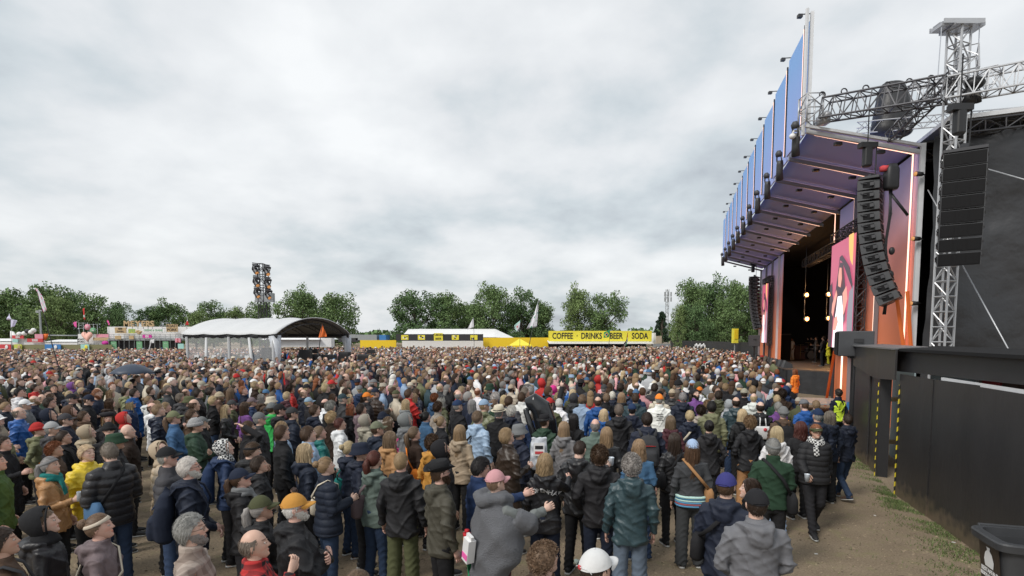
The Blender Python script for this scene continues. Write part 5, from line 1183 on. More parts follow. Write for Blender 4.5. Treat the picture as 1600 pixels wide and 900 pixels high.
# ---- line arrays
m_cab = mat('speaker_cabinet', (.055,.057,.062), rough=.55, var=.15, bump=.03, bs=60); m_gr = mat('speaker_grille', (.013,.013,.014), rough=.75, spec=.15)
def line_array(top, face, n, w, h, d, label, curve=1.1, sub2=0):
    f = np.array([*face, 0.]); f /= np.linalg.norm(f); sd = np.array([f[1], -f[0], 0])
    e = empty('line_array', tuple(top), label, 'speaker array'); pos = np.array(top, float); ang = 0.0
    mb = MB(); mb.box(pos+np.array([0,0,.08]), (.12,.12,.3)); a = pos+sd*w*.5; mb.slab([pos-sd*w*.5-f*d*.5, pos+sd*w*.5-f*d*.5, pos+sd*w*.5+f*d*.5, pos-sd*w*.5+f*d*.5], (0,0,1), .07); sub('bumper', mb, M_['dsteel'], e)
    pos = pos-np.array([0,0,.02])
    for k in range(n):
        ang += R(curve)*(.3+1.4*k/n); last = k >= n-sub2
        dn = np.array([0,0,-1])*math.cos(ang)+(-f)*math.sin(ang); fr = f*math.cos(ang)+np.array([0,0,-1])*math.sin(ang)
        c = pos+dn*h*.5; ww = w; M = Matrix(((sd[0], fr[0], -dn[0], c[0]), (sd[1], fr[1], -dn[1], c[1]), (sd[2], fr[2], -dn[2], c[2]), (0,0,0,1)))
        mb = MB(); x, y, z = ww/2, d/2, h/2-.012
        mb.add([(-x,y,-z),(x,y,-z),(x*.8,-y,-z*.8),(-x*.8,-y,-z*.8),(-x,y,z),(x,y,z),(x*.8,-y,z*.8),(-x*.8,-y,z*.8)], [(0,3,2,1),(4,5,6,7),(0,1,5,4),(1,2,6,5),(2,3,7,6),(3,0,4,7)], 0, M)
        for sx in (-1, 1):
            mb.box((sx*x*.93,0,0), (.035,d*.5,h*.5), 1, M); mb.box((sx*x*.62, y+.006, 0), (ww*.27,.012,h*.72), 1, M); mb.box((sx*(x*.93+.02), -.1, 0), (.05,.10,h*.3), 2, M); mb.tube([(sx*(x+.01), y*.7, z*.6), (sx*(x+.03), y*.4, z*.3), (sx*(x+.01), y*.1, z*.1)], .012, 5, 2, M=M)
        mb.box((0, y+.003, 0), (ww*.96,.008,h*.86), 1, M); mb.box((0, y+.008, 0), (ww*.28,.01,h*.80), 1, M); mb.box((0, y+.012, 0), (ww*.10,.01,h*.66), 1, M); mb.box((0, -y*.98, 0), (ww*.42,.03,h*.45), 1, M); mb.box((ww*.25, -y*.98, -h*.1), (.10,.04,.02), 0, M)
        sub('speaker_cabinet', mb, [m_cab, m_gr, M_['dsteel'], m_cab], e); pos = pos+dn*h
    return e, pos
pt = dy(1361, 284, 17.0); la, pe = line_array(pt, (-.75,.66), 12, 1.0, .315, .55, 'long curved black speaker array hanging before the orange wall', 2.2)
pt2 = dy(1506, 240, 13.6); lb, pe2 = line_array(pt2, (-.55,-.83), 8, .84, .335, .6, 'black speaker array hanging right of the white truss tower', 1.0)
pt3 = dy(1179, 434, 45); lc, pe3 = line_array(pt3, (-.75,.66), 14, 1.0, .30, .6, 'distant thin speaker array at the far end of the stage', 1.2)
for px, Yq, p0, zb, l in ((1358, 17.0, pe, 1.0, 'near'), (1181, 45, pe3, 1.2, 'far')):
    for k in (0, 1):
        q = p0+np.array([.1+.35*k, 0, .35]); b = q+np.array([.5-.25*k+.3, .2, 0]); b[2] = zb
        mb = MB(); mb.tube([q, b], [(.06,.012)]*2, 4, hint=(1,0,0)); o = obj('ratchet_strap', mb, m_org, smooth=False); tag(o, ('left' if k == 0 else 'right')+' orange strap pulling down the '+l+' hanging speaker array', 'strap', 'orange straps under the arrays')
# hoists
for p, l in ((pt, 'black chain hoist above the long curved array'), (pt2, 'black chain hoist above the array by the truss tower'), (pt3, 'small black hoist above the distant array')):
    s = 1.0; mb = MB(); c = p+np.array([-.15,0,.75]); mb.box(c+np.array([0,0,.33]), (.50,.22,.15)); mb.rings([(c[2]-.30,.10,.09,0),(c[2]-.26,.12,.11,0),(c[2]+.28,.12,.11,0)], 12, M=Matrix.Translation((c[0],c[1],0)), p=.5); mb.tube([c+(.28,0,.3), p+(.12,0,.1)], .018, 5)
    mb.tube([c+(0,0,.45), c+(0,0,1.6)], .018, 5); o = obj('chain_hoist', mb, M_['black'], smooth=False); tag(o, l, 'hoist')
p = dy(1393, 270, 16.6); mb = MB(); mb.rings([(-.5,.16,.13,0),(-.42,.2,.15,0),(.1,.19,.15,0),(.25,.12,.1,0)], 14, M=Matrix.Translation(p), p=.6); mb.box(p+(-.22,0,.12), (.2,.15,.15), 1); o = obj('chain_bag', mb, [M_['black'], m_red]); tag(o, 'black chain bag with red motor right of the curved array', 'chain bag')
mb = MB(); P = [p+(.0,0,-.5), p+(.02,0,-1.2), p+(-.05,.05,-2.2), p+(.08,0,-3.2), p+(.05,.1,-4.2)]
for k in range(4): mb.tube([q+np.array([.04*math.sin(i*2+k*1.7), 0, 0]) for i, q in enumerate(P)], .022, 5)
for z in (-2.3, -3.0): mb.ell(p+(.12,0,z), (.09,.07,.12), 8, 6)
mb.tube([p+(0,0,-.6), p+(.55,0,-1.25)], [(.05,.015)]*2, 5); tag(obj('cable_bundle', mb, M_['black']), 'bundle of black cables hanging beside the curved speaker array', 'cable')
# moving lamps along the canopy lip
for k in range(NB):
    c = S(k*BW-.12, -.38, ZF0+.05); mb = MB(); MM = Matrix.Translation(c) @ Euler((R(18), R(14), R(-75))).to_matrix().to_4x4()
    mb.rings([(-.02,.12,.10,0),(.10,.14,.12,0),(.2,.06,.06,0)], 12, M=MM); 
    for q in (-1, 1): mb.tube([(q*.1,0,0),(q*.13,0,-.12),(q*.10,0,-.26)], .025, 6, M=MM)
    mb.tube([(0,.04,-.16), (0,.02,-.3), (0,-.02,-.55), (0,-.03,-.85)], [.10,.12,.115,.13], 14, M=MM); mb.tube([(0,-.03,-.85),(0,-.03,-.865)], .115, 14, mi=1, M=MM)
    mb.v = [v for v in mb.v]; o = obj('moving_lamp', mb, [m_cab, m_gr]); tag(o, 'grey moving stage lamp on the canopy lip, number %s from the near end' % ('one two three four five six seven eight nine ten eleven'.split()[k]), 'lamp', 'moving lamps along the canopy lip')
# small spots on the near wall post
for i, (x, y) in enumerate(((1435, 272), (1431, 373), (1428, 474))):
    p = dy(x, y, 16.7); mb = MB(); mb.tube([p+(.12,0,0), p+(-.1,-.02,0)], [.06,.075], 10); mb.tube([p+(.12,0,0), p+(.3,.1,0)], .02, 5); mb.tube([p+(-.1,-.02,0), p+(-.112,-.022,0)], .065, 10, mi=1); o = obj('wall_spot', mb, [M_['black'], m_lamp]); tag(o, ('top', 'middle', 'lowest')[i]+' of three small black spotlights on the white stage edge post', 'lamp', 'small spots on the stage edge post')
# security camera
p = dy(1243, 212, 18); mb = MB(); mb.box(p+(.1,0,.12), (.06,.1,.3)); mb.tube([p+(.1,0,.15), p+(-.06,0,.15), p+(-.1,0,.05)], .035, 8); mb.ell(p+(-.1,0,-.02), (.10,.10,.09), 12, 8); tag(obj('security_camera', mb, M_['white']), 'white dome camera on the canopy lip', 'camera')
# stage top lattice: truss tower, trusses
m_tr = mat('silver_truss', (.46,.47,.49), rough=.4, metal=.35, var=.1); m_trd = mat('dark_truss', (.10,.10,.11), rough=.45, metal=.3)
tb = dy(1479, 548, 15.2); tt = dy(1492, 46, 15.2); TX = (tb[0]*.45+tt[0]*.55)
e = empty('truss_tower', (TX, 15.2, 0), 'tall silver lattice tower in front of the black tarpaulin', 'truss tower'); mb = MB(); lattice(mb, (TX, 15.2, 0), (TX, 15.2, tt[2]), .36, .032, .02, 27, 4, roll=.35); sub('mast', mb, m_tr, e)
mb = MB(); zt = tt[2]
mb.box((TX, 15.2, zt+.02), (.62,.62,.05)); mb.slab([(TX-.58,15.0,zt+.05),(TX+.50,15.0,zt+.05),(TX+.50,15.0,zt+.17),(TX-.58,15.0,zt+.17)], (0,-1,0), .03); mb.slab([(TX-.58,15.5,zt+.05),(TX+.50,15.5,zt+.05),(TX+.50,15.5,zt+.17),(TX-.58,15.5,zt+.17)], (0,-1,0), .03); mb.box((TX-.04,15.25,zt+.14), (1.08,.25,.03)); mb.box((TX-.45,15.25,zt+.08), (.25,.4,.1)); mb.box((TX+.45,15.25,zt+.08), (.25,.4,.1)); sub('top_beam', mb, m_tr, e)

for q in ([(TX-.55,15.1,zt+.05),(TX-.58,15.1,9.9)], [(TX+.46,15.1,zt+.05),(TX+.48,15.1,10.0)]): mb = MB(); mb.tube(q, .012, 5); sub('chain', mb, M_['steel'], e)
def truss(label, p0, p1, w, m, r=.026, n=None, nleg=4, hint=(0,0,1)):
    c = (np.array(p0)+np.array(p1))/2; e = empty('roof_truss', tuple(c), label, 'truss'); mb = MB(); lattice(mb, p0, p1, w, r, r*.6, n, nleg, hint=hint); sub('chords', mb, m, e); return e
truss('dark lattice beam from the blue panels to the silver tower', dy(1288, 172, 17.6), dy(1478, 140, 15.2), .58, m_trd, .032, 9)
truss('silver lattice beam running right from the tower out of view', dy(1478, 142, 15.3), dy(1660, 108, 14.0), .55, m_tr, .028, 8)
truss('silver lattice beam behind the dark beam, towards the tower', dy(1380, 160, 18.5), dy(1560, 120, 16.3), .5, m_tr, .024, 10)
truss('thin silver triangular beam above the roof edge on the right', dy(1338, 200, 18.2), dy(1660, 172, 15.6), .34, m_tr, .02, 22, 3)
truss('dark sloping brace from tower top cross to the roof edge, upper one', dy(1494, 118, 15.1), dy(1392, 216, 17.2), .30, m_trd, .026, 9)
truss('short silver truss end standing up beside the tower', dy(1512, 118, 15.0), dy(1512, 118, 15.0)+np.array([.2,.3,.75]), .42, m_tr, .022, 2)
p = dy(1284, 172, 17.7); mb = MB(); lattice(mb, p+(-.35,0,-.42), p+(-.35,0,.42), .5, .03, .02, 2, 4); mb.box(p+(0,-.1,-.35), (.3,.3,.25)); mb.tube([p+(.0,-.2,-.2), p+(.05,-.3,-.3)], .12, 10); tag(obj('corner_block', mb, m_tr), 'silver corner truss block next to the tallest blue panel', 'truss')
p = dy(1395, 160, 18.0); mb = MB(); mb.rings([(-1.05,.55,.4,0),(-.9,.62,.45,0),(-.1,.50,.4,0),(.4,.40,.32,.05),(.62,.3,.25,.05)], 18, M=Matrix.Translation(p), p=.8)
o = obj('covered_fixture', remeshed(mb, .05, 2), mat('black_cover', (.03,.03,.032), rough=.5, bump=.4, bs=3), loc=(0,0,0)); tag(o, 'black wrapped bundle hanging behind the dark beam', 'cover')
p = dy(1522, 130, 15.0); mb = MB(); mb.ell(p+(.02,0,0), (.25,.2,.17), 12, 8); mb.box(p+(-.1,0,-.35), (.25,.2,.4)); mb.tube([p+(.1,0,-.2), p+(.15,0,-.5)], .07, 8); tag(obj('hoist_motor', mb, M_['black']), 'black motor under a rain cover beside the truss tower', 'hoist')
for i, (a, b, l) in enumerate((((1496, 400, 15.4), (1590, 572, 12.5), 'pale steel guy cable slanting down in front of the tarpaulin'), ((1543, 264, 13.9), (1640, 292, 12.5), 'thin steel cable leading right from the array by the tower'), ((1450, 297, 16.6), (1468, 330, 15.6), 'short thin cable left of the truss tower'))):
    mb = MB(); mb.tube([dy(*a), dy(*b)], .016, 6); tag(obj('guy_cable', mb, m_tr), l, 'cable')
for i in range(6):
    p = dy(1285+i*34, 148-i*5.0, 17.4-i*.4); mb = MB(); mb.tube([p+(.09*math.cos(a), 0, .09*math.sin(a)) for a in np.linspace(-.5, 3.6, 8)], .02, 6); tag(obj('truss_clamp', mb, M_['dsteel']), 'curved clamp on the dark roof beam, %s from the left' % ('first second third fourth fifth sixth'.split()[i]), 'clamp', 'clamps on the dark roof beam')
# ---- items on stage
def box_speaker(c, w, d, h, face, label, stand=0, name='speaker'):
    f = math.atan2(face[0], face[1]); M = Matrix.Translation((c[0], c[1], 0)) @ Matrix.Rotation(-f, 4, 'Z')
    e = empty(name, (c[0], c[1], c[2]), label, 'speaker'); z = c[2]; mb = MB(); x, y = w/2, d/2
    P = [(-x,y),(x,y),(x*.8,-y),(-x*.8,-y)]
    mb.add([(a, b, z) for a, b in P]+[(a, b, z+h) for a, b in P], [(0,1,2,3)[::-1],(4,5,6,7),(0,1,5,4),(1,2,6,5),(2,3,7,6),(3,0,4,7)][0:6], 0, M); o = sub('cabinet', mb, m_cab, e)
    bv = o.modifiers.new('b', 'BEVEL'); bv.width = .02; bv.segments = 2
    mb = MB(); mb.box((0, y+.015, z+h/2), (w*.92,.03,h*.9), 0, M); sub('grille', mb, m_gr, e)
    for sx in (-1, 1): mb = MB(); mb.box((sx*x*.905, -.05, z+h*.62), (.035,.22,.10), 0, M); sub('handle', mb, M_['black'], e)
    if stand:
        for sx in (-.25, .25): mb = MB(); mb.tube([(sx*w, 0, z), (sx*w, 0, z-stand)], .035, 6, M=M); mb.box((sx*w, 0, z-.03), (.25,.25,.05), 0, M); mb.box((sx*w,0,z-stand+.03), (.4,.5,.04), 0, M); sub('stand', mb, M_['black'], e)
p = dy(1334, 556, 14.6); box_speaker((p[0], p[1], p[2]), 1.05, .8, .66, (-.9,.45), 'big grey speaker box above the black gate roof end', stand=p[2]-.02)
p = dy(1178.5, 541, 42); box_speaker((p[0], p[1], p[2]), 1.0, .8, .85, (-.9,.45), 'small distant speaker box on a stand at the far stage end', stand=p[2]-.02)
zd = 1.29
for k in range(9):
    q = S(14.6+k*1.45, 2.25, zd); w = .55 if k > 2 else .75
    mb = MB(); M = Matrix.Translation(q) @ Matrix.Rotation(math.atan2(-U[0], U[1])+R(90), 4, 'Z')
    mb.add([(-w/2,-.25,0),(w/2,-.25,0),(w/2,.25,0),(-w/2,.25,0),(-w/2,-.22,.22),(w/2,-.22,.22),(w/2,.12,.42),(-w/2,.12,.42)], [(3,2,1,0),(0,1,5,4),(5,6,7,4),(1,2,6,5),(2,3,7,6),(3,0,4,7)], 0, M); mb.box((0,-.06,.335), (w*.8,.3,.02), 1, M @ Matrix.Translation((0,.0,-.02)) )
    o = obj('floor_monitor', mb, [m_cab, m_gr], smooth=False); tag(o, 'black wedge floor monitor on the stage lip, %s from the near corner' % ('first second third fourth fifth sixth seventh eighth ninth'.split()[k]), 'monitor', 'wedge monitors along the stage lip')
m_riser = mat('riser_front', (.085,.035,.03), rough=.6)
p = gz(1236, 559.5, zd); mb = MB(); M = Matrix.Translation(p) @ Matrix.Rotation(math.atan2(-U[0], U[1]), 4, 'Z'); mb.box((0,0,.5), (1.6,3.4,1.0), 0, M); mb.box((0,0,1.02), (1.7,3.5,.05), 0, M)
tag(obj('riser', mb, m_riser, smooth=False), 'brown fronted riser behind the bending singer', 'riser')
for k, (s, t, h, l) in enumerate(((24.6, 3.7, 2.0, 'tall black side speaker stack at the far side of the opening'), (12.5, 4.9, .55, 'large black floor monitor near the stage corner, left one'), (11.6, 5.2, .5, 'large black floor monitor near the stage corner, right one'))):
    q = S(s, t, zd); box_speaker((q[0], q[1], q[2]), .9, .7, h, (-.3,-.9) if k else (.2,-1), l)
# drum kit
p = gz(1263, 561, zd); e = empty('drum_kit', tuple(p), 'drum kit in the dark middle of the stage', 'drums')
for nm, r, h, x, y, z, hor in (('bass_drum', .30, .4, 0, -.2, .32, 1), ('tom', .18, .25, -.2, -.1, .75, 0), ('tom', .18, .25, .22, -.1, .75, 0), ('floor_tom', .22, .4, .55, .2, .4, 0), ('snare', .18, .15, -.4, .25, .6, 0)):
    mb = MB(); c = p+np.array([x, y, z]); a = np.array([0, h/2, 0]) if hor else np.array([0, 0, h/2]); mb.tube([c-a, c+a], r, 18); mb.tube([c-a*1.02, c-a*.9], r*1.04, 18, 1); mb.tube([c+a*.9, c+a*1.02], r*1.04, 18, 1); sub(nm, mb, [M_['black'], M_['steel']], e)
for x, y, z in ((-.65,0,1.15), (.6,-.1,1.2), (.15,.35,1.3)):
    mb = MB(); c = p+np.array([x, y, z]); mb.tube([c+(0,0,-z), c], .015, 5); mb.tube([c, c+(0,0,.012)], .23, 18); sub('cymbal', mb, mat('brass', (.5,.38,.15), rough=.3, metal=.8), e)
for i, (s, t) in enumerate(((13.2, 5.0), (18.7, 4.6))):
    q = S(s, t, zd); mb = MB(); mb.tube([q, q+(0,0,1.45)], .014, 5); mb.tube([q+(0,0,1.42), q+(-.3,-.3,1.6)], .012, 5); mb.tube([q+(-.3,-.3,1.6), q+(-.38,-.38,1.62)], .025, 8); mb.rings([(0,.16,.16,0),(.02,.14,.14,0)], 14, M=Matrix.Translation(q)); tag(obj('microphone_stand', mb, M_['dsteel']), ('right' if i == 0 else 'left')+'most microphone stand on the stage', 'mic stand')
q = S(13.9, 5.8, zd); mb = MB(); mb.tube([q, q+(0,0,3.6)], .05, 8); mb.box(q+(0,0,3.5), (.35,.2,.5)); tag(obj('lighting_stand', mb, m_trd), 'upright grey lighting stand between the glowing lamps', 'stand')
for k, (s, t) in enumerate(((9.5, 2.6), (10.4, 2.3))):
    q0 = dy(1291+k*2, 600 if k else 598, 24); q1 = dy(1304+k*3, 548, 22.5)
    if k == 0: mb = MB(); mb.tube([q1, (q0[0], q0[1], 0)], [(.06,.012)]*2, 4); tag(obj('ratchet_strap', mb, m_org, smooth=False), 'orange strap slanting down below the near screen', 'strap')
# tall light tube under the screen and orange frame post
q = dy(1314, 600, 20.5); mb = MB(); mb.tube([(q[0],q[1],.9), (q[0],q[1],2.4)], .03, 8); tag(obj('light_tube', mb, m_led), 'upright pale pink light tube below the near screen', 'light tube')
# stairs / low platform by the guard
p = gz(1283, 626, .45); e = empty('low_platform', (p[0], p[1], 0), 'low grey platform on the ground left of the guard', 'platform'); mb = MB(); M = Matrix.Translation((p[0], p[1], 0)) @ Matrix.Rotation(R(-17), 4, 'Z'); mb.box((0,0,.42), (1.8,2.2,.06), 0, M); sub('top', mb, m_scaf, e)
for a in (-1, 1):
    for b in (-1, 1): mb = MB(); mb.tube([(a*.8,b*1.0,0), (a*.8,b*1.0,.40)], .03, 6, M=M); sub('leg', mb, M_['steel'], e)
p = gz(1336, 640); mb = MB(); 
for a in (0, 2.1, 4.2): mb.tube([p+(0,0,.9), p+(.4*math.cos(a),.4*math.sin(a),.02)], .02, 5)
mb.tube([p+(0,0,.5), p+(0,0,1.7)], .03, 6); mb.box(p+(0,0,1.75), (.2,.25,.2)); tag(obj('tripod', mb, M_['steel']), 'tripod standing between the guard and the black gate', 'tripod')
p = dy(1331, 634, 16); board('banner_board', 1323, 628, 1337, 640, 15.6, m_blue, 'small light blue and red board beside the guard', 'board', th=.04)
# pit barrier at the far left of the deck with green skip
p = dy(1149, 566, 50); board('green_container', 1142, 562, 1157, 573, 46, mat('green_metal', (.03,.10,.05)), 'small dark green container in front of the black fence', 'container', th=1)
# ------------------------------------------------ black gate and fence (right)
m_ply = mat('black_plywood', (.030,.029,.030), rough=.42, var=.35, vs_=1.5, bump=.05, bs=14, stretch=(1,1,.35), rvar=.12)
def scuffs(m):
    nt = m.node_tree; N = nt.nodes; L = nt.links; b = N['Principled BSDF']; c = b.inputs['Base Color'].links[0].from_socket; g = N.new('ShaderNodeNewGeometry').outputs['Position']; f = None
    for sc, st, th in ((9, (1, 1, .15), .70), (5, (1, 1, 2.5), .73), (2.2, (1, 1, 1), .66)):
        mp = N.new('ShaderNodeMapping'); mp.inputs['Scale'].default_value = st; L.new(g, mp.inputs[0]); n = N.new('ShaderNodeTexNoise'); n.inputs['Scale'].default_value = sc; n.inputs['Detail'].default_value = 8; n.inputs['Roughness'].default_value = .75; L.new(mp.outputs[0], n.inputs['Vector'])
        mr = N.new('ShaderNodeMapRange'); mr.inputs[1].default_value = th; mr.inputs[2].default_value = th+.05; L.new(n.outputs[0], mr.inputs[0])
        if f is None: f = mr.outputs[0]
        else: a = N.new('ShaderNodeMath'); a.operation = 'MAXIMUM'; L.new(f, a.inputs[0]); L.new(mr.outputs[0], a.inputs[1]); f = a.outputs[0]
    s = N.new('ShaderNodeSeparateXYZ'); L.new(g, s.inputs[0]); n2 = N.new('ShaderNodeTexNoise'); n2.inputs['Scale'].default_value = 7; n2.inputs['Detail'].default_value = 6; L.new(g, n2.inputs['Vector'])
    md = N.new('ShaderNodeMath'); md.operation = 'MULTIPLY_ADD'; md.inputs[1].default_value = -.55; L.new(n2.outputs[0], md.inputs[0]); L.new(s.outputs[2], md.inputs[2]); mr = N.new('ShaderNodeMapRange'); mr.inputs[1].default_value = .05; mr.inputs[2].default_value = -.2; L.new(md.outputs[0], mr.inputs[0])
    x = N.new('ShaderNodeMix'); x.data_type = 'RGBA'; x.inputs[7].default_value = (.13,.125,.12,1); sc_ = N.new('ShaderNodeMath'); sc_.operation = 'MULTIPLY'; sc_.inputs[1].default_value = .55; L.new(f, sc_.inputs[0]); L.new(sc_.outputs[0], x.inputs[0]); L.new(c, x.inputs[6])
    y = N.new('ShaderNodeMix'); y.data_type = 'RGBA'; y.inputs[7].default_value = (.13,.10,.07,1); L.new(mr.outputs[0], y.inputs[0]); L.new(x.outputs[2], y.inputs[6]); L.new(y.outputs[2], b.inputs['Base Color'])
scuffs(m_ply)
def tape_mat():
    m = mat('hazard_tape', (.75,.58,.02), rough=.5); nt = m.node_tree; N = nt.nodes; L = nt.links; b = N['Principled BSDF']; tc = N.new('ShaderNodeTexCoord').outputs['Object']
    mp = N.new('ShaderNodeMapping'); mp.inputs['Rotation'].default_value = (R(35), R(35), 0); L.new(tc, mp.inputs[0]); w = N.new('ShaderNodeTexWave'); w.bands_direction = 'Z'; w.inputs['Scale'].default_value = 2.6; L.new(mp.outputs[0], w.inputs[0])
    g = N.new('ShaderNodeMath'); g.operation = 'GREATER_THAN'; g.inputs[1].default_value = .5; L.new(w.outputs['Fac'], g.inputs[0]); x = N.new('ShaderNodeMix'); x.data_type = 'RGBA'; x.inputs[6].default_value = (.02,.02,.02,1); x.inputs[7].default_value = (.78,.62,.03,1); L.new(g.outputs[0], x.inputs[0]); L.new(x.outputs[2], b.inputs['Base Color']); return m
m_tape = tape_mat()
def right_fence():
    g = lambda px, py: gz(px, py)
    A = g(1331, 708); B = g(1353, 728); Cp = g(1367, 744); D = g(1400, 770); E = g(1397, 772); Fp = g(1522, 861)
    d = (Fp-E); d /= np.linalg.norm(d); E2 = E+d*7.0
    zt = dy(1427, 583, E[1]+.25)[2]
    e = empty('black_fence', tuple(E), 'long black plywood fence filling the right edge', 'fence')
    nrm = np.array([-d[1], d[0], 0]); nrm = nrm if nrm[0] < 0 else -nrm; inn = -nrm
    segs = 5
    for k in range(segs):
        a = E+d*(7.0*k/segs+.006); b = E+d*(7.0*(k+1)/segs-.006); off = inn*(.012*(k % 2))
        lean = inn*.16 if False else inn*.0
        mb = MB(); mb.slab([a+off, b+off, b+off+lean+(0,0,zt+.02*(k % 2)), a+off+lean+(0,0,zt)], inn, .02); sub('panel', mb, m_ply, e)
    mb = MB()
    for k in range(1, 8): q = E+d*k*.95+inn*.08; mb.box(q+np.array([0,0,zt/2-.05]), (.06,.06,zt-.1))
    sub('batten', mb, m_wood, e)
    mb = MB(); mb.slab([E+inn*.03+d*1.6+(0,0,zt+.0), E2+inn*.03+(0,0,zt+.0), E2+inn*.03+(0,0,zt+.05), E+inn*.03+d*1.6+(0,0,zt+.05)], inn, .03); sub('pale_edge', mb, m_frame, e)
    # gate: posts, door opening, panels and roof
    e = empty('black_gate', tuple((A+D)/2), 'black plywood gateway with striped tape beside the fence', 'gate')
    z2 = dy(1338, 541, A[1])[2]
    gz_ = dy(1345, 572, A[1])[2]
    A2, B2 = A, B; dd = (Cp-A); dd /= np.linalg.norm(dd); nn = np.array([dd[1], -dd[0], 0]); nn = nn if nn[0] > 0 else -nn
    mb = MB(); mb.slab([A, B, B+(0,0,gz_-.05), A+(0,0,gz_+.02)], nn, .03); sub('panel', mb, m_ply, e)
    mb = MB(); mb.slab([B-dd*.08+nn*.04, Cp+nn*.04, Cp+nn*.04+(0,0,gz_-.1), B-dd*.08+nn*.04+(0,0,gz_-.08)], nn, .03); sub('panel', mb, m_ply, e)
    mb = MB(); mb.slab([Cp+nn*.02, Cp+nn*.02+(0,0,2.25), Cp+nn*.22+dd*.06+(0,0,2.25), Cp+nn*.22+dd*.06], -dd, .04); sub('jamb', mb, M_['black'], e)
    mb = MB(); mb.slab([Cp-nn*.012, Cp-nn*.012+dd*.045, Cp-nn*.012+dd*.045+(0,0,2.12), Cp-nn*.012+(0,0,2.12)], -nn, .008); sub('striped_tape', mb, m_tape, e)
    mb = MB(); Eo = E-nrm*.0; q = D; mb.slab([E+nrm*.004-d*.0, E+nrm*.004+d*.045, E+nrm*.004+d*.045+(0,0,2.15), E+nrm*.004+(0,0,2.15)], nrm, .008); sub('striped_tape', mb, m_tape, e)
    # header boards over the opening: two slightly folded boards, then a roof
    H0 = A-dd*.05; H1 = (A+E)/2*1.0; H1 = A+(E-A)*.58; H2 = E+nrm*.03-d*.02
    for P0, P1, zb0, zb1 in ((H0, H1, gz_+.02, gz_-.16), (H1, H2, gz_-.16, dy(1420, 590, E[1])[2]-.05)):
        mb = MB(); mb.slab([P0-nn*.05+(0,0,zb0), P1-nn*.05+(0,0,zb1), P1-nn*.05+(0,0,z2), P0-nn*.05+(0,0,z2)], nn, .03); sub('header_board', mb, m_ply, e)
    R0, R1 = H0-nn*.12, H2-nn*.1; R2 = R1+d*6.5+inn*.25; 
    mb = MB(); mb.slab([H0-nn*.10+(0,0,z2+.0), H2-nn*.12+(0,0,z2+.0), H2-nn*.12+inn*.6+(0,0,z2+.03), H0+inn*.6+(0,0,z2+.03)], (0,0,1), .03); sub('roof', mb, mat('roof_board', (.16,.16,.165), rough=.4), e)
    q0 = H2+inn*.12-d*.45; q1 = q0+d*6.8
    mb = MB(); mb.slab([q0+(0,0,zt+.03), q1+(0,0,zt+.15), q1+(0,0,z2-.02), q0+(0,0,z2-.02)], inn, .05); sub('upper_board', mb, M_['black'], e)
    mb = MB(); mb.slab([q0-inn*.12+(0,0,z2-.03), q1-inn*.12+(0,0,z2-.03), q1+inn*.7+(0,0,z2+.02), q0+inn*.7+(0,0,z2+.02)], (0,0,1), .05); sub('roof', mb, mat('roof_felt', (.022,.022,.023), rough=.95, spec=.1), e)
    # behind the opening: pale panel, timber rails, black cloth and a steel post
    q = gz(1404, 722)
    mb = MB(); mb.slab([q-dd*.9, q+dd*.9, q+dd*.9+(0,0,2.3), q-dd*.9+(0,0,2.3)], nn, .03); sub('inner_panel', mb, mat('pale_blue_panel', (.30,.38,.40), rough=.6), e)
    for z in (.5, 1.55): mb = MB(); mb.box(q-nn*.06+np.array([0,0,z]), (.9,.06,.10)); sub('rail', mb, m_wood, e)
    q = (Cp*.5+D*.5)+inn*.5; mb = MB(); mb.tube([q, q+(0,0,2.1)], .025, 8); mb.tube([q+(0,0,2.05), q+dd*.5+(0,0,2.05)], .02, 6); sub('steel_post', mb, M_['dsteel'], e)
    mb = MB(); V = []
    for k in range(9): w = k/8; p = q+dd*(.12+.45*w)+nn*.04*math.sin(k*1.7); V += [p+(0,0,.25+.15*math.sin(k)), p+(0,0,2.05)]
    mb.add(V, [(2*k,2*k+2,2*k+3,2*k+1) for k in range(8)]); sub('hanging_cloth', mb, M_['shiny'], e, smooth=True).color = (.01,.01,.01,1)
    # clutter glimpsed over the fence
    q = E+d*.9+inn*.5; mb = MB(); mb.slab([q-d*.9, q+d*.7, q+d*.7+(0,0,2.55), q-d*.9+(0,0,2.55)], inn, .04); o = obj('pale_screen', mb, mat('pale_grey_sheet', (.45,.52,.54)), smooth=False); tag(o, 'pale blue grey sheet glimpsed over the left end of the black fence', 'panel')
    q = E+d*2.8+inn*.5; mb = MB(); mb.slab([q-d*1.1, q+d*3, q+d*3+(0,0,2.5), q-d*1.1+(0,0,2.5)], inn, .6); mb.slab([q-d*.95+(0,0,2.0), q-d*.45+(0,0,2.0), q-d*.45+(0,0,2.46), q-d*.95+(0,0,2.46)], -inn, .02, 1); o = obj('brown_cabinet', mb, [mat('brown_panel', (.10,.05,.04), rough=.5), m_red], smooth=False); tag(o, 'brown and red cabinet glimpsed over the black fence', 'cabinet')
right_fence()
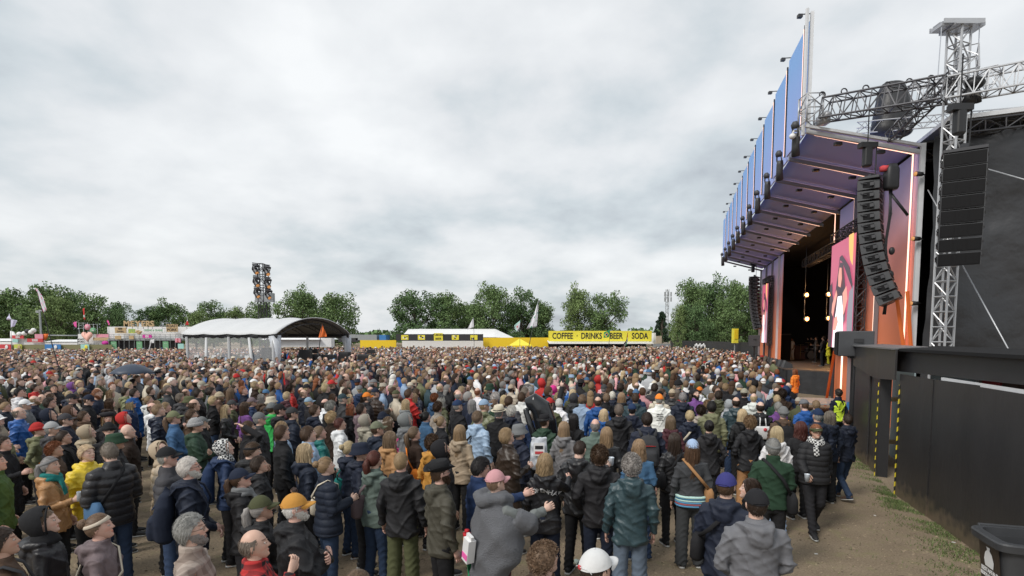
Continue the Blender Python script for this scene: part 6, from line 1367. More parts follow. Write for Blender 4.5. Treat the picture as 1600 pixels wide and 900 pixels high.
# ------------------------------------------------ wheelie bin
def bin_():
    q = gz(1510, 818, 1.10); Rz = Matrix.Rotation(R(-16), 4, 'Z'); cc = Rz @ Vector((-.44,.31,0)); M = Matrix.Translation((q[0]-cc.x, q[1]-cc.y, 0)) @ Rz
    m = mat('bin_plastic', (.040,.042,.046), rough=.5, var=.35, vs_=4, bump=.03, bs=20)
    e = empty('waste_bin', tuple((M @ Vector((0,0,0)))), 'dark grey open wheeled waste bin in the bottom right corner', 'bin')
    rg = [(.10,.29,.19),(.60,.33,.23),(1.02,.37,.26)]
    mb = MB(); mb.rings([(z,a,b,0) for z, a, b in rg]+[(1.02,.34,.235,0),(.60,.30,.20,0),(.14,.26,.16,0)], 44, M=M, p=.28); sub('body', mb, m, e)
    mb = MB(); mb.rings([(1.015,.36,.25,0),(1.02,.435,.305,0),(1.085,.44,.31,0),(1.10,.43,.30,0),(1.10,.36,.25,0),(1.02,.345,.24,0)], 44, M=M, p=.28); mb.f = mb.f[:-2]; mb.m = mb.m[:-2]; o = sub('rim', mb, m, e)
    for s in (-1, 1):
        mb = MB(); mb.tube([(s*.30,.20,.10), (s*.36,.20,.10)], .10, 18, M=M); sub('wheel', mb, M_['rubber'], e)
    mb = MB(); mb.tube([(.30,.29,1.04),(.30,.38,1.08),(-.30,.38,1.08),(-.30,.29,1.04)], .02, 8, M=M); mb.ell((.30,.29,1.11), (.10,.05,.05), 12, 8, M=M); sub('handle', mb, m, e)
    # label on the left face
    LM_ = M @ Matrix.Translation((-.352,-.0,.80)) @ Matrix.Rotation(R(-5.5), 4, 'Y') @ Matrix.Rotation(R(-90), 4, 'Z')
    mb = MB(); mb.box((0,-.012,0), (.34,.008,.40), 0, LM_); o = sub('label', mb, mat('brown_black_label', (.03,.02,.015), rough=.35), e)
    mb = MB(); TM_ = LM_ @ Matrix.Translation((0,-.018,0)) @ Matrix.Rotation(R(90), 4, 'X')
    text_mb(mb, 'RESTAFFALD', .062, TM_ @ Matrix.Translation((0,-.085,0)), depth=.002, font_scale=(.85, 1)); text_mb(mb, 'RESIDUAL WASTE', .052, TM_ @ Matrix.Translation((0,-.14,0)), depth=.002, font_scale=(.8, 1)); text_mb(mb, 'G', .04, TM_ @ Matrix.Translation((0,-.195,0)), depth=.002)
    P = [(-.07,-.04),(.07,-.04),(.085,.03),(.06,.10),(.02,.135),(.035,.165),(-.035,.165),(-.02,.135),(-.06,.10),(-.085,.03)]
    mb.add([(a, b, 0.001) for a, b in P], [tuple(range(len(P)))], 0, TM_); q2 = sub('print', mb, M_['white'], e)
    mb = MB(); text_mb(mb, 'lp', .16, M @ Matrix.Translation((-.33,.0,.45)) @ Matrix.Rotation(R(-5.5), 4, 'Y') @ Matrix.Rotation(R(-90), 4, 'Z') @ Matrix.Rotation(R(90), 4, 'X') @ Matrix.Translation((0,0,.012)), depth=.002); sub('scribble', mb, m_frame, e)
bin_()
# ------------------------------------------------ the crowd: people one can point to
_ = None
T = [
# bottom left
(70,787,1.68,62,'f','lg:light brown','hood:black','jk:black:shiny','black','clasp',dict(),'person in glossy black hooded rain jacket, lowest left, face in profile'),
(4,815,1.70,50,'m','sh:dark brown',_,'jk:brown','black','down',dict(),'person in brown coat with dark backpack cut by bottom left corner'),
(154,792,1.66,66,'f','bn:light brown','band:cream','jk:mauve','black','clasp',dict(),'person with curly bun, cream headband and mauve jacket at bottom left'),
(300,795,1.80,72,'m','ms:grey',_,'pl:cream:plaid_brown','jeans','down',dict(beard='grey',glasses=True),'bearded grey haired person with glasses in brown checked shirt'),
(398,818,1.72,70,'h','fr:grey-brown',_,'pl:red:plaid_red','black','chin',dict(),'thinning haired person in red and black plaid shirt, hand at mouth'),
(460,761,1.76,68,'h','bz:white','cap:mustard','jk:black','jeans','cross',dict(beard='white',glasses=True),'white bearded person in mustard cap and black jacket, arms crossed'),
(411,769,1.66,64,'f','pt:grey','cap:olive','jk:black','black','clasp',dict(),'person with grey ponytail under a faded green cap'),
(88,703,1.66,78,'f','pt:grey','band:grey','jk:tan:shiny','black','hold',dict(scarf='teal'),'person in tan leather jacket with teal scarf and grey headband holding cup'),
(128,694,1.70,100,'h','sh:blond',_,'jk:yellow:shiny','black','clasp',dict(),'blond person in bright yellow raincoat facing the black puffer jacket'),
(172,685,1.84,-62,'m','sh:grey-brown',_,'puff:black:shiny','jeans','clasp',dict(hpch=-18),'tall grey haired person in black puffer jacket turned left, head bowed'),
(262,692,1.80,66,'m','bz:grey','cap:black','puff:charcoal','jeans','down',dict(),'person in black cap and dark quilted jacket left of the white haired man'),
(297,708,1.82,66,'m','sh:white',_,'jk:navy','jeans','clasp',dict(beard='white',glasses=True),'white haired person with glasses and navy jacket carrying the patterned backpack'),
(6,677,1.68,80,'f','sh:dark brown',_,'coat:black','black','hold',dict(),'dark short haired person in long black coat at left edge'),
(-6,703,1.7,60,'f','sh:brown',_,'jk:green','black','down',dict(),'person in grass green jacket cut by the left edge'),
(38,633,1.80,70,'m','fr:grey-brown',_,'jk:blue:shiny','black','down',dict(),'balding person in bright blue rain jacket on the left'),
(62,658,1.66,70,'f','bz:brown','bean:red','jk:khaki','black','pocket',dict(),'person in red knit hat just right of the bright blue jacket'),
(84,654,1.72,66,'m','sh:grey','cap:light grey','jk:charcoal','black','down',dict(),'person in pale grey cap and dark jacket behind red knit hat'),
(100,669,1.66,62,'f','pt:dark brown',_,'jk:black','black','clasp',dict(),'dark haired person in black jacket with orange edged backpack'),
(86,688,1.58,64,'f','cu:red',_,'jk:brown','black','clasp',dict(),'red curly haired person directly behind the grey headband'),
(181,673,1.70,62,'m','sh:grey','buck:dark green','jk:black','black','clasp',dict(glasses=True),'person in dark green bucket hat behind the black puffer jacket'),
(198,658,1.74,60,'m','bd:black',_,'pl:dark brown','black','down',dict(),'bald person in dark brown coat seen from behind on the left'),
(171,657,1.72,140,'m','sh:dark brown','bean:black','pl:black','black','down',dict(glasses=True),'person with glasses in black knit hat looking toward the camera'),
(168,641,1.66,130,'f','lg:blond','beret:black','jk:black','black','clasp',dict(),'smiling blond person in black beret'),
(193,640,1.68,65,'f','bd:black','hood:red','pl:grey','black','down',dict(),'person with bright red hood up on the left'),
(128,639,1.68,66,'f','sh:brown',_,'pl:grey','black','down',dict(scarf='brown',glasses=True),'person with glasses and brown scarf over grey coat'),
(133,660,1.64,50,'f','bd:brown','hood:beige','jk:beige','black','down',dict(),'person with beige hood up seen from behind on the left'),
(75,635,1.74,60,'m','bd:brown','hood:navy','jk:navy','black','down',dict(),'person with navy hood up behind the bright blue jacket'),
(103,642,1.72,66,'m','sh:brown','cap:charcoal','jk:navy','black','down',dict(),'person in black and white trucker cap on the left'),
(111,631,1.66,55,'f','bd:brown','hood:brown','jk:brown','black','down',dict(),'person with brown hood up behind the trucker cap'),
(136,613,1.80,70,'m','bz:brown','cap:navy','pl:black','black','down',dict(hpch=-12),'person in navy cap and black jacket looking down'),
(112,612,1.78,68,'m','bz:grey','cap:black','jk:black','black','down',dict(),'person in black cap left of the navy cap'),
(74,618,1.78,62,'m','ms:dark brown',_,'pl:charcoal','black','down',dict(glasses=True),'dark haired person with glasses left of the black cap'),
(43,621,1.74,66,'m','bz:grey','cap:white','pl:grey','black','down',dict(),'person in white cap behind the bright blue jacket'),
(154,603,1.78,60,'m','bd:grey',_,'jk:navy','black','down',dict(),'bald person in navy jacket behind the navy cap'),
(172,620,1.66,52,'f','lg:brown',_,'jk:dark brown','black','down',dict(),'person with long brown hair seen from behind left of blue cap'),
(172,607,1.68,66,'f','lg:dark blond',_,'pl:beige','black','down',dict(),'person with long dark blond hair behind the brown long hair'),
(197,603,1.78,62,'m','sh:dark brown',_,'jk:khaki','black','down',dict(),'dark haired person in light green hooded jacket behind blue cap'),
(209,619,1.66,66,'f','lg:blond','cap:blue','jk:dark blue','black','down',dict(),'blond person in bright blue cap'),
(229,617,1.68,66,'f','bn:dark blond',_,'jk:white:shiny','black','down',dict(),'person with blond bun in shiny white rain jacket'),
(248,628,1.82,68,'m','sh:dark blond',_,'jk:navy:shiny','black','down',dict(),'fair haired person in navy tracksuit top beside the denim jacket'),
(272,638,1.78,66,'m','pt:light brown','cap:khaki','pl:denim:denim','jeans','clasp',dict(glasses=True),'person in khaki cap and pale denim jacket with ponytail'),
(306,649,1.76,70,'m','bz:brown','bean:light grey:stripes','jk:dark green','black','cross',dict(),'person in striped knit hat and dark green jacket, arms crossed'),
(177,590,1.76,66,'m','bd:black','hood:light grey','jk:grey','black','down',dict(),'person with pale grey hood up below the open umbrella'),
(208,590,1.76,40,'m','sh:black',_,'pl:black','black','hold',dict(),'person standing under the open dark blue umbrella'),
(233,582,1.72,60,'m','bd:grey',_,'pl:light blue','black','down',dict(),'bald person in pale blue shirt right of the umbrella'),
(245,577,1.82,80,'m','sh:black','cow:black','pl:dark blue','black','down',dict(glasses=True),'person in black cowboy hat right of the umbrella'),
(255,592,1.70,66,'f','lg:dark blond',_,'pl:cream','black','down',dict(),'long haired person in cream sweater below the cowboy hat'),
(272,589,1.78,66,'m','sh:grey',_,'jk:charcoal','black','down',dict(beard='grey'),'grey bearded person right of the cream sweater'),
(25,604,1.70,70,'m','bz:grey','cap:cream','jk:brown','black','down',dict(),'person in cream cap near the left edge'),
(98,594,1.72,70,'m','bz:grey','cap:stone','jk:charcoal','black','down',dict(),'person in stone coloured cap at the foot of the tall flag pole'),
(55,598,1.74,68,'m','sh:dark brown',_,'jk:red','black','down',dict(),'dark haired person in red jacket near the left edge'),
(78,590,1.76,72,'m','sh:dark brown',_,'jk:dark green','black','down',dict(),'dark haired person in dark green jacket near the flag pole'),
(42,584,1.80,75,'m','sh:black','cap:black','jk:black','black','down',dict(beard='dark brown'),'bearded person in black cap and black jacket near left edge'),
(111,595,1.70,60,'f','bd:brown','hood:purple','jk:purple','black','down',dict(),'person with purple hood up right of the flag pole'),
# second block
(362,686,1.70,60,'f','bd:brown','kef:white:keff','jk:dark blue','black','down',dict(),'person with checked black and white scarf over the head'),
(384,684,1.72,64,'f','sh:brown','band:black','jk:black','black','down',dict(hpch=-12),'brown haired person with black headband beside the checked head scarf'),
(402,703,1.62,68,'m','ms:dark brown',_,'jk:black','black','down',dict(),'dark haired youth in black jacket with grey strap'),
(377,725,1.66,70,'f','pt:brown','cap:navy','jk:black','black','clasp',dict(scarf='grey',hpch=12),'person in navy cap with braid and grey scarf looking up'),
(510,709,1.68,58,'f','bn:dark blond',_,'puff:navy','jeans','hold',dict(),'braided blond person in navy quilted jacket with cream sling bag'),
(478,688,1.70,56,'f','lg:blond',_,'jk:navy','black','down',dict(),'person with very long blond hair over navy jacket'),
(448,662,1.80,56,'m','sh:brown',_,'pl:black','black','down',dict(),'brown haired person in black sweater, left of pale blue shirt'),
(475,659,1.82,58,'m','sh:brown',_,'pl:light blue','jeans','down',dict(),'brown haired person in pale blue shirt among long blond hair'),
(440,655,1.72,52,'f','lg:dark blond',_,'pl:light blue','jeans','down',dict(),'person with long ash blond hair hanging down the back'),
(500,662,1.68,60,'f','pt:light brown',_,'jk:teal:shiny','black','clasp',dict(),'person with curly ponytail in bright teal jacket'),
(534,649,1.66,66,'m','sh:auburn',_,'jk:white','black','down',dict(),'auburn short haired person in white hoodie'),
(518,641,1.66,30,'f','cu:blond',_,'pl:dark brown','black','down',dict(),'person with big wavy blond hair and dark brown sweater'),
(565,688,1.70,80,'f','bd:brown','buck:navy','jk:navy','black','clasp',dict(hy=-15),'person in navy rain hood and jacket between two ponytails'),
(546,685,1.64,50,'f','bn:blond',_,'jk:navy','jeans','down',dict(),'person with straw blond bun and turquoise shoulder bag'),
(390,653,1.78,50,'m','sh:brown',_,'pl:black','black','head',dict(),'person with bare arm bent behind the head'),
(406,640,1.76,64,'m','sh:grey','cap:grey','jk:charcoal','black','down',dict(),'person in grey cap directly behind the raised bent arm'),
(426,626,1.76,30,'m','sh:brown','cap:grey','jk:bright green','black','down',dict(),'person in vivid green hoodie and grey cap'),
(441,628,1.78,58,'m','sh:dark brown','cap:black','jk:black','black','down',dict(glasses=True),'person in black cap and black hoodie right of vivid green hoodie'),
(458,630,1.76,60,'m','sh:dark brown','cap:charcoal','jk:navy','black','down',dict(),'person in dark patterned cap right of the black hoodie'),
(381,626,1.66,35,'f','lg:brown',_,'pl:purple','black','down',dict(),'person in purple sweater with long brown hair'),
(355,629,1.66,80,'f','lg:blond',_,'pl:black:shiny','black','clasp',dict(),'blond person in black leather jacket with white face mask'),
(312,605,1.78,66,'m','sh:dark brown',_,'pl:black:shiny','black','down',dict(),'dark haired person in black leather jacket left of dark green jacket'),
(330,603,1.78,66,'m','sh:dark brown',_,'pl:dark green','black','clasp',dict(),'dark haired person in dark green training jacket, hands clasped'),
(355,595,1.74,40,'m','sh:dark blond',_,'pl:khaki','black','down',dict(),'blond person in light olive shirt with dark backpack strap'),
(363,622,1.66,66,'f','bz:brown','cap:charcoal','jk:olive','black','down',dict(),'person in charcoal cap below the light olive shirt'),
(370,582,1.76,50,'m','bd:brown','bean:red','jk:charcoal','black','down',dict(),'person in red knit hat near the tent corner'),
(378,592,1.68,55,'f','lg:red',_,'jk:black','black','down',dict(),'red haired person beside the red knit hat'),
(424,617,1.70,60,'f','bz:grey','buck:cream','jk:black','black','down',dict(),'person in cream bucket hat'),
(394,618,1.66,66,'f','pt:light brown','cap:mauve','jk:dark blue','black','down',dict(),'person in faded violet cap and blue jacket'),
(483,618,1.66,60,'f','bz:blond','cap:light blue','pl:black','black','down',dict(),'person in pale blue cap'),
(574,610,1.76,64,'m','bz:brown','cap:orange','jk:black','black','down',dict(beard='grey'),'bearded person in orange cap and black jacket'),
(536,612,1.76,60,'m','bz:grey','cap:slate','pl:charcoal','black','down',dict(),'person in grey blue cap left of the orange cap'),
(524,623,1.76,40,'m','cu:grey',_,'jk:black','black','down',dict(),'person with thick curly grey hair seen from behind'),
(509,620,1.74,45,'m','fr:dark brown',_,'pl:white','black','down',dict(),'balding dark haired person in white shirt'),
(487,630,1.76,58,'m','sh:brown',_,'jk:navy','black','down',dict(),'brown haired person in navy jacket below the pale blue cap'),
(543,629,1.66,72,'f','lg:red','band:black','jk:black','black','down',dict(),'person with bright red hair left of dark haired violet hoodie'),
(565,628,1.72,58,'m','ms:dark brown',_,'jk:mauve','black','down',dict(),'dark haired person in dusky violet hoodie'),
(574,646,1.66,50,'f','bd:brown','hood:stone','jk:stone','black','down',dict(),'person with light stone coloured hood up'),
(590,654,1.74,60,'m','bz:brown','cap:khaki:camo','jk:navy','black','down',dict(glasses=True),'person in camouflage cap and navy hoodie'),
# centre
(585,698,1.70,35,'f','pt:auburn',_,'jk:grey-green','jeans','clasp',dict(),'person with auburn ponytail and grey green jacket carrying mauve sling bag'),
(627,700,1.78,12,'m','bz:dark blond',_,'jk:black','olive','down',dict(wide=True,shoes='black'),'shaven headed person in black hooded jacket and olive work trousers'),
(694,711,1.78,62,'m','sh:brown','tri:black','jk:moss','black','down',dict(beard='brown',glasses=True),'person in black curved brim leather hat and brown olive jacket'),
(776,727,1.76,58,'m','sh:light brown','cap:pink','pl:grey','maroon','reach',dict(),'person in pale pink cap wrapped in a grey blanket'),
(744,711,1.76,70,'m','ms:black',_,'pl:dark blue','black','reach',dict(glasses=True,hpch=-12),'long dark haired person in dark blue sweater stretching an arm right'),
(795,664,1.80,62,'m','ms:dark blond',_,'coat:dark brown:shiny','black','hold',dict(glasses=True,hpch=18),'blond person with glasses in dark brown leather coat with fur collar'),
(812,659,1.72,60,'m','bz:grey','buck:grey','jk:navy','black','down',dict(),'person in grey bucket hat behind the brown leather coat'),
(692,683,1.74,66,'m','bd:black','hood:black','jk:black','black','down',dict(beard='dark brown'),'person with black hood up behind the curved brim leather hat'),
(719,660,1.70,25,'f','lg:dark blond',_,'jk:beige','black','down',dict(),'wavy blond person in beige jacket seen from behind'),
(747,638,1.80,45,'m','sh:light brown',_,'jk:light blue:shiny','black','down',dict(),'person in pale blue rain jacket with dark shoulder bag'),
(780,630,1.80,30,'m','sh:grey','fed:cream','coat:black','black','down',dict(),'person in cream brimmed hat and long black coat'),
(800,632,1.66,35,'f','cu:white',_,'jk:navy','black','down',dict(),'white haired person between cream hat and black inflatable'),
(647,663,1.70,55,'f','pt:light brown',_,'pl:dark brown','black','down',dict(),'person in brown knit vest with bright orange strap'),
(676,676,1.68,35,'f','cu:brown',_,'jk:mustard','black','down',dict(),'curly haired person in mustard yellow jacket'),
(612,669,1.70,58,'f','lg:light brown',_,'jk:tan','black','down',dict(),'light brown haired person in brown jacket with blue strap'),
(690,647,1.66,60,'f','bn:dark blond',_,'pl:black','black','down',dict(),'person with small blond bun in sleeveless black top'),
(632,640,1.76,58,'m','bd:brown','hood:grey','jk:grey','black','down',dict(),'person with dark grey hood up and hot pink strap'),
(666,640,1.64,50,'f','bn:black',_,'pl:denim:denim','jeans','down',dict(),'person with dark bun in denim jacket'),
(716,621,1.80,55,'m','bz:grey','cap:dark blue','coat:black','black','down',dict(),'person in dark blue cap and black coat'),
(672,613,1.66,30,'f','cu:red',_,'jk:denim:denim','jeans','down',dict(),'person with thick orange red hair in denim jacket'),
(635,621,1.68,50,'f','lg:blond',_,'jk:grey','black','down',dict(),'blond person left of the thick orange red hair'),
(655,612,1.68,52,'f','lg:dark blond',_,'jk:navy','black','down',dict(),'dark blond person in navy directly left of orange red hair'),
(607,647,1.66,66,'f','lg:light brown','band:cream','jk:dark brown','black','down',dict(),'brown haired person with cream headband beside dark grey hood'),
(685,626,1.68,40,'f','cu:brown',_,'pl:stone','black','down',dict(),'curly brown haired person in knitted grey top'),
(865,600,1.70,30,'f','bd:brown','hood:hot pink','jk:grey','black','down',dict(),'person with hot pink hood up'),
(886,655,1.70,30,'f','lg:dark blond',_,'jk:grey','black','down',dict(),'person with two tone blond hair right of the transparent bag'),
(852,703,1.72,20,'f','bb:dark blond',_,'jk:black:shiny','navy','reach',dict(),'person in glossy black raincoat with white lettering across the back'),
(937,692,1.78,8,'m','cu:brown',_,'jk:black','navy','pocket',dict(),'curly brown haired person in black hoodie seen from behind'),
(987,705,1.80,6,'m','cu:grey',_,'jk:slate:shiny','light jeans','down',dict(),'curly grey haired person in dark teal rain jacket and blue jeans'),
(905,683,1.76,30,'m','bz:dark brown',_,'jk:black:shiny','black','reach',dict(hpch=-12),'shaven headed person in black leather leaning over, drinking cup nearby'),
(858,849,1.66,60,'f','cu:light brown',_,'jk:brown','black','clasp',dict(),'curly brown haired person cut by bottom edge left of white cap'),
(927,839,1.78,55,'m','sh:dark brown','cap:white','jk:blue','black','down',dict(),'person in white cap and blue jacket at the bottom edge'),
(560,881,1.66,30,'m','sh:light brown',_,'jk:grey','black','down',dict(),'top of a light brown haired head at the bottom edge'),
(1412,892,1.66,20,'m','sh:black',_,'jk:black','black','down',dict(),'top of a black haired head at bottom edge left of bin'),
(999,682,1.68,20,'f','bb:dark blond',_,'pl:denim:denim','jeans','hold',dict(),'dark blond bob haired person in light denim jacket taking a picture'),
(1011,640,1.84,5,'m','sh:dark brown',_,'jk:navy','black','down',dict(),'tall brown haired person with grey and red backpack'),
(926,650,1.76,10,'m','fr:grey',_,'pl:grey-green','black','down',dict(),'bald person in grey green shirt seen from behind'),
(948,663,1.72,12,'f','lg:dark blond',_,'pl:black:shiny','black','down',dict(),'person with long wavy blond hair over black leather jacket'),
(1054,672,1.68,-5,'f','lg:dark brown',_,'pl:black:shiny','black','down',dict(),'person with long grey brown hair and black jacket left of two tone cap'),
(1082,681,1.72,8,'f','lg:brown','cap:light blue','pl:charcoal','charcoal','down',dict(wide=True),'person in light blue and white cap with long wavy brown hair'),
(1048,646,1.68,10,'f','lg:light brown',_,'jk:maroon','black','down',dict(),'person with golden ponytail and dark maroon jacket'),
(966,627,1.82,8,'m','sh:grey-brown',_,'jk:black','black','down',dict(),'grey brown haired person in black hoodie left of navy cap'),
(988,627,1.74,15,'m','sh:black','cap:dark blue','jk:navy','black','down',dict(),'person in navy cap with tan strap across the back'),
(1030,612,1.82,5,'m','bz:grey','cap:orange','pl:white','grey','down',dict(),'person in orange topped cap and white shirt with printed back'),
(897,643,1.66,25,'f','lg:black',_,'pl:black','black','down',dict(),'person with long black hair right of black inflatable'),
(945,637,1.66,20,'f','bb:blond',_,'jk:blue','black','down',dict(),'blond bob haired person in royal blue collar'),
(933,616,1.78,15,'m','fr:brown',_,'jk:blue','black','down',dict(),'balding person in blue and yellow jacket'),
(1067,610,1.80,5,'m','sh:grey',_,'jk:navy','black','down',dict(),'grey haired person in navy hooded jacket right of printed white shirt'),
(1078,638,1.68,5,'f','sh:blond',_,'jk:navy','black','down',dict(),'short blond person in navy jacket with cream strap'),
(1112,623,1.84,8,'m','sh:black',_,'jk:khaki','black','down',dict(),'tall black haired person in light green hooded jacket'),
(1108,653,1.68,5,'f','bn:black',_,'jk:black','black','pocket',dict(),'person with black low bun in black hooded jacket'),
(1095,631,1.64,5,'f','cu:dark brown',_,'jk:stone','black','down',dict(),'dark curly haired person left of the light green hooded jacket'),
(1150,617,1.80,5,'m','fr:dark brown',_,'jk:slate:shiny','jeans','down',dict(),'dark haired person in blue grey rain jacket'),
(1138,622,1.60,-20,'f','pt:brown','hood:light grey','jk:light grey','black','down',dict(),'child sized person in pale grey hood right of light green jacket'),
(1176,600,1.82,5,'m','sh:dark blond',_,'pl:dark blue:dots','black','down',dict(),'fair haired person in dotted navy shirt'),
(1120,600,1.78,140,'m','sh:brown',_,'jk:grey-green','black','down',dict(),'person in green jacket turned back toward the camera'),
(1088,606,1.78,170,'m','sh:black',_,'pl:purple','black','down',dict(beard='black'),'dark bearded person facing the camera beside navy hooded jacket'),
(1172,647,1.72,5,'f','cu:dark blond',_,'jk:black','tan','pocket',dict(),'curly dark blond haired person in black jacket and rust trousers'),
(1160,636,1.68,3,'f','lg:blond',_,'jk:black','black','down',dict(),'wavy blond person just behind the curly dark blond hair'),
(1188,624,1.78,5,'m','fr:dark brown',_,'jk:black','black','down',dict(),'balding person in black jacket with white tote bag'),
(1216,625,1.70,5,'f','sh:grey',_,'pl:purple','black','down',dict(),'grey haired person in magenta purple jacket'),
(1224,632,1.74,5,'m','sh:grey','bean:grey','jk:brown','black','down',dict(),'person in grey knit hat wearing a black backpack'),
(1222,606,1.76,0,'m','cu:dark brown',_,'pl:dark brown','black','down',dict(),'dark curly haired person in brown jacket before the stage corner'),
(1258,620,1.80,-10,'m','sh:brown','cap:grey','jk:blue','black','down',dict(hpch=-12),'person in royal blue jacket bending before the low platform'),
(1275,623,1.64,0,'f','sh:dark blond',_,'jk:slate','black','down',dict(),'short blond person behind the blue cap near the platform'),
(1251,655,1.66,0,'f','bb:auburn',_,'pl:black','black','down',dict(),'auburn bob haired person in black left of the walking person'),
(1278,634,1.80,-5,'m','sh:grey','cap:dark blue','jk:navy','black','down',dict(),'person in blue cap and navy jacket behind the walking person'),
(1301,638,1.72,-8,'f','bb:grey-brown',_,'jk:navy','black','down',dict(),'grey brown haired person in navy vest at the right end'),
(1319,645,1.64,-15,'m','sh:dark brown',_,'jk:navy','jeans','walk',dict(shoes='brown'),'dark haired youth in blue jeans, last one before the black gate'),
# right foreground
(1182,755,1.82,6,'m','bz:dark brown','cap:black','jk:grey','black','clasp',dict(),'person in black cap and plain grey hooded jacket, nearest on the right'),
(1138,729,1.80,40,'m','bz:brown','cap:indigo','jk:navy','jeans','clasp',dict(beard='brown'),'person in violet blue cap kissing, navy hooded jacket'),
(1170,744,1.66,-70,'f','lg:dark brown',_,'pl:black','black','clasp',dict(hpch=6),'dark haired person being kissed beside the violet blue cap'),
(1208,678,1.78,8,'m','sh:grey','band:grey','pl:dark green','black','hold',dict(),'person in forest green jacket with black cross body bag'),
(1214,662,1.70,5,'f','lg:blond',_,'jk:white','light blue','clasp',dict(shoes='white'),'blond person in white hoodie behind the forest green jacket'),
(1276,658,1.72,188,'f','sh:red','visor:olive','puff:black','black','walk',dict(scarf='keff',glasses=True),'person walking toward camera in checked scarf and olive visor'),
# middle band right
(1242,575,1.78,-30,'f','lg:red',_,'jk:orange','light jeans','down',dict(),'person in orange jacket standing at the black stage skirt'),
(1310,604,1.74,-10,'f','sh:dark brown','band:black','pl:navy','black','down',dict(),'guard in neon yellow vest with headset by the gate'),
(1020,597,1.74,10,'f','bz:brown','buck:white','pl:stone','black','down',dict(),'person in white bucket hat behind the orange topped cap'),
(994,605,1.74,20,'m','bz:brown','cap:denim','jk:dark blue','black','down',dict(),'person in faded blue cap and dark blue jacket, centre right'),
(957,609,1.70,15,'m','sh:white',_,'jk:navy','black','down',dict(),'white haired person in navy jacket, centre right'),
(912,614,1.78,50,'m','sh:light brown',_,'pl:light blue','black','down',dict(beard='light brown'),'bearded fair person in pale blue shirt, centre right'),
(895,606,1.72,20,'f','lg:blond',_,'jk:olive','black','down',dict(),'blond person in dark olive quilted jacket, centre right'),
(944,598,1.78,30,'m','bz:grey','cap:charcoal','jk:black','black','down',dict(),'person in charcoal cap and black hoodie left of white haired head'),
]
LM_TXT = {}
SKINW = None
P_T = []
for row in T:
    px, py, h, az, bd, hair, hat, top, legs, pose, ex, lab = row
    hh = h*(1.022 if hair and not hat else 1.03 if hat else 1.0)
    if py < 584: g_ = gz(px, py, hh)
    g_ = gz(px, py, hh)
    P_T.append([g_[0], g_[1]]+list(row))
# relax overlaps gently along the ground
XY = np.array([[p[0], p[1]] for p in P_T])
for it in range(60):
    mv = np.zeros_like(XY)
    for i in range(len(XY)):
        d = XY-XY[i]; dist = np.hypot(d[:, 0], d[:, 1]); near = np.where((dist < .50) & (dist > 0))[0]
        for j in near:
            k = (.50-dist[j])*.5; v = d[j]/dist[j]; r = XY[i]/np.linalg.norm(XY[i]); v2 = r*np.sign(v.dot(r) or 1); vv = v*.35+v2*.65
            mv[i] -= vv*k*.5; mv[j] += vv*k*.5
    XY += mv*.5
people = {}
for (p, q) in zip(P_T, XY):
    row = p[2:]; px, py, h, az, bd, hair, hat, top, legs, pose, ex, lab = row
    ex = dict(ex); hy = ex.pop('hy', 0); hp = ex.pop('hpch', 6)
    grp = 'people watching the concert'
    z = 0.0
    people[lab] = person(q[0], q[1], h, az, bd, hair, hat, top, legs, pose, lab, hy=hy, hpch=hp, group=grp, z=z, **ex)
# performers and crew on the stage
def stage_p(px, py_feet, zf, h, az, bd, hair, hat, top, legs, pose, lab, **k):
    g_ = gz(px, py_feet, zf); return person(g_[0], g_[1], h, az, bd, hair, hat, top, legs, pose, lab, z=zf, group='people on the stage', **k)
stage_p(1237, 562.5, 1.29, 1.70, -100, 'f', 'cu:dark brown', _, 'tee:white', 'white', 'reach', 'singer in white outfit bending forward on the stage', skin=4, shoes='white', hpch=-6)
stage_p(1285, 572, 1.29, 1.80, -40, 'm', 'cu:dark brown', _, 'jk:black', 'black', 'hold', 'performer in black suit standing with back to the orange jacket', skin=4)
stage_p(1294, 570, 1.29, 1.70, -60, 'f', 'bn:dark brown', _, 'coat:chartreuse', 'chartreuse', 'clasp', 'performer in long yellow green dress on the stage', skin=4)
stage_p(1274, 566, 1.29, 1.78, -60, 'm', 'sh:black', _, 'pl:charcoal', 'black', 'both', 'guitar player in dark clothes beside the black suit on stage', skin=4)
stage_p(1267, 560, 1.29, 1.75, -80, 'm', 'sh:black', _, 'pl:black', 'black', 'up', 'camera operator in black deep on the stage', skin=2)
for px, py, l in ((1163, 562, 'left of two security guards in neon vests at the far stage corner'), (1168, 566, 'right of two security guards in neon vests at the far stage corner')):
    g_ = gz(px, py, 1.78); person(g_[0], g_[1], 1.78, -120, 'm', 'sh:black', _, 'pl:black', 'black', 'down', l, group='security guards')
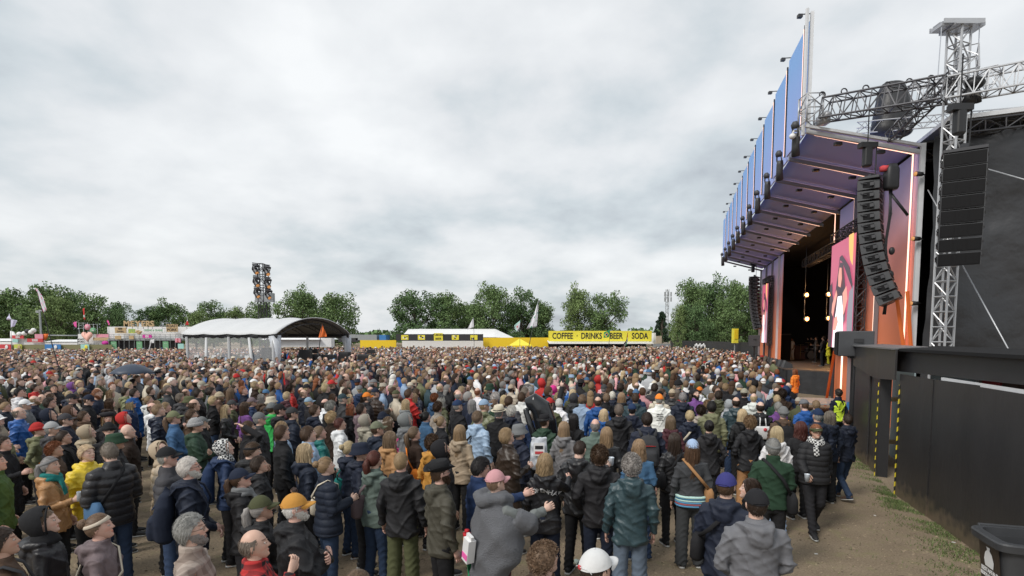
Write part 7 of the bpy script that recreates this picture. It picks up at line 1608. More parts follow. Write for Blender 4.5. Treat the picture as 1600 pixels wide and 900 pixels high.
# ------------------------------------------------ carried things
def local_thing(owner, name, mb, mats, label, cat, group=None, smooth=True, color=None, bev=0):
    me = mb.mesh(name, smooth) if isinstance(mb, MB) else mb
    V = np.array([v.co[:] for v in me.vertices]); c = (V.min(0)+V.max(0))/2; me.transform(Matrix.Translation(-Vector(c)))
    ow = Matrix.LocRotScale(owner.location, owner.rotation_euler, owner.scale); o = obj(name, me, mats, color=color); o.matrix_world = ow @ Matrix.Translation(Vector(c)); tag(o, label, cat, group); return o
def P_(s):
    for k, v in people.items():
        if s in k: return v
    raise KeyError(s)
def vest(o, pose, build):
    q = bpy.data.objects.new('safety_vest', jacket_mesh('vest', pose, build, 0)); C.objects.link(q); q.parent = o; q.color = (*COL['neon'], 1)
    if len(q.data.materials) == 0: q.data.materials.append(M_['cloth'])
def backpack(s, col, label, dz=0, big=1.0, fab='cloth', accent=None):
    w = P_(s); mb = MB(); y = -.155
    mb.rings([(.92,.13*big,.05*big,y-.06),(.96,.155*big,.075*big,y-.07),(1.12,.16*big,.085*big,y-.08),(1.30,.15*big,.075*big,y-.06),(1.40,.10*big,.05*big,y-.045),(1.42,.04,.02,y-.04)], 20, p=.7)
    mb.rings([(.97,.11*big,.04*big,y-.15*big),(1.05,.12*big,.055*big,y-.15*big),(1.16,.115*big,.05*big,y-.14*big),(1.2,.08*big,.03*big,y-.13)], 16, p=.7)
    mb.tube([(0,y,1.40),(0,y-.06,1.47),(0,y-.08,1.41)], .012, 6)
    me = remeshed(mb, .012, 2); V, N = vn(me); setv(me, V+N*(.004*np.sin(30*V[:, 2])*np.sin(24*V[:, 0]+2))[:, None])
    o = local_thing(w, 'backpack', me, M_[fab], label, 'backpack', color=COL[col])
    for sd in (-1, 1):
        st = MB(); c = Vector(o.matrix_world.inverted() @ w.matrix_world @ Vector((0,0,0))) if False else None
        P = [(sd*.10,-.16,1.40),(sd*.115,-.10,1.475),(sd*.125,0,1.485),(sd*.13,.10,1.42),(sd*.14,.155,1.28),(sd*.175,.10,1.10),(sd*.16,-.10,1.0)]
        st.tube(P, [(.028,.010)]*7, 8, hint=(1,0,0)); me2 = st.mesh('s'); V = np.array([v.co[:] for v in me2.vertices])
        ow = Matrix.LocRotScale(w.location, w.rotation_euler, w.scale); me2.transform(o.matrix_world.inverted() @ ow); q = obj('strap', me2, M_[fab], o, color=COL[col])
    if accent:
        a = MB(); a.tube([(-.09,y-.155,1.27),(.09,y-.155,1.27)], .006, 6); me2 = a.mesh('z'); me2.transform(o.matrix_world.inverted() @ Matrix.LocRotScale(w.location, w.rotation_euler, w.scale)); obj('zip', me2, M_['cloth'], o, color=COL[accent])
    return o
bpy.context.view_layer.update(); vest(P_('guard in neon'), 'down', 'f')
for w in [o for o in C.objects if o.get('group') == 'security guards']: vest(w, 'down', 'm')
def shoulder_bag(s, col, label, side=1, fab='cloth', zb=1.0, strap=None, size=1.0, front=0.0):
    w = P_(s); sx = side*.215; mb = MB(); mb.rings([(zb-.13*size,.045,.10*size,-.04+front),(zb-.10*size,.06,.13*size,-.04+front),(zb+.05*size,.055,.13*size,-.04+front),(zb+.12*size,.03,.10*size,-.04+front)], 18, M=Matrix.Translation((sx,0,0)), p=.6)
    o = local_thing(w, 'shoulder_bag', mb, M_[fab], label, 'bag', color=COL[col]); ow = Matrix.LocRotScale(w.location, w.rotation_euler, w.scale)
    st = MB(); st.tube([(sx*.9,-.12,zb+.1),(side*.08,-.165,1.26),(-side*.06,-.12,1.43),(-side*.115,-.02,1.49),(-side*.08,.10,1.42),(side*.08,.155,1.25),(sx*.95,.08,zb+.1)], [(.02,.007)]*7, 8, hint=(1,0,.3)); me2 = st.mesh('s'); me2.transform(o.matrix_world.inverted() @ ow); obj('strap', me2, M_[fab], o, color=COL[strap or col]); return o
backpack('carrying the patterned backpack', 'navy', 'large navy patterned backpack on the white haired person', big=1.1, accent='dark blue')
backpack('grey and red backpack', 'charcoal', 'dark grey backpack with red zip on the tall person', accent='red')
backpack('wearing a black backpack', 'black', 'black backpack on the person in grey knit hat')
backpack('orange edged backpack', 'black', 'black backpack with orange edge on the left', accent='orange')
backpack('checked black and white scarf over', 'dark blue', 'dark blue backpack below the checked head scarf')
backpack('light olive shirt', 'black', 'black backpack on the person in light olive shirt', big=.9)
backpack('brown coat with dark backpack', 'charcoal', 'dark backpack cut by the bottom left corner')
shoulder_bag('carrying mauve sling bag', 'mauve', 'mauve sling bag on the grey green jacket', -1, zb=1.02, size=1.15)
shoulder_bag('with cream sling bag', 'cream', 'cream patterned sling bag on the navy quilted jacket', -1, zb=1.1, size=.9)
shoulder_bag('turquoise shoulder bag', 'teal', 'turquoise shoulder bag beside the straw blond bun', -1, zb=1.05)
shoulder_bag('black cross body bag', 'black', 'black cross body bag on the forest green jacket', 1, zb=.95, size=1.05)
shoulder_bag('kissing, navy', 'black', 'black sling bag on the navy jacket of the kissing person', -1, zb=1.05)
shoulder_bag('dark shoulder bag', 'black', 'dark shoulder bag on the pale blue rain jacket', -1, zb=1.02)
shoulder_bag('tan strap across', 'black', 'black bag with tan strap on the navy jacket', -1, strap='beige')
shoulder_bag('with cream strap', 'cream', 'cream bag and strap on the short blond person', -1)
shoulder_bag('hot pink strap', 'hot pink', 'hot pink bag and strap on the dark grey hood', -1)
shoulder_bag('bright orange strap', 'orange', 'orange strap bag on the brown knit vest', 1)
shoulder_bag('head bowed', 'denim', 'blue sling bag at the hip of the black puffer jacket', -1, zb=.98, size=1.2, strap='black')
shoulder_bag('cream headband and mauve', 'cream', 'cream strap and bag across the mauve jacket', 1, zb=1.05)
shoulder_bag('with long grey brown hair', 'black', 'black bag on the back of the long grey brown haired person', -1, zb=1.05)
shoulder_bag('with long wavy brown hair', 'tan', 'tan leather bag on the two tone cap wearer', 1, zb=1.02, size=.8)
# tote
w = P_('white tote'); mb = MB(); mb.rings([(1.02,.15,.02,-.19),(1.05,.16,.035,-.19),(1.25,.155,.03,-.19),(1.28,.15,.02,-.19)], 16, p=.5)
for sx in (-.06, .06): mb.tube([(sx,-.19,1.27),(sx*.8,-.17,1.42),(sx*.7,-.1,1.50)], [(.012,.004)]*3, 6)
mb.ell((.03,-.225,1.22), (.035,.02,.035), 10, 8, 1); local_thing(w, 'tote_bag', mb, [M_['white'], m_red], 'white tote bag with red bobble on the back of the balding person', 'bag')
# cups, phones
def held(s, name, mb, mats, label, cat, at, rx=0, color=None):
    w = P_(s); mb2 = MB()
    for v, in zip(mb.v): pass
    me = mb.mesh(name); o = obj(name, me, mats, color=color); ow = Matrix.LocRotScale(w.location, w.rotation_euler, w.scale); o.matrix_world = ow @ Matrix.Translation(at) @ Matrix.Rotation(R(rx), 4, 'X'); return tag(o, label, cat)
m_cup = mat('frosted_cup', (.62,.68,.74), rough=.25); glassy(m_cup, .75)
def cup(): return MB().rings([(-.06,.028,.028,0),(.05,.04,.04,0),(.055,.042,.042,0),(.05,.037,.037,0),(-.05,.026,.026,0)], 16)
held('tan leather jacket', 'plastic_cup', cup(), m_cup, 'frosted plastic cup held by the person in tan leather', 'cup', (.09,.34,1.25), -8)
held('walking toward camera', 'plastic_cup', cup(), m_cup, 'frosted plastic cup held low by the walking person', 'cup', (.22,.30,.97), 0)
held('leaning over, drinking cup', 'plastic_cup', cup(), m_cup, 'pale plastic cup held beside the shaven head', 'cup', (.2,.58,1.38), 0)
ph = MB().box((0,0,0), (.075,.009,.15)); ph.box((0,-.006,0), (.068,.003,.14), 1); held('taking a picture', 'mobile_phone', ph, [M_['black'], m_win], 'dark mobile phone held by the bob haired person in denim', 'phone', (.09,.36,1.26), 20)
# umbrella
w = P_('under the open dark'); c = Vector(w.location)+Vector((-.05,.05,0)); e = empty('umbrella', tuple(c+Vector((0,0,1.3))), 'open dark blue umbrella above the heads on the left', 'umbrella')
mb = MB(); n = 8; V = [(c.x, c.y, 2.22)]
rings_ = 5
for i in range(1, rings_+1):
    for j in range(n*4):
        a = 2*math.pi*j/(n*4); r = .62*i/rings_*(1-.05*abs(math.sin(a*n/2))); V.append((c.x+r*math.cos(a), c.y+r*math.sin(a), 2.22-.30*(i/rings_)**2+.03*abs(math.sin(a*n/2))*(i/rings_)))
Fc = [(0, 1+j, 1+(j+1) % 32) for j in range(32)]+[(1+i*32+j, 1+(i+1)*32+j, 1+(i+1)*32+(j+1) % 32, 1+i*32+(j+1) % 32) for i in range(rings_-1) for j in range(32)]
mb.add(V, Fc); o = sub('canopy', mb, mat('umbrella_cloth', (.030,.045,.075), rough=.5), e, smooth=True); md = o.modifiers.new('s', 'SOLIDIFY'); md.thickness = .004
mb = MB(); mb.tube([(c.x,c.y,2.26),(c.x,c.y,1.3)], .009, 6); sub('shaft', mb, M_['steel'], e)
for j in range(8): a = 2*math.pi*j/8; mb = MB(); mb.tube([(c.x,c.y,2.20),(c.x+.35*math.cos(a),c.y+.35*math.sin(a),2.11),(c.x+.6*math.cos(a),c.y+.6*math.sin(a),1.92)], .004, 4); sub('rib', mb, M_['steel'], e)
# black inflatable
g_ = gz(828, 622, 1.95); c = np.array([g_[0]+.05, g_[1]-.15, 0]); mb = MB()
mb.tube([c+(-.12,0,1.86), c+(0,-.03,1.90), c+(.14,-.05,1.80), c+(.22,-.06,1.55), c+(.26,-.07,1.25), c+(.24,-.06,.95), c+(.2,-.05,.75)], [(.07,.10),(.12,.17),(.17,.19),(.18,.20),(.17,.19),(.13,.17),(.06,.09)], 20, hint=(0,1,0))
mb.tube([c+(-.14,-.05,1.78), c+(-.05,-.16,1.5), c+(.05,-.20,1.2), c+(.1,-.18,.9)], [.05,.06,.06,.04], 14)
me = remeshed(mb, .016, 3); o = obj('inflatable_toy', me, M_['rubber']); tag(o, 'tall glossy black inflatable held upright in the middle of the crowd', 'inflatable')
# transparent bag with papers
w = P_('right of the transparent bag'); g_ = gz(842, 678, 1.62); mb = MB(); mb.rings([(-.28,.10,.03,0),(-.2,.14,.06,0),(.05,.13,.05,.01),(.22,.12,.02,0)], 14); me = remeshed(mb, .015, 0); V, N = vn(me); setv(me, V+N*(.012*np.sin(40*V[:, 2]+20*V[:, 0])*np.sin(50*V[:, 0]))[:, None]); o = obj('plastic_bag', me, m_crt, loc=(g_[0], g_[1], 1.35)); tag(o, 'crumpled transparent plastic bag with printed papers', 'bag')
mb = MB(); mb.box((0,-.07,.05), (.16,.01,.20)); mb.box((0,-.078,.08), (.12,.004,.05), 1); mb.box((.0,-.078,-.0), (.12,.004,.04), 2); obj('papers', mb, [M_['white'], M_['black'], m_red], o, smooth=False)
# grey blanket over the pink cap person, bottle, carton, flag
w = P_('pale pink cap'); mb = MB()
mb.rings([(.62,.10,.06,-.20),(.75,.20,.13,-.10),(.90,.30,.21,-.02),(1.05,.31,.22,0),(1.22,.29,.20,0),(1.36,.24,.165,-.01),(1.44,.17,.13,-.015),(1.50,.12,.11,-.02),(1.54,.10,.10,-.02)], 26, p=.85)
mb.tube([(-.09,.08,1.46),(-.14,-.03,1.50),(-.09,-.14,1.50),(0,-.17,1.48),(.09,-.14,1.50),(.14,-.03,1.50),(.09,.08,1.46),(-.02,.13,1.42)], [.045,.055,.06,.065,.06,.055,.05,.04], 12)
mb.tube([(.2,.08,1.32),(.25,.2,1.24),(.24,.27,1.16)], [.10,.10,.06], 12); me = remeshed(mb, .014, 3); V, N = vn(me); X, Y, Z = V.T
d = .020*(.5+.5*np.sin(16*Z+13*X+2*np.sin(6*Y)))**2+.018*(.5+.5*np.sin(26*X-12*Z+3*np.sin(4*Z)))**2-.010; rg = np.random.default_rng(1); setv(me, V+N*(d+rg.normal(size=len(V))*.0012)[:, None])
blk = obj('blanket', me, mat('grey_fleece', (.16,.165,.18), rough=1, bump=.25, bs=120), w)
mb = MB(); rb = [(.50,.02,.03),(.75,.25,.02),(.8,.65,.03),(.03,.40,.12),(.02,.18,.55),(.20,.05,.35)]
mats = [mat('rainbow_%s' % n_, c_) for n_, c_ in zip(('red','orange','yellow','green','blue','violet'), rb)]
for i in range(6): mb.tube([(0,0,.11-.045*i),(0,0,.155-.045*i)], .042, 16, i)
mb.tube([(0,0,.155),(0,0,.19)], .025, 12, 0); local = Matrix.LocRotScale(w.location, w.rotation_euler, w.scale); o = obj('drink_bottle', mb, mats); o.matrix_world = local @ Matrix.Translation((-.25,-.20,.93)); tag(o, 'rainbow striped drinking bottle hanging below the grey blanket', 'bottle')
mb = MB(); mb.box((0,0,0), (.11,.08,.24)); mb.box((0,-.042,-.06), (.10,.004,.06), 1); mb.box((0,0,.14), (.10,.03,.04)); o = obj('drink_carton', mb, [M_['white'], m_hp], smooth=False); o.matrix_world = local @ Matrix.Translation((-.04,-.29,1.0)) @ Matrix.Rotation(R(12), 4, 'Y'); tag(o, 'white and pink carton hanging on a cord from the grey blanket', 'carton')
mb = MB(); nn = 16; V = []
for i in range(nn+1):
    for j in range(7): u = i/nn; v = j/6; V.append((-.36+.10*v+.03*math.sin(v*8+u*3), -.02-.16*v+.05*math.sin(u*5+v*4), 1.05-.85*u))
mb.add(V, [(i*7+j, i*7+j+1, (i+1)*7+j+1, (i+1)*7+j) for i in range(nn) for j in range(6)]); mb.m = [0 if i < 9 else 1 for i in range(nn) for j in range(6)]
o = obj('hanging_flag', mb, [m_gn, m_yl]); o.matrix_world = local; tag(o, 'green and yellow flag hanging down left of the grey blanket', 'flag'); md = o.modifiers.new('s', 'SOLIDIFY'); md.thickness = .004
# printed texts on two backs
def back_text(s, lines, z, size, col, curve=0, yb=-.155):
    w = P_(s); mb = MB()
    for i, l in enumerate(lines):
        if curve:
            n = len(l)
            for k, ch in enumerate(l):
                a = (k-(n-1)/2)/n; M = Matrix(((1,0,0,a*curve),(0,0,-1,yb-.004+.10*a*a),(0,1,0,z-.12*a*a*2),(0,0,0,1))) @ Matrix.Rotation(-a*.75, 4, 'Z') @ Matrix.Rotation(0, 4, 'Y'); text_mb(mb, ch, size, M, depth=.004)
        else: text_mb(mb, l, size, Matrix(((1,0,0,0),(0,0,-1,yb),(0,1,0,z-i*size*1.25),(0,0,0,1))), depth=.004, font_scale=(.85, 1))
    q = obj('printed_text', mb, col, w, smooth=False)
    jk = [c for c in w.children if c.name.split('.')[0] in ('jacket',)][0]; md = q.modifiers.new('w', 'SHRINKWRAP'); md.target = jk; md.wrap_method = 'PROJECT'; md.use_project_y = True; md.use_positive_direction = True; md.use_negative_direction = True; md.offset = .009
back_text('white lettering across', ['COPENHA'], 1.33, .075, M_['white'], .34)
back_text('printed back', ['IIIIIIIII IIIIIIIII', 'IIIIIIII IIIIIIIIII', 'I IIIIIIII II', 'IIIIIIIII III IIIII'], 1.34, .034, m_ink)
# striped hem of the two tone cap person
w = P_('long wavy brown hair'); mb = MB(); jb = [(.35,.10,.12),(.10,.30,.50),(.45,.65,.60),(.05,.20,.35)]
for i, (z, k) in enumerate(((.86,1),(.885,0),(.91,1),(.935,2),(.96,3),(.98,2))): mb.rings([(z,.208,.155,0),(z+.024,.206,.153,0)], 28, mi=k, p=.86)
obj('knitted_hem', mb, [mat('hem_%s' % n_, c_, rough=.95) for n_, c_ in zip(('red','blue','mint','dark'), jb)], w)
w = P_('in white cap and blue'); HMw = headrot(0, 6) @ HCM; mb = MB(); mb.ell((-.02,-.113,.052), (.017,.004,.017), 12, 8); q = obj('cap_emblem', mb, m_red, w); q.matrix_local = HMw
# ------------------------------------------------ more people, filling the gaps among the near three hundred
LANDM = [(people[k].location.x, people[k].location.y, s) for k, s in [(kk, ss) for kk in people for ss in [None]] if False]
LMS = {'bright blue rain jacket':'the blue rain jacket','black cowboy hat':'the cowboy hat','mustard cap':'the mustard cap','dark green bucket hat':'the green bucket hat','bright red hood':'the red hood','pale denim jacket':'the denim jacket man','striped knit hat':'the striped knit hat','bright teal jacket':'the teal jacket','vivid green hoodie':'the vivid green hoodie','cream bucket hat':'the cream bucket hat','bearded person in orange cap':'the orange cap','camouflage cap':'the camouflage cap','cream brimmed hat':'the cream brimmed hat','hot pink hood up':'the hot pink hood','thick orange red hair':'the orange red hair','printed back':'the printed white shirt','dotted navy shirt':'the dotted shirt','white bucket hat':'the white bucket hat','mustard yellow jacket':'the mustard jacket','light green hooded jacket behind':'the light green jacket','under the open dark':'the open umbrella','purple hood up':'the purple hood','pale blue cap':'the pale blue cap','dark blue cap and black coat':'the dark blue cap','royal blue jacket bending':'the royal blue jacket','blue and yellow jacket':'the blue and yellow jacket','red knit hat near the tent':'the red knit hat','cream sweater below':'the cream sweater','purple sweater':'the purple sweater','auburn short haired':'the white hoodie', 'blond person in bright blue cap':'the bright blue cap','foot of the tall flag':'the tall flag pole','navy hooded jacket right of':'the navy hooded jacket','grey curly':'', }
LMK = []
for k, s in LMS.items():
    for lab, o in people.items():
        if k in lab and s: LMK.append((o.location.x, o.location.y, s)); break
LMK.append((float(c[0]), float(c[1]), 'the black inflatable'))
LMA = np.array([(a, b) for a, b, s in LMK])
taken = list(NP); used_lab = set(people)
rp = random.Random(77)
# where people may stand
def allowed(x, y):
    if y < 1.5: return False
    s = (x-9.5)*U[0]+(y-18)*U[1]; t = (x-9.5)*WV[0]+(y-18)*WV[1]
    if t > 1.35 and s > 3: return False
    if t > -.2 and s <= 12: 
        if t > .2+.0*s: return False
    if t > .5 and s > 11.5 and s < 30 and False: return False
    if 800+F*x/y > 1226 and y > 16.5: return False
    if y < 16 and x > 7.1+.33*(y-12): return False
    px = 800+F*x/y
    if y < 13.8 and px > 1325: return False
    if -22.8 < x < -9.5 and 33.2+(x+15)*(-.28)*(x < -15) < y < 45.5 and (x+14.9)*.276+(y-34)*.961 > -.4: return False
    pq = 800+F*x/y
    if y > np.interp(pq, [0, 200, 420, 640, 1100], [57, 60, 66, 72, 74]): return False
    if x > 12+(46-y)*(-.0) and y > 46:    # behind: limited by the black fence
        xf = np.interp(y, [46, 70, 76], [dy(1200,540,46)[0], dy(1084,540,70)[0], dy(1048,540,76)[0]])
        if x > xf-.8: return False
    return True
cand = []
y = 4.0
while y < 20:
    x = -1.05*y-1
    while x < 1.0*y+1:
        cand.append((x+rp.uniform(-.2,.2), y+rp.uniform(-.18,.18))); x += .60
    y += .56
rp.shuffle(cand)
HANDS = [(800+F*o.location.x/o.location.y, o.location.y, 526+(CH-1.75*o.scale.z)*F/o.location.y, F/o.location.y) for o in people.values() if o.location.y < 12.5]
for k in range(5000): y = rp.uniform(3.8, 11); cand.append((rp.uniform(-1, .45)*y, y))
fill = []
for x, y in cand:
    if not allowed(x, y): continue
    px, = (800+F*x/y,)
    head = (CH-1.7)*F/y+530
    if head > (735 if px < 760 else 690 if px < 1040 else 648): continue      # the nearest rows are the ones placed one by one
    if px > 1310 or px < -25 or px > 1625: continue
    if px > 1235 and head > 600: continue
    m = .50
    scf = F/y; blk = False
    for (a, b, hy_, sc_) in HANDS:
        if y < b and abs(px-a) < .42*scf and head < hy_+.62*sc_: blk = True; break
    if blk: continue
    if any((x-a)**2+(y-b)**2 < m*m for a, b in taken): continue
    taken.append((x, y)); fill.append((y, x))
fill.sort()
N_IND = 300-len(people)-8
print('hand placed', len(people), 'fill available', len(fill), 'individual', N_IND)
rest_near = fill[N_IND:]; fill = fill[:N_IND]
TOPC = [('black',9),('navy',7),('charcoal',5),('grey',3),('olive',2),('dark green',3),('dark blue',3),('brown',2),('dark brown',2),('beige',2),('khaki',2),('white',1),('light blue',1),('red',.6),('maroon',1),('teal',.4),('light grey',1),('blue',.7),('slate',2),('mustard',.3),('cream',1),('purple',.3)]
def wch(L_): 
    t = sum(w for _, w in L_); r = rp.random()*t
    for a, w in L_:
        r -= w
        if r <= 0: return a
    return L_[0][0]
GN = {'jk': 'hooded jacket', 'pl': 'sweater', 'puff': 'puffer jacket', 'coat': 'coat', 'tee': 't-shirt'}
HN = {'sh': 'short', 'lg': 'long', 'bb': 'bobbed', 'cu': 'curly', 'bn': 'bunned', 'pt': 'ponytailed', 'fr': 'thinning', 'ms': 'tousled'}
HT = {'cap': 'cap', 'bean': 'knit hat', 'buck': 'bucket hat', 'hood': 'raised hood', 'fed': 'brimmed hat'}
for y, x in fill:
    for attempt in range(60):
        fem = rp.random() < .45; bd = 'f' if fem else rp.choice('mmmh')
        st = rp.choice(['lg','lg','bb','pt','bn','cu','sh']) if fem else rp.choice(['sh','sh','sh','ms','cu','fr','fr'])
        hc = wch([('dark brown',3),('brown',5),('light brown',4),('blond',3),('dark blond',5),('grey',3),('grey-brown',3),('white',1),('black',1.5),('red',.8)])
        kd = wch([('jk',6),('pl',3),('puff',1.2),('coat',1),('tee',.4)]); tc = wch(TOPC)
        hat = None
        if rp.random() < .27:
            hk = wch([('cap',6),('bean',2),('buck',1),('hood',2),('fed',.5)]); hcol = tc if hk == 'hood' else wch([('black',3),('navy',3),('grey',2),('beige',1),('white',1.2),('dark green',1),('denim',1),('red',.6),('olive',1),('stone',1),('orange',.15),('light blue',.5)])
            hat = hk+':'+hcol
        d = np.hypot(LMA[:, 0]-x, LMA[:, 1]-y); i = int(d.argmin()); lx, ly, ls = LMK[i]
        pxs = 800+F*x/y; pxl = 800+F*lx/ly
        rel = ('behind ' if y > ly+.25 else 'in front of ') if abs(pxs-pxl) < 16 else ('just left of ' if pxs < pxl else 'just right of ') if d[i] < 1.3 else ('left of ' if pxs < pxl else 'right of ')
        gl = rp.random() < .2; br = (not fem) and rp.random() < .25
        dsc = 'person in %s %s' % (tc, GN[kd])
        if hat: dsc += ' and %s %s' % (('' if hk == 'hood' else hcol), HT[hk])
        else: dsc += ' with %s %s hair' % (HN[st], hc)
        lab = ' '.join((dsc+', '+rel+ls).split())
        if lab not in used_lab and len(lab.split()) <= 16: break
    used_lab.add(lab)
    if hat and hk == 'hood' : hr_ = 'bd:brown'
    else: hr_ = st+':'+hc
    person(x, y, rp.uniform(1.6,1.74) if fem else rp.uniform(1.7,1.88), None if rp.random() < .88 else default_az(x, y)+rp.uniform(-60,60), bd, hr_, hat, '%s:%s%s' % (kd, tc, ':shiny' if kd == 'puff' or (kd == 'jk' and rp.random() < .25) else ''), wch([('black',4),('jeans',3),('navy',1),('grey',1)]), rp.choice(['down','down','cross','clasp','pocket','hold','both'] if rp.random() < .97 else ['up','head']), lab, hy=rp.choice((-30,-15,0,0,0,15)), hpch=rp.choice((0,6,6,12)), beard=hc if br else None, glasses=gl)
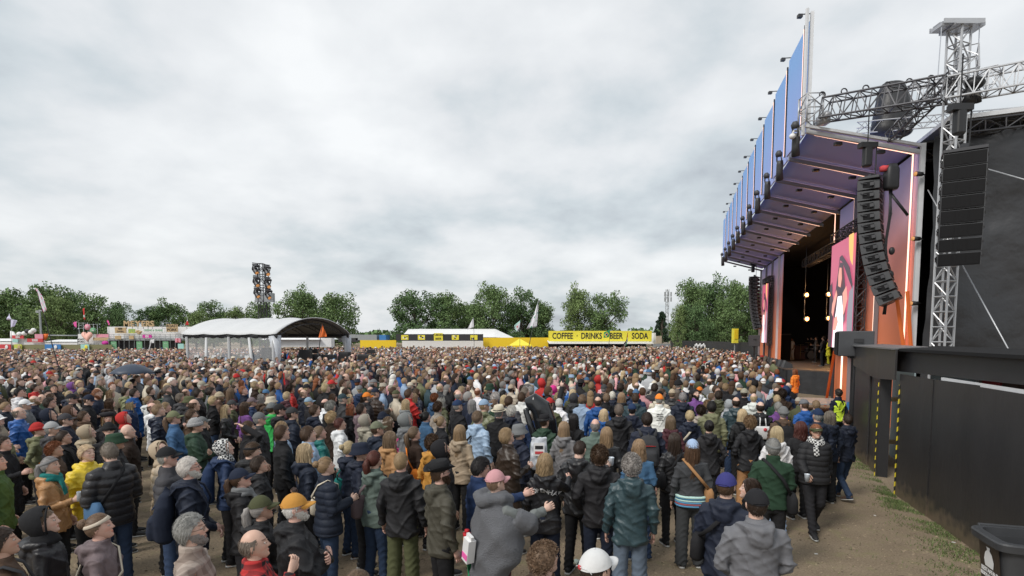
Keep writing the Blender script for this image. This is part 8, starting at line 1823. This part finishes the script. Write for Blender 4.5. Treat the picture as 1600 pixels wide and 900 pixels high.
# ------------------------------------------------ the far crowd: one mass nobody could count
def far_crowd():
    rng = np.random.default_rng(42)
    def tmpl(kind, hi):
        mb = MB(); n, m = (14, 10) if hi else (8, 6); D, Fc = sphere(n, m); H = head_surf(D) if hi else D*np.array([.077,.094,.118])
        mb.add(H+HC, Fc, 0)                                             # 0 skin
        thr = hairline(D, .0)
        if kind in ('sh', 'lg', 'fr'):
            k = D[:, 2] > thr-.1
            if kind == 'lg': k |= (D[:, 1] < .15)
            if kind == 'fr': k &= (D[:, 2] < .5)
            mb.add(scalp(D, .012)+HC, [f for f in Fc if sum(k[i] for i in f) >= len(f)-0], 1)
            if kind == 'lg': mb.rings([(1.34,.05,.03,-.10),(1.40,.085,.045,-.09),(1.55,.085,.06,-.05),(1.62,.085,.085,-.02)], n, mi=1)
        elif kind == 'cap':
            k = D[:, 2] > .12; mb.add(scalp(D, .018)+HC, [f for f in Fc if all(k[i] for i in f)], 3)
            mb.add(np.array([(-.07,.09,.035),(.07,.09,.035),(.055,.175,.025),(-.055,.175,.025)])+HC, [(0,1,2,3)], 3)
            mb.rings([(1.575,.078,.07,-.02),(1.65,.086,.09,-.012)], n, mi=1)
        elif kind == 'hat':
            mb.rings([(1.66,.13,.14,0),(1.675,.10,.11,0),(1.76,.085,.095,0),(1.77,.02,.02,0)], n, mi=3); mb.rings([(1.56,.078,.07,-.02),(1.66,.086,.09,-.012)], n, mi=1)
        elif kind == 'hood':
            k = ~((D[:, 1] > .3) & (D[:, 2] < .75)); mb.add((scalp(D, .03)+np.array([0,-.012,0]))*np.array([1.1,1,1.02])+HC, [f for f in Fc if all(k[i] for i in f)], 2)
        q = 12 if hi else 8
        mb.rings([(1.0,.20,.13,0),(1.2,.20,.135,.005),(1.36,.225,.12,-.005),(1.43,.16,.09,-.012),(1.48,.07,.065,-.012),(1.56,.055,.055,-.01)], q, mi=2, p=.9)
        if kind == 'up':
            mb.tube([(.17,0,1.38),(.25,.1,1.45),(.2,.2,1.75)], [.07,.06,.05], 6, mi=2); mb.tube([(.2,.2,1.75),(.19,.21,1.84)], [.035,.045], 6, mi=0); mb.add(scalp(D, .012)+HC, [f for f in Fc if all(D[i][2] > thr[i]-.1 for i in f)], 1); mb.add(np.array([(.15,.23,1.80),(.23,.23,1.80),(.23,.23,1.93),(.15,.23,1.93)]), [(0,1,2,3)], 4)
        if hi:
            for s in (-1, 1): mb.tube([(s*.17,0,1.38),(s*.25,-.02,1.15),(s*.20,.14,1.02)], [.07,.06,.05], 6, mi=2)
            mb.rings([(.75,.16,.11,0),(1.02,.17,.12,0)], 8, mi=4)
        V = np.vstack(mb.v); F3 = []; Fm = []
        for f, mi in zip(mb.f, mb.m):
            for i in range(1, len(f)-1): F3.append((f[0], f[i], f[i+1])); Fm.append(mi)
        return V, np.array(F3), np.array(Fm)
    pos = []
    for y, x in rest_near: pos.append((x, y))
    y = 12.5
    occ = np.array(taken+[(a, b) for b, a in fill])
    while y < 83:
        x = -1.02*y-2; st = .60+.004*max(0, y-20)
        while x < .62*y+4:
            a, b = x+rng.uniform(-.24,.24), y+rng.uniform(-.22,.22); x += st
            if allowed(a, b) and (b > 21 or (np.hypot(occ[:, 0]-a, occ[:, 1]-b).min() > .5)): 
                if b <= 20.5 and 800+F*a/b > 1312: continue
                pos.append((a, b))
        y += .56+.003*max(0, y-20)
    pos = np.array(pos); n = len(pos); print('far crowd', n)
    kinds = ['sh','lg','fr','cap','hat','hood','up']; pr = [.41,.27,.09,.14,.03,.05,.01]
    T_ = {(k, h): tmpl(k, h) for k in kinds for h in (True, False)}
    kk = rng.choice(7, n, p=pr)
    sk = np.array([(.62,.41,.32),(.67,.45,.37),(.56,.355,.275),(.70,.49,.41),(.28,.155,.10)]); hc = np.array([HCOL[k] for k in ('dark brown','brown','light brown','blond','dark blond','grey','grey-brown','white','black','red','brown','dark blond','light brown')])
    cl = np.array([COL[k] for k in ('black','black','black','navy','navy','charcoal','grey','olive','dark green','dark blue','brown','beige','khaki','white','light blue','red','maroon','charcoal','light grey','blue','slate','cream','black','navy','pink','olive','black','navy')])
    hatc = np.array([COL[k] for k in ('black','navy','grey','beige','white','denim','red','olive','stone','white','light blue','black','navy','cream')])
    VV, FF, CC = [], [], []; off = 0
    for hi in (True, False):
        sel_h = (pos[:, 1] < 34) if hi else (pos[:, 1] >= 34)
        for ki, k in enumerate(kinds):
            id_ = np.where(sel_h & (kk == ki))[0]
            if not len(id_): continue
            V, F3, Fm = T_[(k, hi)]; m = len(id_)
            az = np.radians([default_az(*pos[i]) for i in id_])+rng.normal(0, .35, m)
            tl = rng.normal(0, .06, m); h = rng.normal(1.74, .085, m)/1.75; w = h*rng.uniform(.95, 1.12, m)
            ca, sa = np.cos(-az), np.sin(-az)
            X = V[None, :, 0]*w[:, None]+(V[None, :, 2]-1.4)*tl[:, None]*(V[None, :, 2] > 1.4); Yv = V[None, :, 1]*w[:, None]
            P = np.stack([X*ca[:, None]-Yv*sa[:, None]+pos[id_, 0][:, None], X*sa[:, None]+Yv*ca[:, None]+pos[id_, 1][:, None], V[None, :, 2]*h[:, None]+0*X], 2)
            VV.append(P.reshape(-1, 3)); FF.append((F3[None]+(np.arange(m)*len(V))[:, None, None]+off).reshape(-1, 3)); off += m*len(V)
            pal = np.zeros((m, 5, 3)); jt = lambda: rng.uniform(.75, 1.25, m)[:, None]
            pal[:, 0] = sk[rng.choice(5, m, p=[.3,.25,.25,.16,.04])]*rng.uniform(.9, 1.12, m)[:, None]; pal[:, 1] = hc[rng.integers(0, len(hc), m)]*jt(); pal[:, 2] = cl[rng.integers(0, len(cl), m)]*jt(); pal[:, 3] = hatc[rng.integers(0, len(hatc), m)]*jt(); pal[:, 4] = (.02,.022,.03)
            CC.append(pal[:, Fm].reshape(-1, 3))
    V = np.vstack(VV).astype(np.float32); Fa = np.vstack(FF).astype(np.int32); Cc = np.vstack(CC)
    me = bpy.data.meshes.new('crowd'); me.vertices.add(len(V)); me.vertices.foreach_set('co', V.ravel()); me.loops.add(len(Fa)*3); me.loops.foreach_set('vertex_index', Fa.ravel()); me.polygons.add(len(Fa)); me.polygons.foreach_set('loop_start', np.arange(0, len(Fa)*3, 3, dtype=np.int32)); me.polygons.foreach_set('use_smooth', np.ones(len(Fa), bool)); me.update(); me.validate()
    at = me.color_attributes.new('col', 'FLOAT_COLOR', 'CORNER'); c4 = np.ones((len(me.loops), 4), np.float32); c4[:, :3] = np.repeat(Cc, 3, axis=0); at.data.foreach_set('color', c4.ravel())
    o = obj('crowd', me, mat('crowd_colours', attr='col', rough=.75, spec=.25)); tag(o, 'dense far crowd of concert goers filling the field to the fences', 'crowd', kind='stuff')
far_crowd()
